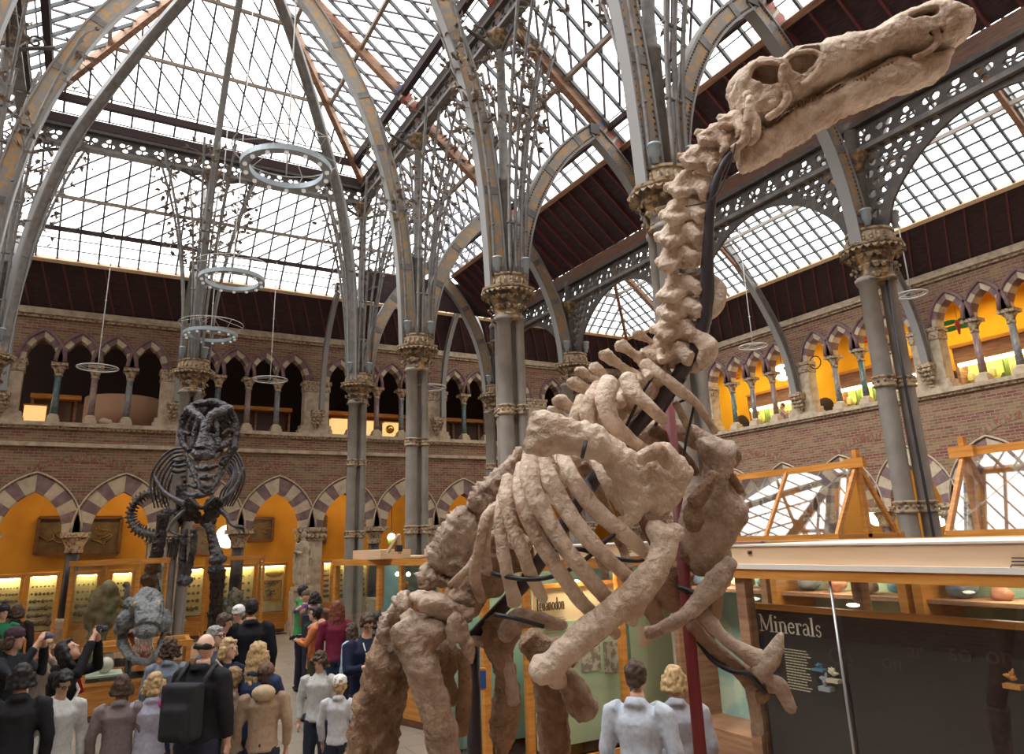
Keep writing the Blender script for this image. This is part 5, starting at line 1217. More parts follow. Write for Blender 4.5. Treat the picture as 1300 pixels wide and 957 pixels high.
# ================================================================ display cases
def arc_(cx, cy, rx, ry, a0, a1, n=10): return [(cx + rx * cos(radians(a0 + (a1 - a0) * i / n)), cy + ry * sin(radians(a0 + (a1 - a0) * i / n))) for i in range(n + 1)]
T_, N_ = .13, .05      # thick and thin strokes of a roman letter; x height 0.62
GL = {  # advance, [(points, width)]
 'M': (1.12, [([(.16, 0), (.16, .95)], N_), ([(.14, .95), (.54, .08)], T_), ([(.54, .08), (.92, .95)], N_), ([(.94, .95), (.94, 0)], T_), ([(.02, .0), (.3, .0)], N_), ([(.78, 0), (1.08, 0)], N_), ([(.02, .95), (.2, .95)], N_), ([(.9, .95), (1.08, .95)], N_)]),
 'I': (.46, [([(.22, 0), (.22, .95)], T_), ([(.06, 0), (.38, 0)], N_), ([(.06, .95), (.38, .95)], N_)]),
 'i': (.34, [([(.17, 0), (.17, .6)], T_), ([(.04, 0), (.31, 0)], N_), ([(.04, .58), (.17, .6)], N_), ([(.17, .8), (.17, .9)], .11)]),
 'n': (.68, [([(.17, 0), (.17, .6)], T_), ([(.04, 0), (.3, 0)], N_), ([(.04, .58), (.17, .6)], N_), (arc_(.35, .42, .17, .19, 160, 0), .08), ([(.52, .44), (.52, 0)], T_), ([(.4, 0), (.65, 0)], N_)]),
 'e': (.56, [(arc_(.29, .31, .21, .29, 20, 320), .085), ([(.09, .34), (.49, .36)], N_)]),
 'r': (.48, [([(.17, 0), (.17, .6)], T_), ([(.04, 0), (.31, 0)], N_), ([(.04, .58), (.17, .6)], N_), (arc_(.34, .42, .15, .18, 170, 50), .07), ([(.4, .54), (.46, .52)], .11)]),
 'a': (.56, [(arc_(.27, .43, .16, .18, 160, 0), .06), ([(.43, .46), (.43, .06)], T_), ([(.43, .03), (.54, .0)], N_), (arc_(.25, .17, .16, .16, 80, 340), .075)]),
 'l': (.34, [([(.17, 0), (.17, .98)], T_), ([(.04, 0), (.31, 0)], N_), ([(.04, .95), (.17, .98)], N_)]),
 's': (.46, [(arc_(.24, .45, .13, .15, 20, 250), .065), (arc_(.22, .16, .15, .16, 75, -160), .07)]),
 'g': (.58, [(arc_(.26, .4, .16, .19, 0, 360, 14), .075), (arc_(.27, -.12, .2, .14, 0, 360, 14), .06), ([(.18, .22), (.12, .1), (.4, .03)], .06), ([(.4, .56), (.54, .6)], .06)]),
 'u': (.68, [([(.16, .6), (.16, .18)], T_), (arc_(.33, .18, .17, .17, 180, 340), .07), ([(.5, .6), (.5, 0)], T_), ([(.03, .6), (.18, .6)], N_), ([(.38, .6), (.52, .6)], N_), ([(.5, .02), (.64, 0)], N_)]),
 'o': (.62, [(arc_(.31, .3, .22, .29, 0, 360, 16), .09)]),
 'd': (.64, [(arc_(.28, .3, .2, .28, 40, 330), .08), ([(.48, .98), (.48, 0)], T_), ([(.35, .96), (.5, .98)], N_), ([(.48, .02), (.62, 0)], N_)])}
def glyphs(txt, size, o, xd, name, m, parent, wid=1.0):
    o, xd = V(o), V(xd); up = V((0, 0, 1)); nn = xd.cross(up); mb = MB(); cx = 0
    for ch in txt:
        adv, st = GL[ch]
        for pts, w in st:
            for a, b_ in zip(pts[:-1], pts[1:]):
                A = o + xd * ((cx + a[0]) * size * wid) + up * (a[1] * size); B = o + xd * ((cx + b_[0]) * size * wid) + up * (b_[1] * size)
                d = (B - A).normalized() * w * size * .12; mb.bar(A - d, B + d, w * size, .003, up=nn)
        cx += adv
    return mb.build(name, m, parent)
W, WL = M['wood'], M['woodl']
lit = mat('lit_backboard', (.93, .8, .42), .8, spec=.1, noise_=(.8, (.85, .7, .33), .3, .8))
tealb = mat('teal_board', (.2, .42, .4), .8, noise_=(2, (.35, .52, .45), .4, .7))
creamb = mat('cream_board', (.85, .76, .5), .8)
tube_l = mat('case_tube', (1, .95, .7), .4, emit=(1, .88, .5), estr=22)
fossil = mat('fossil', (.17, .13, .085), .7, noise_=(20, (.3, .24, .15), .4, .7))
def glass_case(A, B, depth, z0, z1, label, posts=(0, 1), base=True, back=None, top='slab', cornice=0, shelves=(), cat='display case', lamp=True, grp=None, wood=W, pw=.07, topglass=False):
    """front lower corners A->B (x,y); depth extends to the left-hand side normal pointing away from the camera"""
    A = V((A[0], A[1], 0)); B_ = V((B[0], B[1], 0)); u = (B_ - A).normalized(); n = V((-u.y, u.x, 0))
    mid = (A + B_) / 2
    if n.dot(V((mid.x, mid.y, 0))) < 0: n = -n
    L = (B_ - A).length; Z = V((0, 0, 1)); root = empty('display_case', (mid.x, mid.y, FLOOR), 0, label, cat, grp)
    P = lambda a, d, z: A + u * a + n * d + Z * z
    def bx(name, a0, a1, d0, d1, zz0, zz1, m):
        mb = MB(); vs = [P(a, d, z) for a in (a0, a1) for d in (d0, d1) for z in (zz0, zz1)]
        mb.add(vs, [(0, 1, 3, 2), (4, 6, 7, 5), (0, 4, 5, 1), (2, 3, 7, 6), (0, 2, 6, 4), (1, 5, 7, 3)]); o = mb.build(name, m, root); fixnormals(o.data); return o
    if base:
        bx('base_cabinet', 0, L, 0, depth, FLOOR, z0, wood); bx('base_moulding', -.03, L + .03, -.03, depth + .03, z0 - .06, z0, wood); bx('kickboard', .02, L - .02, -.01, depth, FLOOR, FLOOR + .1, M['woodd'])
    for f in posts:
        for d in (0, depth - pw):
            a = f * (L - pw); bx('post', a, a + pw, d, d + pw, z0, z1, wood)
    bx('top_rail', -.02, L + .02, -.02, .07, z1 - .05, z1 + .05, wood); bx('back_rail', -.02, L + .02, depth - .07, depth + .02, z1 - .05, z1 + .05, wood)
    bx('side_rail', 0, .07, 0, depth, z1 - .05, z1 + .04, wood); bx('side_rail', L - .07, L, 0, depth, z1 - .05, z1 + .04, wood)
    if cornice: 
        bx('cornice', 0, L, 0, depth, z1 + .05, z1 + .05 + cornice, WL); bx('cornice_lip', -.02, L + .02, -.03, depth + .02, z1 + .05, z1 + .08, M['plaster']); bx('cornice_cap', -.005, L + .005, -.01, depth, z1 + .045 + cornice, z1 + .06 + cornice, M['plaster'])
    g = MB(); g.quad(P(0, .03, z0), P(L, .03, z0), P(L, .03, z1), P(0, .03, z1)); g.build('front_glass', M['glass'], root)
    g = MB(); g.quad(P(.03, 0, z0), P(.03, depth, z0), P(.03, depth, z1), P(.03, 0, z1)); g.build('side_glass', M['glass'], root)
    g = MB(); g.quad(P(L - .03, 0, z0), P(L - .03, depth, z0), P(L - .03, depth, z1), P(L - .03, 0, z1)); g.build('side_glass', M['glass'], root)
    if topglass:
        g = MB(); g.quad(P(0, 0, z1), P(L, 0, z1), P(L, depth, z1), P(0, depth, z1)); g.build('top_glass', M['glass'], root)
    for s in shelves: g = MB(); g.quad(P(.05, .08, s), P(L - .05, .08, s), P(L - .05, depth - .08, s), P(.05, depth - .08, s)); g.build('glass_shelf', M['glass'], root)
    if back: bx('backboard', .05, L - .05, depth - .12, depth - .08, z0, z1 - .05, back)
    if lamp: bx('strip_lamp', .1, L - .1, depth - .26, depth - .2, z1 - .08, z1 - .05, tube_l)
    return root, P, L
def fossils(P, a0, a1, d, z0, z1, nc, nr, label, grp, s=.05, seed=0):
    r_ = random.Random(seed); proto = []
    for k in range(3):
        mb = MB(); mb.ball((0, 0, 0), (s, s * .5, s * (.7 + .25 * k)), nu=8, nv=6); mb.ball((s * .3, -s * .25, s * .3), s * .4, nu=6, nv=4); me = mb.mesh('fossil'); me.materials.append(fossil); proto.append(me)
    for j in range(nr):
        for i in range(nc):
            o = bpy.data.objects.new('fossil_specimen', proto[r_.randrange(3)]); COL.objects.link(o)
            o.location = P(a0 + (a1 - a0) * (i + .5) / nc, d, z0 + (z1 - z0) * (j + .5) / nr); k = (1.35 - .8 * j / max(nr - 1, 1)) * r_.uniform(.75, 1.1); o.scale = (k, k, k); o.rotation_euler = (0, r_.uniform(-.5, .5), 0)
            tag(o, label, 'fossil', grp)
def wall_case(x0, x1, yt, yb, Y, label, nc, nr, flabel, seed, m=lit, fo=True, sub=None):
    a = at_y(x0, yt, Y); b = at_y(x1, yt, Y); z1 = a.z; z0 = max(at_y(x0, yb, Y).z, FLOOR + .25)
    root, P, L = glass_case((a.x, Y), (b.x, Y), .35, z0, z1, label, back=m, base=True)
    if fo: fossils(P, .1, L - .1, .2, z0 + .12, z1 - .22, nc, nr, flabel, flabel, .055, seed)
    return root, P, L, z0, z1
wall_case(-14, 31, 733, 800, 23.6, 'lit wall case of small fossils at the far left edge', 8, 6, 'small brown fossil in the lit case at the far left edge', 1)
wall_case(35, 77, 730, 803, 23.6, 'lit yellow wall case of fossils growing larger downwards, left of the black pillar', 6, 6, 'dark fossil mounted in rows on the lit yellow board left of the black pillar', 2)
wall_case(94, 128, 728, 790, 24.2, 'lit yellow case seen through the leaning glass case with a fossil block, at left', 4, 5, 'small fossil on the yellow board seen through the leaning glass case', 3)
wall_case(140, 172, 726, 790, 24.2, 'lit yellow case behind the grey dinosaur head model', 5, 5, 'small fossil on the yellow board above the grey dinosaur head model', 4)
wall_case(236, 262, 721, 783, 25.9, 'narrow lit case between the stone statue and the legs of the black skeleton', 3, 5, 'small fossil in the narrow lit case beside the stone statue', 5)
wall_case(282, 326, 719, 780, 25.9, 'lit yellow case behind the slanted glass case right of the black skeleton', 5, 5, 'small fossil in the lit case right of the black skeleton', 6)
rt, P, L, z0, z1 = wall_case(331, 365, 717, 778, 25.9, 'lit case holding a framed branching fossil slab, left of the small statue pier', 0, 0, '', 7, fo=False)
mb = MB(); mb.b2(P(.12, .15, z0 + .35), P(L - .12, .2, z0 + 1.0)); o = mb.build('fossil_slab', W); tag(o, 'framed yellow slab with branching sea lily fossils in the lit case', 'fossil')
mb = MB()
r_ = random.Random(5)
for k in range(26):
    a = r_.uniform(.2, L - .25); z = r_.uniform(z0 + .42, z0 + .95); mb.tube([P(a, .13, z), P(a + r_.uniform(-.1, .15), .13, z + r_.uniform(-.03, .08)), P(a + r_.uniform(-.15, .2), .13, z + r_.uniform(-.05, .1))], .013, 5)
mb.build('fossil_branches', fossil, o)
mb = MB(); mb.b2(P(.16, .145, z0 + .4), P(L - .16, .15, z0 + .95)); mb.build('slab_face', mat('slab_yellow', (.62, .42, .12), .8), o)
mb = MB(); mb.ball(P(.5, .2, z1 - .28), (.3, .08, .14)); tag(mb.build('fossil_shell', mat('fossil_tan', (.5, .34, .1), .7)), 'tan curved fossil hanging above the framed slab in the lit case', 'fossil')
wall_case(409, 424, 713, 765, 25.9, 'lit case glimpsed right of the small statue pier', 3, 6, 'small fossil in the lit case right of the small statue', 8)
wall_case(430, 470, 712, 765, 25.9, 'lit case behind the glass case with round lamps', 6, 6, 'small fossil in the lit case behind the woman with long auburn hair', 9)

# leaning-looking glass case with fossil block
def dcase(xa, xb, yt, d, z0, depth, label, **k):
    a = at_d(xa, yt, d); b = at_d(xb, yt - (xb - xa) * .04, d + k.pop('skew', 0)); return glass_case((a.x, a.y), (b.x, b.y), depth, z0, (a.z + b.z) / 2, label, **k)
rt, P, L = dcase(90, 178, 716, 14.0, .45, 1.2, 'tall oak framed glass case with a big fossil block, left of the grey head model', lamp=False, topglass=True, pw=.06)
o = MB(); 
me = remesh(MB().ball(P(.42, .6, 1.6), (.3, .22, .3)).ball(P(.32, .6, 1.3), (.3, .22, .3)).ball(P(.5, .55, 1.8), (.16, .14, .16)).box(P(.35, .6, .8), (.3, .25, .75)), .03, 3, .06, 4, 3)
tag(link_mesh('fossil_block', me, mat('greenish_rock', (.2, .17, .09), .8, noise_=(6, (.33, .28, .15), .4, .7))), 'large greenish fossil rock standing inside the glass case at left', 'rock')
me = remesh(MB().tube([P(.85, .6, .7), P(.86, .6, 1.5), P(.84, .6, 1.85), P(.78, .6, 1.92)], [.07, .06, .06, .07], 10), .02, 2, .015, 6, 4)
tag(link_mesh('limb_bone', me, M['rexskin']), 'upright blue-grey limb bone beside the fossil rock in the glass case', 'bone')
rt, P, L = dcase(262, 337, 710, 19.8, .3, 1.2, 'oak framed glass case with coral rocks, behind the right leg of the black skeleton', lamp=False, topglass=True, pw=.07, skew=.6)
for i, (a, s) in enumerate(((.35, .22), (.75, .3), (1.0, .2))):
    me = remesh(MB().ball(P(a, .5, .6 + s), (s, s * .8, s * 1.1)).ball(P(a + .1, .5, .6 + s * 2), (s * .7, s * .6, s * .8)), .03, 2, .09, 6, i)
    tag(link_mesh('coral_rock', me, mat('coral%d' % i, (.3, .28, .2), .85, noise_=(9, (.12, .11, .09), .45, .6))), ('small pale coral rock at the left end of the slanted glass case', 'tall lumpy coral rock in the middle of the slanted glass case', 'dark coral rock at the right end of the slanted glass case')[i], 'rock')
# display table with fossil egg
a = at_d(113, 832, 12.0); b = at_d(205, 826, 12.2)
tabroot, P, L = glass_case((a.x - .1, a.y), (b.x + .5, b.y + .3), .9, .45, .95, 'low oak display table with glass box and fossil egg below the grey head model', lamp=False, back=None, pw=.08, topglass=True)
mb = MB(); mb.b2(P(.05, .1, .5), P(.6, .8, .53)); tag(mb.build('leaflet_tray', mat('pale_green', (.6, .7, .6), .7)), 'pale green tray lying inside the low oak display table', 'tray')
mb = MB(); mb.ball(P(.35, .4, .66), (.13, .13, .13)); tag(mb.build('fossil_egg', M['plaster']), 'pale round fossil egg on the green tray in the display table', 'egg')
# oak case with round lamps (behind the maroon woman)
a = at_d(424, 703, 13.0); b = at_d(560, 708, 11.0)
c3, P, L = glass_case((a.x, a.y), (b.x, b.y), 1.2, .6, 2.22, 'long oak and glass case with flat top panels, behind the reading man in navy', posts=(0, .45, .66, 1), back=tealb, cornice=0, lamp=False, shelves=(1.3,))
for (u0, u1) in ((.3, L * .62), (L * .78, L - .1)):
    mb = MB(); mb.b2(P(u0, .2, 2.28), P(u1, .3, 2.42)); mb.b2(P(u0, .2, 2.27), P(u1, 1.0, 2.3)); mb.build('top_panel', WL, c3)
for i, f in enumerate((.5, .6)):
    mb = MB(); mb.ball(P(L * f, .3, 2.02), .035); tag(mb.build('spot_lamp', mat('spot%d' % i, (1, .9, .7), .4, emit=(1, .8, .5), estr=14)), ('left' if i == 0 else 'right') + ' of the two small bright spot lamps inside the long oak case', 'lamp')
r_ = random.Random(8)
for i in range(9):
    s = r_.uniform(.1, .2); aa = L * (.4 + .065 * i); zz = .6 + s + (.72 if i % 2 else 0)
    me = remesh(MB().ball(P(aa, .55, zz), (s * .8, s * .7, s * 1.1)).tube([P(aa, .55, zz), P(aa + .1, .5, zz + s * 1.8)], [s * .5, s * .2], 7), .025, 1, .05, 6, i)
    tag(link_mesh('mineral_rock', me, mat('orange_rock%d' % i, (.55, .22, .06), .7, noise_=(8, (.12, .07, .04), .45, .6))), 'orange brown mineral rock on the shelves of the long oak case', 'rock', 'orange rocks in the long oak case')
wp = empty('wooden_easel', P(L * .72, .6, 2.3), 0, 'small folding wooden frame with a green ball on top of the long oak case', 'wooden frame')
a = at_d(497, 706, 10.6)
mb = MB(); mb.bar(at_d(492, 701, 10.8), at_d(506, 678, 10.8), .04, .04); mb.bar(at_d(508, 702, 10.8), at_d(506, 678, 10.8), .05, .04); mb.build('leg', WL, wp)
mb = MB(); mb.ball(at_d(497, 688, 10.9), (.06, .05, .05)); mb.build('green_ball', mat('lime', (.5, .75, .05), .5), wp)
mb = MB(); mb.box(at_d(506, 696, 10.7), (.09, .09, .09)); mb.build('black_clamp', M['black'], wp)

# ---- case with the poster, behind the pale skeleton
Yi = 6.4
a = at_y(612, 700, Yi); b = at_y(898, 700, Yi); zt = at_y(770, 714, Yi).z
ic, P, L = glass_case((a.x, Yi), (b.x, Yi), 1.0, .5, zt, 'oak and glass case with a cream poster, behind the pale skeleton ribs', posts=(0, .16, .56, .845, .93, 1), back=tealb, cornice=.13, lamp=False)
pa = at_y(676, 748, Yi + .2); pb_ = at_y(789, 748, Yi + .2)
po = MB(); po.b2((pa.x, Yi + .2, .55), (pb_.x, Yi + .22, pa.z)); poster = po.build('poster', mat('poster_cream', (.92, .72, .46), .7)); tag(poster, 'cream poster about a plant eating dinosaur with old photographs, behind the ribs', 'poster')
mb = MB(); mb.b2((pa.x - .02, Yi + .18, pa.z), (pb_.x + .02, Yi + .24, pa.z + .04)); mb.build('poster_frame', W, poster)
zb = at_y(700, 790, Yi + .2).z
mb = MB(); mb.b2((pa.x, Yi + .19, .55), (pb_.x, Yi + .2, zb)); mb.build('green_field', mat('poster_green', (.5, .66, .48), .7), poster)
tp = at_y(681, 775, Yi + .19)
glyphs('Iguanodon', .118, (tp.x, Yi + .186, tp.z - .005), (1, 0, 0), 'poster_title', mat('ink', (.03, .03, .03), .6), poster, .52)
ph = mat('old_photo', (.25, .23, .2), .6, noise_=(14, (.6, .56, .5), .45, .55))
for i, (x0, x1, y0, y1) in enumerate(((722, 734, 818, 842), (737, 763, 814, 850), (766, 788, 815, 852))):
    q0 = at_y(x0, y0, Yi + .18); q1 = at_y(x1, y1, Yi + .18); mb = MB(); mb.b2((q0.x, Yi + .175, q1.z), (q1.x, Yi + .185, q0.z)); mb.build('old_photograph', ph, poster)
for k in range(14):
    q0 = at_y(690 + (k % 2) * 3, 786 + k * 2.6, Yi + .18); mb = MB(); mb.b2((q0.x, Yi + .18, q0.z), (q0.x + .25, Yi + .188, q0.z + .006)); 
    if k < 8: mb.build('text_line', mat('ink_soft%d' % k, (.3, .25, .2), .6), poster)
q0 = at_y(797, 760, Yi + .3); q1 = at_y(858, 870, Yi + .3)
mb = MB(); mb.b2((q0.x, Yi + .3, .55), (q1.x, Yi + .32, q0.z)); o = mb.build('information_panel', mat('panel_green', (.62, .72, .5), .7)); tag(o, 'pale green information panel right of the cream dinosaur poster', 'poster')
mb = MB(); q2_ = at_y(812, 822, Yi + .29); mb.b2((q2_.x, Yi + .29, q2_.z), (q2_.x + .17, Yi + .3, q2_.z + .22)); mb.build('picture', mat('panel_pink', (.8, .6, .45), .7), o)
for i, (x, y) in enumerate(((731, 739), (620, 725))):
    mb = MB(); mb.ball(at_y(x, y, Yi + .5), (.05, .05, .025)); tag(mb.build('case_lamp', mat('case_lamp%d' % i, (1, .95, .85), .4, emit=(1, .9, .7), estr=12)), ('small bright lamp above the cream dinosaur poster', 'small bright lamp in the case left of the cream poster')[i], 'lamp')
mb = MB(); q = at_y(795, 699, Yi - .02)
for k in range(3): mb.b2((q.x, Yi - .01, q.z - .02 + k * .025), (q.x + .07, Yi, q.z - .015 + k * .025))
mb.build('case_emblem', M['black'], ic)

# ---- the long Minerals case on the right
XM = 3.84
zt = at_x(1060, 724, XM).z; zc = at_x(1060, 692, XM).z
y1 = at_x(931, 720, XM).y
mc = empty('display_case', (XM, y1 / 2, FLOOR), 0, 'long oak and glass case with pale cornice and black mineral sign, at lower right', 'display case')
def mbx(name, a, b, m): mb = MB(); mb.b2(a, b); return mb.build(name, m, mc)
ze = at_x(1060, 737.5, XM).z
mbx('oak_beam', (XM - .03, -2.4, ze), (XM + .1, y1 + .03, zt), W); mbx('oak_beam', (XM, y1 - .06, ze), (XM + 1.3, y1 + .03, zt), W)
mbx('cornice', (XM, -2.4, zt + .03), (XM + 1.3, y1, zc), WL); mbx('cornice_lip', (XM - .04, -2.4, zt), (XM + 1.3, y1 + .04, zt + .03), M['plaster']); mbx('cornice_cap', (XM - .01, -2.4, zc), (XM + 1.3, y1 + .01, zc + .01), M['plaster'])
mbx('base_cabinet', (XM, -2.4, FLOOR), (XM + 1.3, y1, .75), W)
mbx('corner_post', (XM, y1 - .08, .75), (XM + .08, y1, ze), M['woodr']); mbx('corner_post', (XM + 1.2, y1 - .08, .75), (XM + 1.3, y1, ze), M['woodr']); mbx('corner_post', (XM + 1.22, -2.4, .75), (XM + 1.3, -2.3, ze), M['woodr'])
g = MB(); g.quad((XM + .02, -2.4, .75), (XM + .02, y1, .75), (XM + .02, y1, ze), (XM + .02, -2.4, ze)); g.build('front_glass', M['glass'], mc)
g = MB(); g.quad((XM, y1 - .02, .75), (XM + 1.3, y1 - .02, .75), (XM + 1.3, y1 - .02, ze), (XM, y1 - .02, ze)); g.build('end_glass', M['glass'], mc)
g = MB(); g.quad((XM + 1.28, -2.4, .75), (XM + 1.28, y1, .75), (XM + 1.28, y1, ze), (XM + 1.28, -2.4, ze)); g.build('back_glass', M['glass'], mc)
q = at_x(1054, 742, XM); mb = MB(); mb.tube([(XM + .0, q.y, .75), (XM + .0, q.y, ze)], .008, 8); mb.build('glass_clip_rail', mat('steel', (.55, .56, .58), .3, metal=.6), mc)
for k in range(3):
    q = at_x(1286, 708 + k * 4.5, XM); mb = MB(); mb.tube([(XM - .012, q.y + .0, q.z), (XM - .012, q.y - .12, q.z + (.0 if k < 2 else -.0))] if k < 2 else [(XM - .012, q.y + .015, q.z - .025), (XM - .012, q.y, q.z), (XM - .012, q.y - .12, q.z)], .003, 5); mb.build('cornice_emblem', M['black'], mc)
q = at_x(950, 703, XM); mb = MB()
for k in range(3): mb.b2((XM - .012, q.y, q.z + .008 * k), (XM, q.y - .035, q.z + .003 + .008 * k))
mb.build('cornice_emblem', M['black'], mc)
# sign
XS = XM + .16
s0 = at_x(953, 772, XS)
mb = MB(); mb.b2((XS, -2.3, .8), (XS + .03, s0.y, s0.z)); sign = mb.build('sign_board', mat('sign_black', (.018, .013, .016), .35)); tag(sign, 'black sign board headed Minerals with cream lettering inside the long case', 'sign')
mb = MB(); mb.b2((XS - .015, -2.3, s0.z), (XS + .045, s0.y + .015, s0.z + .035)); mb.b2((XS - .015, s0.y - .0, .8), (XS + .045, s0.y + .03, s0.z)); mb.build('sign_frame', W, sign)
q = at_x(965, 800, XS - .004); ym = at_x(1044, 806, XS).y
glyphs('Minerals', .108, (XS - .004, q.y, q.z + .0), (0, -1, 0), 'sign_title', mat('sign_cream', (.9, .85, .7), .6), sign, 1.0)
for k in range(15):
    q = at_x(995, 824, XS - .003); rr = random.Random(k); mb = MB(); yy = 0
    while yy < .15 + .03 * rr.random():
        wl = rr.uniform(.01, .03); mb.b2((XS - .002, q.y - yy, q.z - k * .0165), (XS, q.y - yy - wl, q.z - k * .0165 + .006)); yy += wl + .005
    mb.build('text_line', creamb, sign)
faint = mat('faint_letter', (.06, .035, .03), .4)
for (x, y, t, s) in ((1052, 842, 'Co', .14), (1120, 848, 'on', .12), (1152, 834, 'ar', .12), (1205, 838, 'so', .13), (1252, 842, 'on', .13)):
    q = at_x(x, y, XS - .004); link_mesh('faint_letters', textmesh(t, s, basis((XS - .003, q.y, q.z), (0, -1, 0), (0, 0, 1)), .0005), faint, sign)
# specimens standing before the sign
for i, (x, y, s, m_, lb) in enumerate(((1058, 855, .035, (.85, .72, .5), 'spiky cream mineral crystal in front of the black sign'), (1048, 864, .04, (.45, .5, .6), 'blue grey mineral lump beside the spiky cream crystal'), (1285, 860, .035, (.75, .32, .08), 'orange mineral lump at the lower right corner'), (1040, 845, .02, (.1, .3, .45), 'small blue mineral by the text of the black sign'))):
    q = at_x(x, y, XS - .06); mb = MB(); r_ = random.Random(i)
    for k in range(9): e = V((r_.uniform(-1, 1), r_.uniform(-1, 1), r_.uniform(-.6, 1))).normalized(); mb.tube([q, q + e * s * r_.uniform(.8, 1.3)], [s * .45, s * .12], 6)
    mb.box((q.x, q.y, q.z - s * 1.1), (.05, .08, s * .6)); me = mb.mesh('mineral'); tag(link_mesh('mineral_specimen', me, mat('mineral%d' % i, m_, .4)), lb, 'mineral')
# what stands behind the sign: teal cases
for i, (yy, lb) in enumerate(((5.55, 'teal backed shelf unit seen through the left end of the long mineral case'), (4.2, 'teal backed shelf unit behind the middle of the mineral sign'), (2.85, 'teal backed shelf unit near the right edge behind the mineral sign'))):
    r0 = empty('shelf_unit', (XM + 1.9, yy, FLOOR), 0, lb, 'shelf unit')
    X0 = XM + 1.62
    mb = MB(); mb.b2((X0 + .5, yy - .6, FLOOR), (X0 + .54, yy + .6, 2.35)); mb.build('backboard', mat('teal%d' % i, (.3, .5, .45), .7, noise_=(3, (.55, .68, .5), .45, .6)), r0)
    mb = MB(); mb.b2((X0, yy - .65, FLOOR), (X0 + .55, yy - .58, 2.4)); mb.b2((X0, yy + .58, FLOOR), (X0 + .55, yy + .65, 2.4)); mb.b2((X0, yy - .65, 2.35), (X0 + .55, yy + .65, 2.42)); mb.b2((X0, yy - .6, FLOOR), (X0 + .5, yy + .6, .7)); mb.build('frame', W if i else M['woodr'], r0)
    mb = MB(); mb.b2((X0 + .05, yy - .58, 1.95), (X0 + .5, yy + .58, 1.98)); mb.build('shelf', M['woodr'], r0)
    for k in range(4):
        s = .08 + .03 * (k % 2); me = remesh(MB().ball((X0 + .25, yy - .42 + k * .28, 1.98 + s * .7), (s, s, s * .7)), .02, 1, .03, 8, k + i * 4)
        tag(link_mesh('mineral_rock', me, mat('shelf_rock%d%d' % (i, k), ((.1, .3, .35), (.55, .5, .4), (.35, .15, .1), (.15, .2, .25))[k], .6)), 'mineral rock on the teal shelves behind the mineral sign', 'rock', 'rocks on the teal shelves')
mb = MB(); q = at_x(1083, 768, XM + .6); mb.ball(q, (.03, .045, .012)); tag(mb.build('case_lamp', mat('lamp_w', (1, 1, .9), .3, emit=(1, .95, .8), estr=10)), 'small oval lamp glowing inside the mineral case above the sign', 'lamp')

# ---- roof-shaped glazed case tops standing behind
def aframe(label, x0, ya, yb, zr, zb, hw, muls, beam=.05):
    r0 = empty('glazed_case_top', (x0, (ya + yb) / 2, zb), 0, label, 'glass case')
    def B2(name, p, q, w, h): mb = MB(); mb.bar(p, q, w, h); mb.build(name, W, r0)
    B2('ridge_beam', (x0, ya, zr), (x0, yb, zr), beam, beam * 1.4)
    B2('sill_beam', (x0 - hw, ya - .05, zb), (x0 - hw, yb, zb), beam * 1.3, beam * 1.8); B2('sill_beam', (x0 + hw, ya - .05, zb), (x0 + hw, yb, zb), beam * 1.3, beam * 1.8)
    for y in (ya, yb):
        B2('end_post', (x0, y, zb), (x0, y, zr + .14), .05, .06); B2('ridge_end_block', (x0 - .05, y - .12, zr), (x0 - .05, y + .1, zr), .06, .1)
        B2('end_rafter', (x0 - hw, y, zb), (x0, y, zr), .035, .05); B2('end_rafter', (x0 + hw, y, zb), (x0, y, zr), .035, .05); B2('tie_beam', (x0 - hw, y, zb), (x0 + hw, y, zb), .05, .07)
    for y in muls: B2('mullion', (x0 - hw, y, zb), (x0, y, zr), .03, .04); B2('mullion', (x0 + hw, y, zb), (x0, y, zr), .03, .04)
    g = MB(); g.quad((x0 - hw, ya, zb), (x0 - hw, yb, zb), (x0, yb, zr), (x0, ya, zr)); g.build('sloping_glass', M['glassr'], r0)
    g = MB(); g.quad((x0 + hw, ya, zb), (x0 + hw, yb, zb), (x0, yb, zr), (x0, ya, zr)); g.build('sloping_glass', M['glass'], r0)
    g = MB(); g.add([(x0 - hw, ya, zb), (x0 + hw, ya, zb), (x0, ya, zr)], [(0, 1, 2)]); g.build('gable_glass', M['glass'], r0)
    mb = MB(); mb.b2((x0 - hw, ya, FLOOR), (x0 + hw, yb, zb - .06)); mb.build('case_body', M['woodr'], r0)
    return r0
M['glassr'] = glassmat('sloping_glass', (.9, .92, .92), .3)
e1 = at_x(1088, 588, 6.9); e2 = at_x(930, 603, 6.9)
aframe('roof-shaped oak framed glass top mirroring the skylight, left of the double grey column', 6.9, e1.y, min(e2.y + .8, 6.55), e1.z, 2.42, .5, (e1.y + (e2.y - e1.y) * .52,))
e1 = at_x(1224, 574, 6.9)
aframe('roof-shaped oak framed glass top mirroring the skylight, at the right edge of the picture', 6.9, e1.y - 2.6, e1.y, e1.z, 2.42, .5, (e1.y - 1.3,))
# ================================================================ galleries, corridor, statues
def prop(name, mb, m, label, cat, group=None, smooth=False):
    o = mb.build(name, m); return tag(o, label, cat, group)
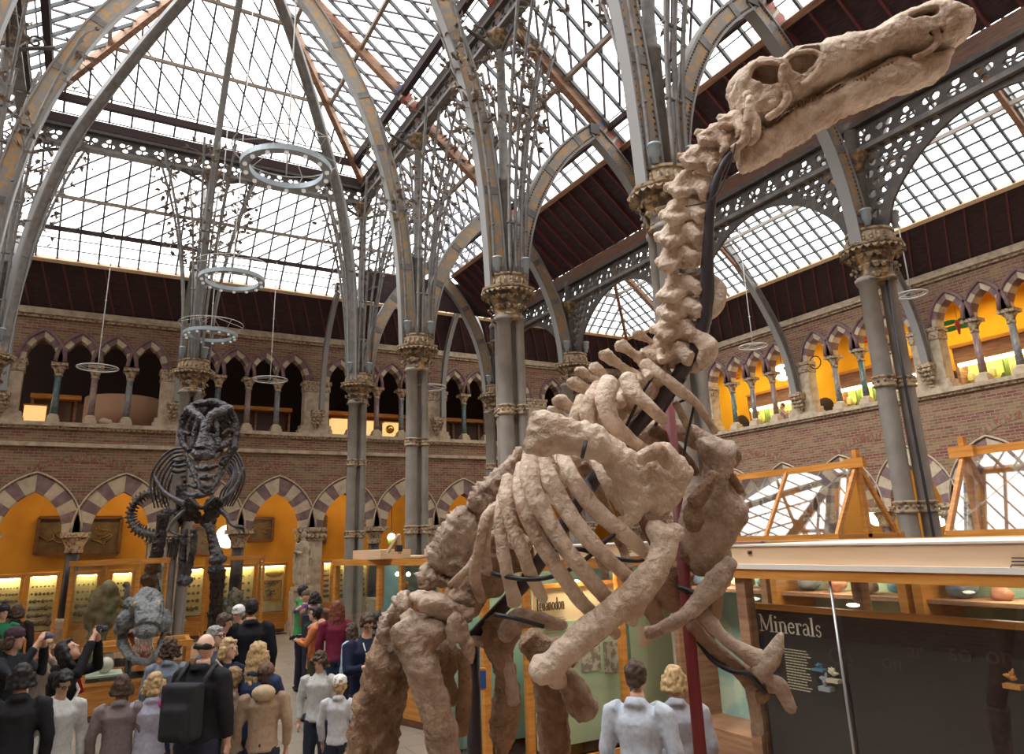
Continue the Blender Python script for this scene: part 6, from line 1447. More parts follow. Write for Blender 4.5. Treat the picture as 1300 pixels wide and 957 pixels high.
# globe lamps
globe = mat('globe', (1, .98, .9), .4, emit=(1, .93, .78), estr=6)
for (p, r, lb) in ((at_x(993, 473, XR + 1.7), .32, 'large white globe lamp in the lit gallery beside the wall rib'), (at_y(289, 681, YB + 1.5), .38, 'white globe lamp in the back arcade right of the black skeleton'),
                   (at_x(1190, 656, XR + 1.6), .3, 'white globe lamp in the right arcade beside the double grey column'), (at_x(1114, 656, XR + 1.6), .3, 'warm globe lamp in the right arcade seen through the glass case top'), (at_y(497, 682, YB + 1.5), .15, 'tiny globe lamp in the back arcade between the middle columns')):
    mb = MB(); mb.ball(p, r, nu=20, nv=14); o = prop('globe_lamp', mb, globe, lb, 'lamp'); mb = MB(); mb.tube([p + V((0, 0, r)), (p.x, p.y, 9.75 if p.z > 6 else 5.5)], .015, 6); mb.build('lamp_chain', M['black'], o)
# pictures in the back corridor
for (x0, x1, y0, y1, lb) in ((50, 84, 657, 703, 'dark framed fossil picture on the ochre wall at the far left'), (107, 150, 657, 703, 'large dark framed fossil picture on the ochre wall left of the black skeleton'), (316, 345, 658, 686, 'dark framed picture on the ochre wall right of the black skeleton'), (392, 412, 655, 690, 'dark framed picture behind the small statue'), (240, 270, 668, 702, 'dark framed picture glimpsed behind the legs of the black skeleton')):
    a = at_y(x0, y0, YB + 3.1); b = at_y(x1, y1, YB + 3.1); o = tag(MB().b2((a.x, YB + 3.08, b.z), (b.x, YB + 3.14, a.z)).build('picture', mat('pic%d' % x0, (.1, .07, .04), .6, noise_=(3, (.17, .12, .06), .4, .7))), lb, 'picture')
    mb = MB()
    for (p, q) in (((a.x, a.z), (b.x, a.z)), ((b.x, a.z), (b.x, b.z)), ((b.x, b.z), (a.x, b.z)), ((a.x, b.z), (a.x, a.z))): mb.bar((p[0], YB + 3.05, p[1]), (q[0], YB + 3.05, q[1]), .1, .12, up=V((0, 1, 0)))
    mb.build('frame', M['woodd'], o)
    mb = MB(); r_ = random.Random(x0)
    for k in range(7):
        p = V((a.x + (b.x - a.x) * r_.uniform(.25, .75), YB + 3.07, b.z + (a.z - b.z) * r_.uniform(.3, .7))); mb.tube([p, p + V((r_.uniform(-.2, .25), 0, r_.uniform(-.12, .12))), p + V((r_.uniform(-.3, .35), 0, r_.uniform(-.15, .15)))], .02, 5)
    mb.build('fossil_relief', mat('relief%d' % x0, (.24, .14, .05), .7), o)
# back gallery contents
for i, (x0, x1) in enumerate(((-2.0, -.6), (2.5, 6.2), (7.1, 10.8), (11.7, 15.4), (16.2, 19.9))):
    r0 = empty('gallery_cabinet', ((x0 + x1) / 2, YB + 2, 6.1), 0, 'dark wooden cabinet with glazed doors in the back gallery, ' + ('leftmost bay', 'bay behind the lamp rings', 'bay behind the left back column', 'bay behind the middle columns', 'bay by the corner')[i], 'cabinet')
    MB().b2((x0, YB + 1.9, 7.38), (x1, YB + 2.5, 7.52)).build('top_rail', W, r0); MB().b2((x0, YB + 2.3, 6.1), (x1, YB + 2.5, 7.4)).build('body', M['woodd'], r0)
    for k in range(3): MB().b2((x0 + .1 + k * 1.2, YB + 2.24, 6.3), (x0 + 1.15 + k * 1.2, YB + 2.29, 7.3)).build('glazed_door', mat('door_glass%d%d' % (i, k), (.12, .08, .06), .15), r0)
    for k in range(4): MB().b2((x0 + .02 + k * 1.2, YB + 2.18, 6.1), (x0 + .1 + k * 1.2, YB + 2.3, 7.4)).build('stile', M['woodr'], r0)
a = at_y(150, 505, YB + 1.4); MB_ = MB().lathe((a.x + .2, YB + 1.9, 6.1), [(1.15, 0), (1.15, 1.35)], 32); prop('curved_screen', MB_, mat('brown_screen', (.4, .22, .12), .8), 'large curved brown screen behind the back gallery arches at left', 'screen')
litb = mat('lit_box', (.8, .5, .2), .6, emit=(1, .6, .22), estr=.9)
for (x0, x1, y0, y1, lb) in ((31, 56, 514, 536, 'glowing orange box on the sill of the leftmost back gallery bay'), (421, 441, 531, 547, 'glowing yellow display box behind the left back column'), (463, 476, 534, 549, 'glowing yellow display box right of the left back column'), (489, 508, 536, 553, 'glowing panel behind the golden ball')):
    a = at_y(x0, y0, YB + .9); b = at_y(x1, y1, YB + .9); o = MB().b2((a.x, YB + .9, 6.1), (b.x, YB + 1.2, a.z)).build('display_box', litb); tag(o, lb, 'display box')
    MB().b2((a.x - .03, YB + .88, a.z), (b.x + .03, YB + 1.22, a.z + .04)).build('lid', W, o)
prop('golden_ball', MB().ball(at_y(495, 545, YB + .3), .16, nu=16, nv=12), mat('gold', (.8, .5, .1), .2, metal=.9), 'shiny golden ball on the back gallery sill between the columns', 'ball')
prop('carved_fragment', MB().ball(at_y(132, 535, YB + .1), (.14, .1, .12)).ball(at_y(139, 536, YB + .1), (.08, .07, .09)).box(at_y(145, 538, YB + .1), (.3, .12, .05)), M['cream'], 'small pale carved fragments on the sill of the leftmost back gallery bay', 'stone')
# right gallery: lit cabinets
gl = mat('gallery_board', (.75, .72, .22), .7, emit=(.75, .8, .2), estr=.0, noise_=(3, (.5, .55, .15), .4, .7))
XC = XR + 2.2
for i, (xa, xb, ys) in enumerate(((952, 1002, 511), (1064, 1126, 490), (1152, 1182, 478), (1216, 1298, 459))):
    pa = at_x(xa, ys, XC); pb = at_x(xb, ys - (xb - xa) * .3, XC); ya, yb = pb.y, pa.y; zs = 7.32
    r0 = empty('gallery_cabinet', (XC, (ya + yb) / 2, 6.1), 0, 'lit wooden cabinet with yellow green back, right gallery, ' + ('farthest bay', 'left of the double column', 'right of the double column', 'right edge')[i], 'cabinet')
    MB().b2((XC, ya, 6.1), (XC + .6, yb, 6.35)).build('base', M['woodr'], r0); MB().b2((XC + .5, ya, 6.3), (XC + .6, yb, 7.5)).build('backboard', gl, r0)
    MB().b2((XC - .02, ya - .1, zs + .1), (XC + .6, yb + .1, zs + .62)).build('fascia', M['woodr'], r0); MB().b2((XC - .06, ya - .14, zs + .6), (XC + .62, yb + .14, zs + .7)).build('cornice', M['wood'], r0); MB().b2((XC - .03, ya, zs), (XC + .1, yb, zs + .09)).build('strip_lamp', tube_l, r0)
    for y_ in (ya - .05, yb + .05): MB().b2((XC, y_ - .05, 6.1), (XC + .6, y_ + .05, zs + .1)).build('side_post', M['woodr'], r0)
    nn = max(2, int((yb - ya) / .55))
    for k in range(1, nn): MB().b2((XC + .02, ya + (yb - ya) * k / nn - .02, 6.3), (XC + .3, ya + (yb - ya) * k / nn + .02, zs)).build('divider', mat('green_frame%d%d' % (i, k), (.2, .3, .08), .5), r0)
    for k in range(6):
        y_ = ya + (yb - ya) * (k + .5) / 6; z_ = 6.75 + .22 * (k % 2)
        o = MB().box((XC + .3, y_, z_), (.14, .16, .2)).ball((XC + .3, y_, z_ + .13), (.07, .08, .06)).build('insect_box', mat('ins%d%d' % (i, k), ((.1, .13, .06), (.5, .45, .2))[k % 2], .6)); tag(o, 'small specimen mount in a lit right gallery cabinet', 'specimen', 'specimen mounts in the lit right gallery')
for i, (x_, y_) in enumerate(((940, 520), (1046, 504), (1206, 468))):
    p = at_x(x_, y_, XR + 3.4); o = MB().b2((XR + 3.3, p.y - .42, 6.1), (XR + 3.42, p.y + .42, 7.1)).ball((XR + 3.38, p.y, 7.08), (.06, .42, .42)).build('door_%d' % (i + 1), mat('dark_door%d' % i, (.04, .02, .012), .8)); o['kind'] = 'structure'
# hanging insects
def insect(p, cols, s, label, body):
    r0 = empty('model_insect', p, 0, label, 'model insect')
    for k, (dx, dz, c) in enumerate(((-1, .25, 0), (1, .25, 0), (-.8, -.15, 1), (.8, -.15, 1))):
        mb = MB(); mb.ball(V(p) + V((.0, dx * s * .55, dz * s)), (.012, s * .55, s * .16)); mb.build('wing', mat('wing', cols[c], .5), r0)
    mb = MB(); mb.tube([V(p) + V((0, 0, .25 * s)), V(p), V(p) - V((0, 0, .6 * s))], [s * .1, s * .16, s * .05], 8); mb.build('body', mat('ibody', body, .5), r0)
    mb = MB(); mb.tube([V(p), (p[0], p[1], 9.75)], .005, 4); mb.build('string', M['black'], r0)
insect(at_x(1216, 412, XR + .9), ((.02, .25, .06), (.03, .3, .08)), .5, 'green model dragonfly hanging in the right gallery arch', (.5, .05, .03))
insect(at_x(932, 480, XR + .9), ((.9, .2, .02), (.9, .2, .02)), .32, 'orange model insect hanging in the farthest lit gallery bay', (.8, .15, .02))
insect(at_x(1106, 430, XR + .9), ((.9, .08, .03), (.9, .1, .03)), .3, 'red model insect hanging left of the double grey column', (.7, .05, .02))
mb = MB(); p = at_x(1035, 460, XR + .1); C_ = [p + V((0, .22 * cos(i * pi / 7), .22 * sin(i * pi / 7))) for i in range(14)]; mb.tube(C_, .02, 6); prop('iron_ring', mb, M['black'], 'thin black curved bracket on the right gallery pier', 'bracket')

# statues
def statue(base, h, label, ped, m=M['stone'], rz=0):
    r0 = empty('statue', base, 0, label, 'statue'); s = h / 1.8; x, y, z = base
    mb = MB(); T = lambda pts, r, f=1: mb.tube([(x + p[0] * s, y + p[1] * s, z + p[2] * s) for p in pts], [k * s for k in r], 12, flat=f)
    T([(0, 0, 0.02), (0, 0, .5), (0, 0, 1.0), (0, 0, 1.25), (0, 0, 1.45)], [.22, .2, .17, .2, .14]); T([(.1, -.02, 0), (.1, 0, .8)], [.1, .13]); T([(-.1, -.06, 0), (-.1, -.05, .8)], [.09, .12])
    T([(-.19, 0, 1.4), (-.27, -.05, 1.12), (-.12, -.2, 1.05)], [.075, .065, .05]); T([(.19, 0, 1.4), (.28, -.03, 1.1), (.24, -.14, .88)], [.075, .065, .05])
    T([(0, 0, 1.4), (0, -.01, 1.56)], [.07, .06]); mb.ball((x, y - .01 * s, z + 1.68 * s), (.085 * s, .1 * s, .125 * s)); mb.ball((x, y - .11 * s, z + 1.67 * s), (.018 * s, .02 * s, .03 * s), nu=6, nv=5)
    T([(.2, .08, 1.42), (.25, .12, .9), (.22, .12, .12)], [.06, .11, .16], .5); T([(-.2, .08, 1.42), (-.25, .12, .9), (-.2, .12, .12)], [.06, .1, .14], .5)
    for k in range(7):
        a = -1.2 + k * .4; T([(.17 * sin(a), -.17 * cos(a), 1.0), (.24 * sin(a + .1), -.2 * cos(a), .1)], [.025, .035])
    me = remesh(mb, .022 * s, 3, .008, 14, 3); link_mesh('figure', me, m, r0, True)
    mb = MB(); mb.box((x, y, z - .04), (.62 * s, .56 * s, .1)); 
    if ped > 0: mb.box((x, y, z - .1 - ped / 2), (.56 * s, .5 * s, ped)); mb.box((x, y, z - .08 - ped), (.7 * s, .64 * s, .18))
    else: mb.lathe((x, y, z - .35), [(.1, 0), (.2, .12), (.3, .28)], 12)
    mb.build('pedestal', m, r0); return r0
b = at_y(383, 745, 24.55); statue(b, at_y(383, 674, 24.55).z - b.z, 'small stone statue of a robed man on a bracket against the back wall pier', .0)
MB().b2((b.x - .3, 24.4, FLOOR), (b.x + .3, 24.95, b.z - .12)).build('statue_pier', M['stone'], wall_back)
b = at_d(214, 788, 18.4); b.y += 1.2; b = at_y(214, 788, b.y); statue(b, 2.35, 'large stone statue in a long robe standing between the legs of the black skeleton', b.z - FLOOR - .12, M['stone'])

# small blue framed screen low in the middle
p = at_d(602, 862, 5.0); o = MB().box(p, (.16, .03, .14), Matrix.Rotation(radians(-30), 3, 'Z')).build('framed_sign', W); tag(o, 'small dark blue sign in an oak frame low behind the hip bones', 'sign')
MB().box(p - V((-.01, .02, 0)) * 1.0, (.13, .02, .11), Matrix.Rotation(radians(-30), 3, 'Z')).build('blue_panel', mat('blue_panel', (.03, .08, .25), .4), o)
mb = MB(); mb.tube([(p.x, p.y + .02, p.z - .07), (p.x, p.y + .02, FLOOR)], .02, 8); mb.build('post', M['black'], o)
# ================================================================ visitors
skin = [mat('skin_a', (.72, .42, .3), .55, noise_=(5, (.62, .33, .23), .4, .7)), mat('skin_b', (.6, .36, .24), .55), mat('skin_c', (.78, .5, .38), .55)]
HAIR = dict(brown=(.09, .05, .03), dark=(.018, .014, .013), blond=(.62, .42, .2), grey=(.4, .38, .36), auburn=(.22, .06, .03), fair=(.4, .26, .13), white=(.75, .74, .72))
def person(px, py, d, a, label, hair='dark', hlen=0, top=(.05, .05, .06), legs=(.03, .035, .06), arms='down', build=1.0, hat=None, coat=0, extra=None, sk=0, tilt=0, bald=False, child=False, nod=0, face_extra=None, arm2=None):
    """px,py: head centre in the photo; d: depth; a: 0 faces us, 90 faces right in the picture, 180 back to us"""
    c = at_d(px, py, d); Hh = c.z + .11 - FLOOR; hs = .95 if child else 1.0
    s = Hh / 1.72 if not child else Hh / 1.72
    hd = max(.78, min(.95, .5 + .42 * s)) if child else min(1.0, max(.9, s * .95))   # head scale
    r0 = empty('person', (c.x, c.y, FLOOR), 0, label, 'person')
    to = V((-c.x, -c.y, 0)).normalized(); ri = V((RGT.x, RGT.y, 0)).normalized(); f = (to * cos(radians(a)) + ri * sin(radians(a))).normalized()
    r0.rotation_euler = (0, 0, math.atan2(f.y, f.x) - pi / 2)       # local +Y is forward
    B_ = build; S_ = lambda p: V((p[0] * s, p[1] * s, p[2] * s))
    hz = 1.6 * s; hc = V((0, .02 * s, hz))
    lean = V((0, tilt * s, 0))
    J = dict(hip=(0, 0, .93), chest=(0, .0, 1.25), neck=(0, -.01, 1.43))
    armp = {'down': [(.19, 0, 1.38), (.25, -.01, 1.12), (.24, .05, .88)], 'hold': [(.19, 0, 1.38), (.25, .02, 1.13), (.14, .22, 1.05)], 'photo': [(.19, 0, 1.38), (.24, .2, 1.25), (.07, .27, 1.55)], 'up': [(.19, 0, 1.38), (.25, .22, 1.42), (.06, .25, 1.72)], 'front': [(.19, 0, 1.38), (.22, .12, 1.15), (.08, .27, 1.2)]}
    body = MB(); 
    def T(mb, pts, r, n=10, fl=1.0): mb.tube([S_(p) for p in pts], [k * s * B_ for k in r], n, up=V((0, 1, 0)), flat=fl)
    # skin body
    T(body, [(0, 0, .9), (0, 0, 1.1), (0, 0, 1.3), (0, 0, 1.42)], [.13, .115, .14, .07], 12, .75)
    T(body, [(0, -.01, 1.4), (0, 0, 1.5)], [.055, .052])
    hands = []
    for sd_ in (-1, 1):
        T(body, [(.09 * sd_, 0, .92), (.1 * sd_, .01, .5), (.1 * sd_, -.02, .08)], [.085, .055, .038])
        T(body, [(.1 * sd_, -.03, .04), (.1 * sd_, .12, .03)], [.035, .03])
        ap = [(p[0] * sd_, p[1], p[2]) for p in armp[(arm2 if (arm2 and sd_ > 0) else arms)]]
        T(body, ap, [.05, .038, .027]); w_ = V(ap[2]); dr = (V(ap[2]) - V(ap[1])).normalized()
        palm = w_ + dr * .045; T(body, [w_, palm + dr * .02], [.026, .033], 8, .55)
        sdv = dr.cross(V((0, 0, 1)) if abs(dr.z) < .9 else V((1, 0, 0))).normalized(); cr = sdv.cross(dr)
        for k in range(4):
            b0 = palm + dr * .03 + sdv * (.024 - .016 * k); L = (.06, .07, .066, .05)[k]
            T(body, [b0 - dr * .02, b0 + dr * L * .5, b0 + dr * L * .85 + cr * -.02], [.0095, .009, .007], 6)
        T(body, [palm - dr * .02 + sdv * .02, palm + sdv * .045 + dr * .01, palm + sdv * .05 + dr * .04], [.011, .01, .008], 6)
        hands.append(S_(palm))
    # head
    hm = MB(); k_ = hd * .96
    Rn = Matrix.Rotation(radians(nod), 3, 'X'); H = lambda p: hc + Rn @ (V(p) * k_)
    hm.ball(H((0, -.01, .02)), (.077 * k_, .095 * k_, .1 * k_), Rn, 16, 12); hm.ball(H((0, .02, -.05)), (.06 * k_, .068 * k_, .072 * k_), Rn); hm.tube([H((0, .08, .025)), H((0, .105, -.015)), H((0, .09, -.028))], [.01 * k_, .017 * k_, .012 * k_], 8)
    hm.ball(H((0, .078, -.06)), (.026 * k_, .016 * k_, .01 * k_), Rn, 8, 6); hm.ball(H((0, .07, -.1)), (.024 * k_, .02 * k_, .018 * k_), Rn, 8, 6)
    for sd_ in (-1, 1): hm.ball(H((.079 * sd_, -.005, 0)), (.012 * k_, .02 * k_, .03 * k_), Rn, 8, 6); hm.ball(H((.03 * sd_, .077, .03)), (.018 * k_, .012 * k_, .009 * k_), Rn, 8, 6)
    for v, fcs in ((hm.v, hm.f),): body.add(v, fcs, 0, True)
    bodyme = remesh(body, .0125 * max(s, .8), 2); o = link_mesh('body', bodyme, skin[sk], None, True); o.parent = r0
    fz = MB()
    for sd_ in (-1, 1): fz.ball(H((.03 * sd_, .086, .012)), (.011 * k_, .006 * k_, .007 * k_), Rn, 8, 6)
    e = link_mesh('eyes', fz.mesh(), M['black'], None); e.parent = r0
    # clothes
    tp = MB(); hem = .88 - coat
    T(tp, [(0, 0, hem), (0, 0, 1.0), (0, 0, 1.15), (0, 0, 1.32), (0, -.01, 1.44)], [.175 + coat * .08, .155, .15, .18, .085], 14, .72)
    for sd_ in (-1, 1):
        ap = [(p[0] * sd_, p[1], p[2]) for p in armp[(arm2 if (arm2 and sd_ > 0) else arms)]]
        T(tp, [(.13 * sd_, -.01, 1.39)] + ap[:2] + [tuple(V(ap[1]).lerp(V(ap[2]), .88))], [.07, .072, .058, .045])
    T(tp, [(0, -.04, 1.42), (0, -.03, 1.475)], [.085, .07])
    me = remesh(tp, .018 * max(s, .8), 4, .008, 9, px); o = link_mesh('jacket' if coat or sum(top) < .3 else 'top', me, flat(top), None, True); o.parent = r0
    tr_ = MB(); T(tr_, [(0, 0, .98), (0, 0, .86)], [.15, .16], 12, .75)
    for sd_ in (-1, 1): T(tr_, [(.085 * sd_, 0, .9), (.1 * sd_, .01, .5), (.1 * sd_, -.01, .07)], [.105, .078, .062])
    me = remesh(tr_, .02, 3, .006, 9, py); o = link_mesh('trousers', me, flat(legs), None, True); o.parent = r0
    for sd_ in (-1, 1): o = link_mesh('shoe', MB().ball(S_((.1 * sd_, .05, .045)), (.05 * s, .14 * s, .05 * s)).mesh(), flat((.03, .03, .04)), None); o.parent = r0
    # hair
    if hair:
        hb = MB(); 
        if not bald:
            hb.ball(H((0, -.022, .035)), (.088 * k_, .1 * k_, .1 * k_), Rn, 16, 12)
        else:
            hb.tube([H((.075, .01, 0)), H((.07, -.06, .01)), H((0, -.105, .01)), H((-.07, -.06, .01)), H((-.075, .01, 0))], [.02 * k_, .03 * k_, .032 * k_, .03 * k_, .02 * k_], 8)
        if not bald:
            for sd_ in (-1, 1): hb.ball(H((.066 * sd_, -.02, .0)), (.025 * k_, .055 * k_, .06 * k_), Rn, 10, 8)
            hb.ball(H((0, -.06, -.03)), (.07 * k_, .05 * k_, .06 * k_), Rn, 10, 8); hb.ball(H((0, .055, .085)), (.06 * k_, .035 * k_, .025 * k_), Rn, 10, 8)
        if hlen:
            for (x_, y_) in ((-.07, -.03), (-.035, -.075), (0, -.085), (.035, -.075), (.07, -.03), (-.08, .01), (.08, .01)):
                hb.tube([H((x_, y_, .03)), H((x_ * 1.2, y_ - .01, -.06)), H((x_ * 1.25, y_ * 1.15 - .01, -.06 - hlen * .6)), H((x_ * 1.1, y_ * 1.2, -.06 - hlen))], [.035 * k_, .038 * k_, .036 * k_, .014 * k_], 8)
        me = remesh(hb, .011 * max(s, .8), 1, .012 * (2.2 if hair == 'curly' else 1), 26, px); o = link_mesh('hair', me, mat('hair%d' % px, HAIR.get(hair if hair != 'curly' else 'brown'), .6, noise_=(40, tuple(c * .6 for c in HAIR.get(hair if hair != 'curly' else 'brown')), .4, .6)), None, True); o.parent = r0
    if hat:
        hb = MB(); hb.ball(H((0, -.012, .055)), (.095 * k_, .108 * k_, .085 * k_), Rn, 16, 12); hb.tube([H((.088 * cos(t * pi / 6), -.01 + .1 * sin(t * pi / 6), .035)) for t in range(13)], .016 * k_, 6)
        if hat[1] == 'pom': hb.ball(H((0, -.02, .155)), .035 * k_)
        me = remesh(hb, .012, 1, .004, 30, 3); o = link_mesh('hat', me, flat(hat[0]), None, True); o.parent = r0
    if extra:
        for (nm, prt, col) in extra(S_, H, hands, s):
            o = link_mesh(nm, prt.mesh(), flat(col), None); o.parent = r0
    return r0
def backpack(col=(.03, .03, .035)):
    def f(S_, H, hands, s):
        mb = MB(); me = remesh(MB().box(S_((0, -.24, 1.15)), (.3 * s, .16 * s, .42 * s)).box(S_((0, -.33, 1.08)), (.22 * s, .06 * s, .24 * s)), .02, 6); mb.mesh_add(me, smooth=True)
        st = MB()
        for sd_ in (-1, 1): st.tube([S_((.12 * sd_, -.17, 1.35)), S_((.13 * sd_, -.02, 1.475)), S_((.15 * sd_, .14, 1.3)), S_((.14 * sd_, .0, 1.02))], .02 * s, 6)
        return [('backpack', mb, col), ('backpack_straps', st, (.05, .05, .055))]
    return f
def camera_in(col=(.02, .02, .02), w=.1):
    def f(S_, H, hands, s):
        c = (hands[0] + hands[1]) / 2 + V((0, .03, .03)); return [('camera', MB().box(c, (w, .04, .075)).tube([c, c + V((0, .07, 0))], .03, 12), col)]
    return f
def glasses(S_, H, hands, s):
    mb = MB()
    for sd_ in (-1, 1): mb.tube([H((.032 * sd_ + .022 * cos(t * pi / 5), .1, .014 + .017 * sin(t * pi / 5))) for t in range(11)], .0035, 5)
    mb.tube([H((-.055, .098, .02)), H((-.08, .0, .02))], .003, 4); mb.tube([H((.055, .098, .02)), H((.08, .0, .02))], .003, 4); return [('glasses', mb, (.02, .02, .02))]
def both(*fs): return lambda *a: sum([f(*a) for f in fs], [])
def strap(col, dx=1):
    return lambda S_, H, hands, s: [('bag_strap', MB().tube([S_((.12 * dx, -.14, 1.2)), S_((.12 * dx, -.03, 1.5)), S_((.0, .155, 1.25)), S_((-.17 * dx, .1, .98))], .016, 6), col), ('shoulder_bag', MB().box(S_((-.24 * dx, 0, .82)), (.12, .28, .26)), col)]
def hood(col):
    return lambda S_, H, hands, s: [('hood', MB().ball(S_((0, -.1, 1.44)), (.12 * s, .08 * s, .08 * s)).tube([S_((.1, -.04, 1.46)), S_((.12, .04, 1.42)), S_((0, .1, 1.38)), S_((-.12, .04, 1.42)), S_((-.1, -.04, 1.46))], .03 * s, 8), col)]
person(384, 749, 14.3, 110, 'man in a green shirt and dark trousers carrying a small child, by the small statue', 'dark', 0, (.05, .28, .08), (.015, .017, .03), 'hold', 1.02)
def small_child():
    c = at_d(388, 757, 14.05); r0 = empty('person', (c.x, c.y, c.z - .5), 0, 'toddler in a navy and purple striped top carried by the man in green', 'person')
    mb = MB(); T = lambda pts, r: mb.tube([c + RGT * p[0] + V((0, 0, p[1])) - V((FWD.x, FWD.y, 0)) * p[2] for p in pts], r, 8)
    T([(0, -.12, 0), (-.02, -.4, 0)], [.06, .08]); T([(-.02, -.38, .0), (.1, -.45, .05), (.08, -.62, .05)], [.05, .045, .03]); T([(-.06, -.18, .03), (-.16, -.25, .06)], [.035, .025]); T([(.06, -.18, .03), (.16, -.22, .02)], [.035, .025]); mb.ball(c, (.08, .08, .1)); mb.ball(c + RGT * .0 - V((FWD.x, FWD.y, .1)) * .08, .015)
    link_mesh('body', remesh(mb, .012, 1), skin[0], r0, True)
    mb = MB(); mb.tube([c + V((0, 0, -.13)), c - RGT * .01 + V((0, 0, -.3)), c - RGT * .02 + V((0, 0, -.42))], [.07, .1, .095], 10); mb.tube([c - RGT * .05 + V((0, 0, -.17)), c - RGT * .17 + V((0, 0, -.25)), c - RGT * .22 + V((0, 0, -.3))], [.05, .04, .035], 8); mb.tube([c + RGT * .05 + V((0, 0, -.17)), c + RGT * .16 + V((0, 0, -.22))], [.05, .04], 8)
    link_mesh('striped_top', remesh(mb, .014, 2), mat('stripe', (.05, .06, .2), .8, noise_=(14, (.3, .08, .25), .48, .52)), r0, True)
    mb = MB(); mb.ball(c + V((0, .01, .025)), (.088, .088, .09)); link_mesh('hair', mb.mesh(), mat('child_hair', HAIR['brown'], .7), r0)
small_child()
person(400, 758, 13.6, 170, 'person in a brown jacket with dark hair behind the man in orange', 'dark', .04, (.25, .13, .09), arms='front', extra=backpack((.03, .04, .05)))
person(401, 778, 11.9, -80, 'man with dark hair and beard in an orange hooded jacket, looking left', 'dark', 0, (.6, .2, .07), (.08, .08, .05), 'front', coat=.12, sk=1, extra=both(hood((.7, .4, .25)), camera_in()))
person(428, 771, 11.4, 175, 'woman seen from behind with long curly auburn hair and a maroon top', 'auburn', .3, (.2, .02, .05), (.03, .05, .09))
person(447, 800, 11.0, -110, 'girl in a light blue sweater with a brown ponytail', 'brown', .16, (.4, .55, .65), (.02, .02, .03), child=True)
person(466, 789, 8.6, 15, 'man with glasses in a navy jumper and lanyard looking down, beside the hip bones', 'brown', 0, (.012, .017, .045), (.02, .02, .03), 'front', 1.08, nod=-30, extra=both(glasses, camera_in(), lambda S_, H, hands, s: [('lanyard', MB().tube([S_((-.06, .09, 1.42)), S_((-.02, .15, 1.25)), S_((0, .16, 1.15)), S_((.02, .15, 1.25)), S_((.06, .09, 1.42))], .008, 5), (.7, .68, .6))]))
person(480, 786, 9.9, 160, 'person with dark hair half hidden behind the man with the lanyard', 'dark', .05, (.1, .08, .08))
person(406, 840, 8.3, -20, 'child with curly brown hair in a white top at the bottom of the crowd', 'curly', .02, (.6, .6, .57), child=True, nod=-25)
person(431, 872, 7.6, 160, 'child in a white woolly hat at the bottom edge', 'blond', 0, (.6, .6, .62), child=True, hat=((.85, .85, .83), 0))
person(320, 769, 9.9, 178, 'broad man in a black jacket seen from behind', 'dark', 0, (.012, .012, .018), (.02, .03, .07), build=1.12, coat=.1)
person(304, 777, 11.0, -35, 'older man in a white beanie and dark maroon jacket', 'grey', 0, (.06, .02, .025), hat=((.85, .83, .8), 0), nod=-15, extra=glasses)
person(283, 789, 9.7, 100, 'man with short brown hair bending forward behind the grey haired man', 'brown', 0, (.05, .045, .05), nod=-15)
person(272, 806, 8.6, 70, 'grey haired man with glasses in a slate blue jacket, facing right', 'grey', 0, (.07, .09, .11), extra=glasses, sk=2)
person(289, 822, 7.9, 60, 'woman with short blond hair and pink cheeks in a navy coat, pale bag strap', 'blond', .04, (.02, .03, .06), coat=.1, extra=strap((.6, .45, .36)), sk=2)
person(327, 829, 7.1, 150, 'girl with very long blond hair and a red scarf in a dark blue coat', 'blond', .34, (.03, .05, .12), arms='front', extra=lambda S_, H, hands, s: [('red_scarf', MB().tube([S_((.1, .02, 1.44)), S_((0, .12, 1.42)), S_((-.14, .1, 1.38)), S_((-.2, .06, 1.3))], .04 * s, 8), (.55, .01, .03))])
person(297, 862, 7.0, 160, 'boy with fair brown hair at the bottom edge below the blond woman', 'fair', 0, (.4, .3, .2), child=True)
person(337, 856, 7.0, 175, 'child in a brown hood with fur trim at the bottom edge', 'brown', 0, (.45, .32, .22), child=True, hat=((.2, .12, .08), 0), extra=hood((.6, .45, .3)))
person(260, 818, 6.8, 150, 'balding man in a black jacket with a black backpack, seen from behind', 'dark', 0, (.02, .02, .024), bald=True, build=1.12, extra=backpack(), sk=2)
person(216, 822, 8.4, 165, 'person with bushy dark hair in a blue grey top, beside the grey head model', 'curly', .05, (.22, .26, .32), extra=None)
person(196, 868, 7.0, 175, 'blond child with a pink collar at the bottom edge', 'blond', .06, (.5, .5, .62), child=True, extra=lambda S_, H, hands, s: [('pink_hood', MB().ball(S_((.12, -.06, 1.4)), .06 * s), (.8, .05, .35))])
person(155, 872, 6.9, 170, 'child with brown hair and a hair clip at the bottom edge, below the head model', 'brown', .03, (.25, .2, .2), child=True)
person(84, 824, 7.4, 100, 'woman in black with a red scarf leaning back to take a photograph upwards', 'dark', .16, (.012, .012, .015), arms='up', nod=35, extra=both(camera_in((.08, .08, .09)), strap((.8, .78, .7), -1), lambda S_, H, hands, s: [('red_scarf', MB().tube([S_((.09, .05, 1.43)), S_((0, .13, 1.4)), S_((-.09, .05, 1.43)), S_((-.08, .14, 1.2))], .04 * s, 8), (.5, .01, .015))]))
person(79, 866, 6.7, 40, 'man with glasses and dark hair looking down at the bottom edge, left', 'dark', 0, (.6, .6, .58), nod=-30, extra=glasses, sk=1)
person(28, 858, 6.4, 175, 'person with thick black hair seen from behind at the bottom left', 'dark', .03, (.02, .02, .025))
person(17, 808, 8.0, 95, 'person in a purple woolly hat and dark coat holding up a phone', 'brown', .05, (.02, .022, .03), arms='photo', coat=.1, hat=((.06, .03, .05), 0), extra=camera_in((.15, .18, .3), .03))
person(60, 822, 8.9, -10, 'child with fair brown hair in a multicoloured striped top between the photographers', 'fair', .04, (.3, .25, .2), child=True, arms='photo')
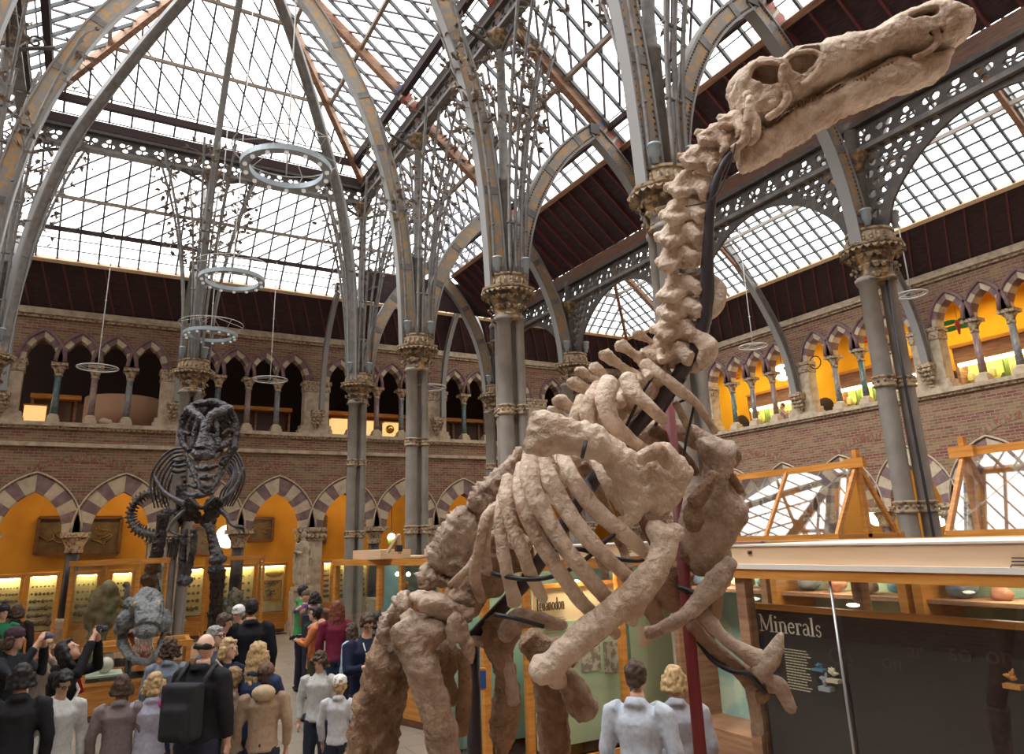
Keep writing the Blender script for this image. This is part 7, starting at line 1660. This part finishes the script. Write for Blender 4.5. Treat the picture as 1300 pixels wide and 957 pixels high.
person(4, 775, 12.2, 30, 'woman in a green jacket with a black pompom hat at the left edge', 'dark', .05, (.02, .17, .07), hat=((.02, .02, .03), 'pom'))
person(22, 774, 13.0, 178, 'person with dark brown hair in black before the lit wall case', 'brown', .08, (.03, .02, .02))
person(-10, 815, 8.6, 150, 'person in a dark blue coat cut off by the left edge', 'dark', .05, (.02, .03, .09))
person(807, 856, 5.3, 160, 'boy with short brown hair at the bottom, below the poster case', 'brown', .0, (.55, .6, .68), child=True)
person(856, 862, 5.7, 178, 'blond child at the bottom left of the red support post', 'blond', .03, (.4, .4, .45), child=True)
_g = at_x(991, 520, XR + .55)
def gallery_person():
    r0 = empty('person', (_g.x + .1, _g.y, 6.1), 0, 'dark haired person in a floral top leaning on the lit gallery sill', 'person')
    c = V((_g.x + .1, _g.y, _g.z + .12)); mb = MB(); mb.ball(c, (.09, .08, .11)); mb.tube([c - V((0, 0, .08)), c - V((-.02, 0, .25)), c - V((-.05, 0, .6))], [.05, .12, .14], 10)
    for sd_ in (-1, 1): mb.tube([c + V((.02, .15 * sd_, -.22)), c + V((-.12, .2 * sd_, -.36)), c + V((-.2, .04 * sd_, -.12))], [.05, .04, .03], 8)
    mb.ball(c + V((-.09, 0, -.02)), .018, nu=6, nv=5); link_mesh('body', remesh(mb, .016, 1), skin[0], r0, True)
    mb = MB(); mb.tube([c - V((0, 0, .14)), c - V((-.02, 0, .28)), c - V((-.05, 0, .62))], [.07, .15, .17], 10); link_mesh('top', mb.mesh(), flat((.35, .3, .4)), r0)
    mb = MB(); mb.ball(c + V((.03, 0, .04)), (.1, .1, .11)); link_mesh('hair', mb.mesh(), mat('gal_hair', HAIR['brown'], .6), r0)
gallery_person()
# ================================================================ light and camera
w = bpy.data.worlds.new('sky'); SC.world = w; w.use_nodes = True
w.node_tree.nodes['Background'].inputs[0].default_value = (1, .975, .94, 1); w.node_tree.nodes['Background'].inputs[1].default_value = 4.2
def area(name, loc, sx, sy, power, col, rot=(0, 0, 0)):
    l = bpy.data.lights.new(name, 'AREA'); l.shape = 'RECTANGLE'; l.size = sx; l.size_y = sy; l.energy = power; l.color = col
    o = bpy.data.objects.new(name, l); COL.objects.link(o); o.location = loc; o.rotation_euler = rot; return o
sun = bpy.data.lights.new('sun', 'SUN'); sun.energy = 3.6; sun.angle = radians(45); so = bpy.data.objects.new('sun', sun); COL.objects.link(so); so.rotation_euler = (radians(-6), radians(-42), 0)
warm = (1, .72, .38)
for (p, e) in ((at_y(740, 735, Yi + .1), 16), (at_y(640, 735, Yi + .3), 5), ((XM + 1.7, 5.5, 2.3), 8), ((XM + 1.7, 4.2, 2.3), 8), ((XM + 1.7, 2.8, 2.3), 8)): area('case_light', (p[0], p[1] - .0, 2.28 if p[0] < 6 and e != 9 else 2.22), .6, .1, e, (1, .85, .6))
for i in range(4): area('corridor_lamp', (-6 + i * 7, YB + 1.6, 5.3), 5, .4, 80, warm)
for i in range(4): area('gallery_lamp', (XR + 1.8, -4 + i * 8.2, 9.5), .4, 6, 190, (1, .78, .42))
for i in range(3): area('right_corridor_lamp', (XR + 1.8, 0 + i * 9, 5.3), .4, 5, 120, warm)
cam = bpy.data.cameras.new('camera'); co = bpy.data.objects.new('camera', cam); COL.objects.link(co)
cam.sensor_width = 36; cam.lens = FPX / 1300 * 36; cam.shift_y = -(478.5 - CYP) / 1300; cam.clip_end = 300; cam.clip_start = .05
R3 = Matrix((RGT, UPV, -FWD)).transposed()
co.matrix_world = Matrix.Translation(CAM) @ R3.to_4x4()
SC.camera = co
SC.view_settings.view_transform = 'Standard'; SC.view_settings.look = 'None'; SC.view_settings.gamma = 1; SC.view_settings.use_curve_mapping = False
SC.view_settings.exposure = 0.0
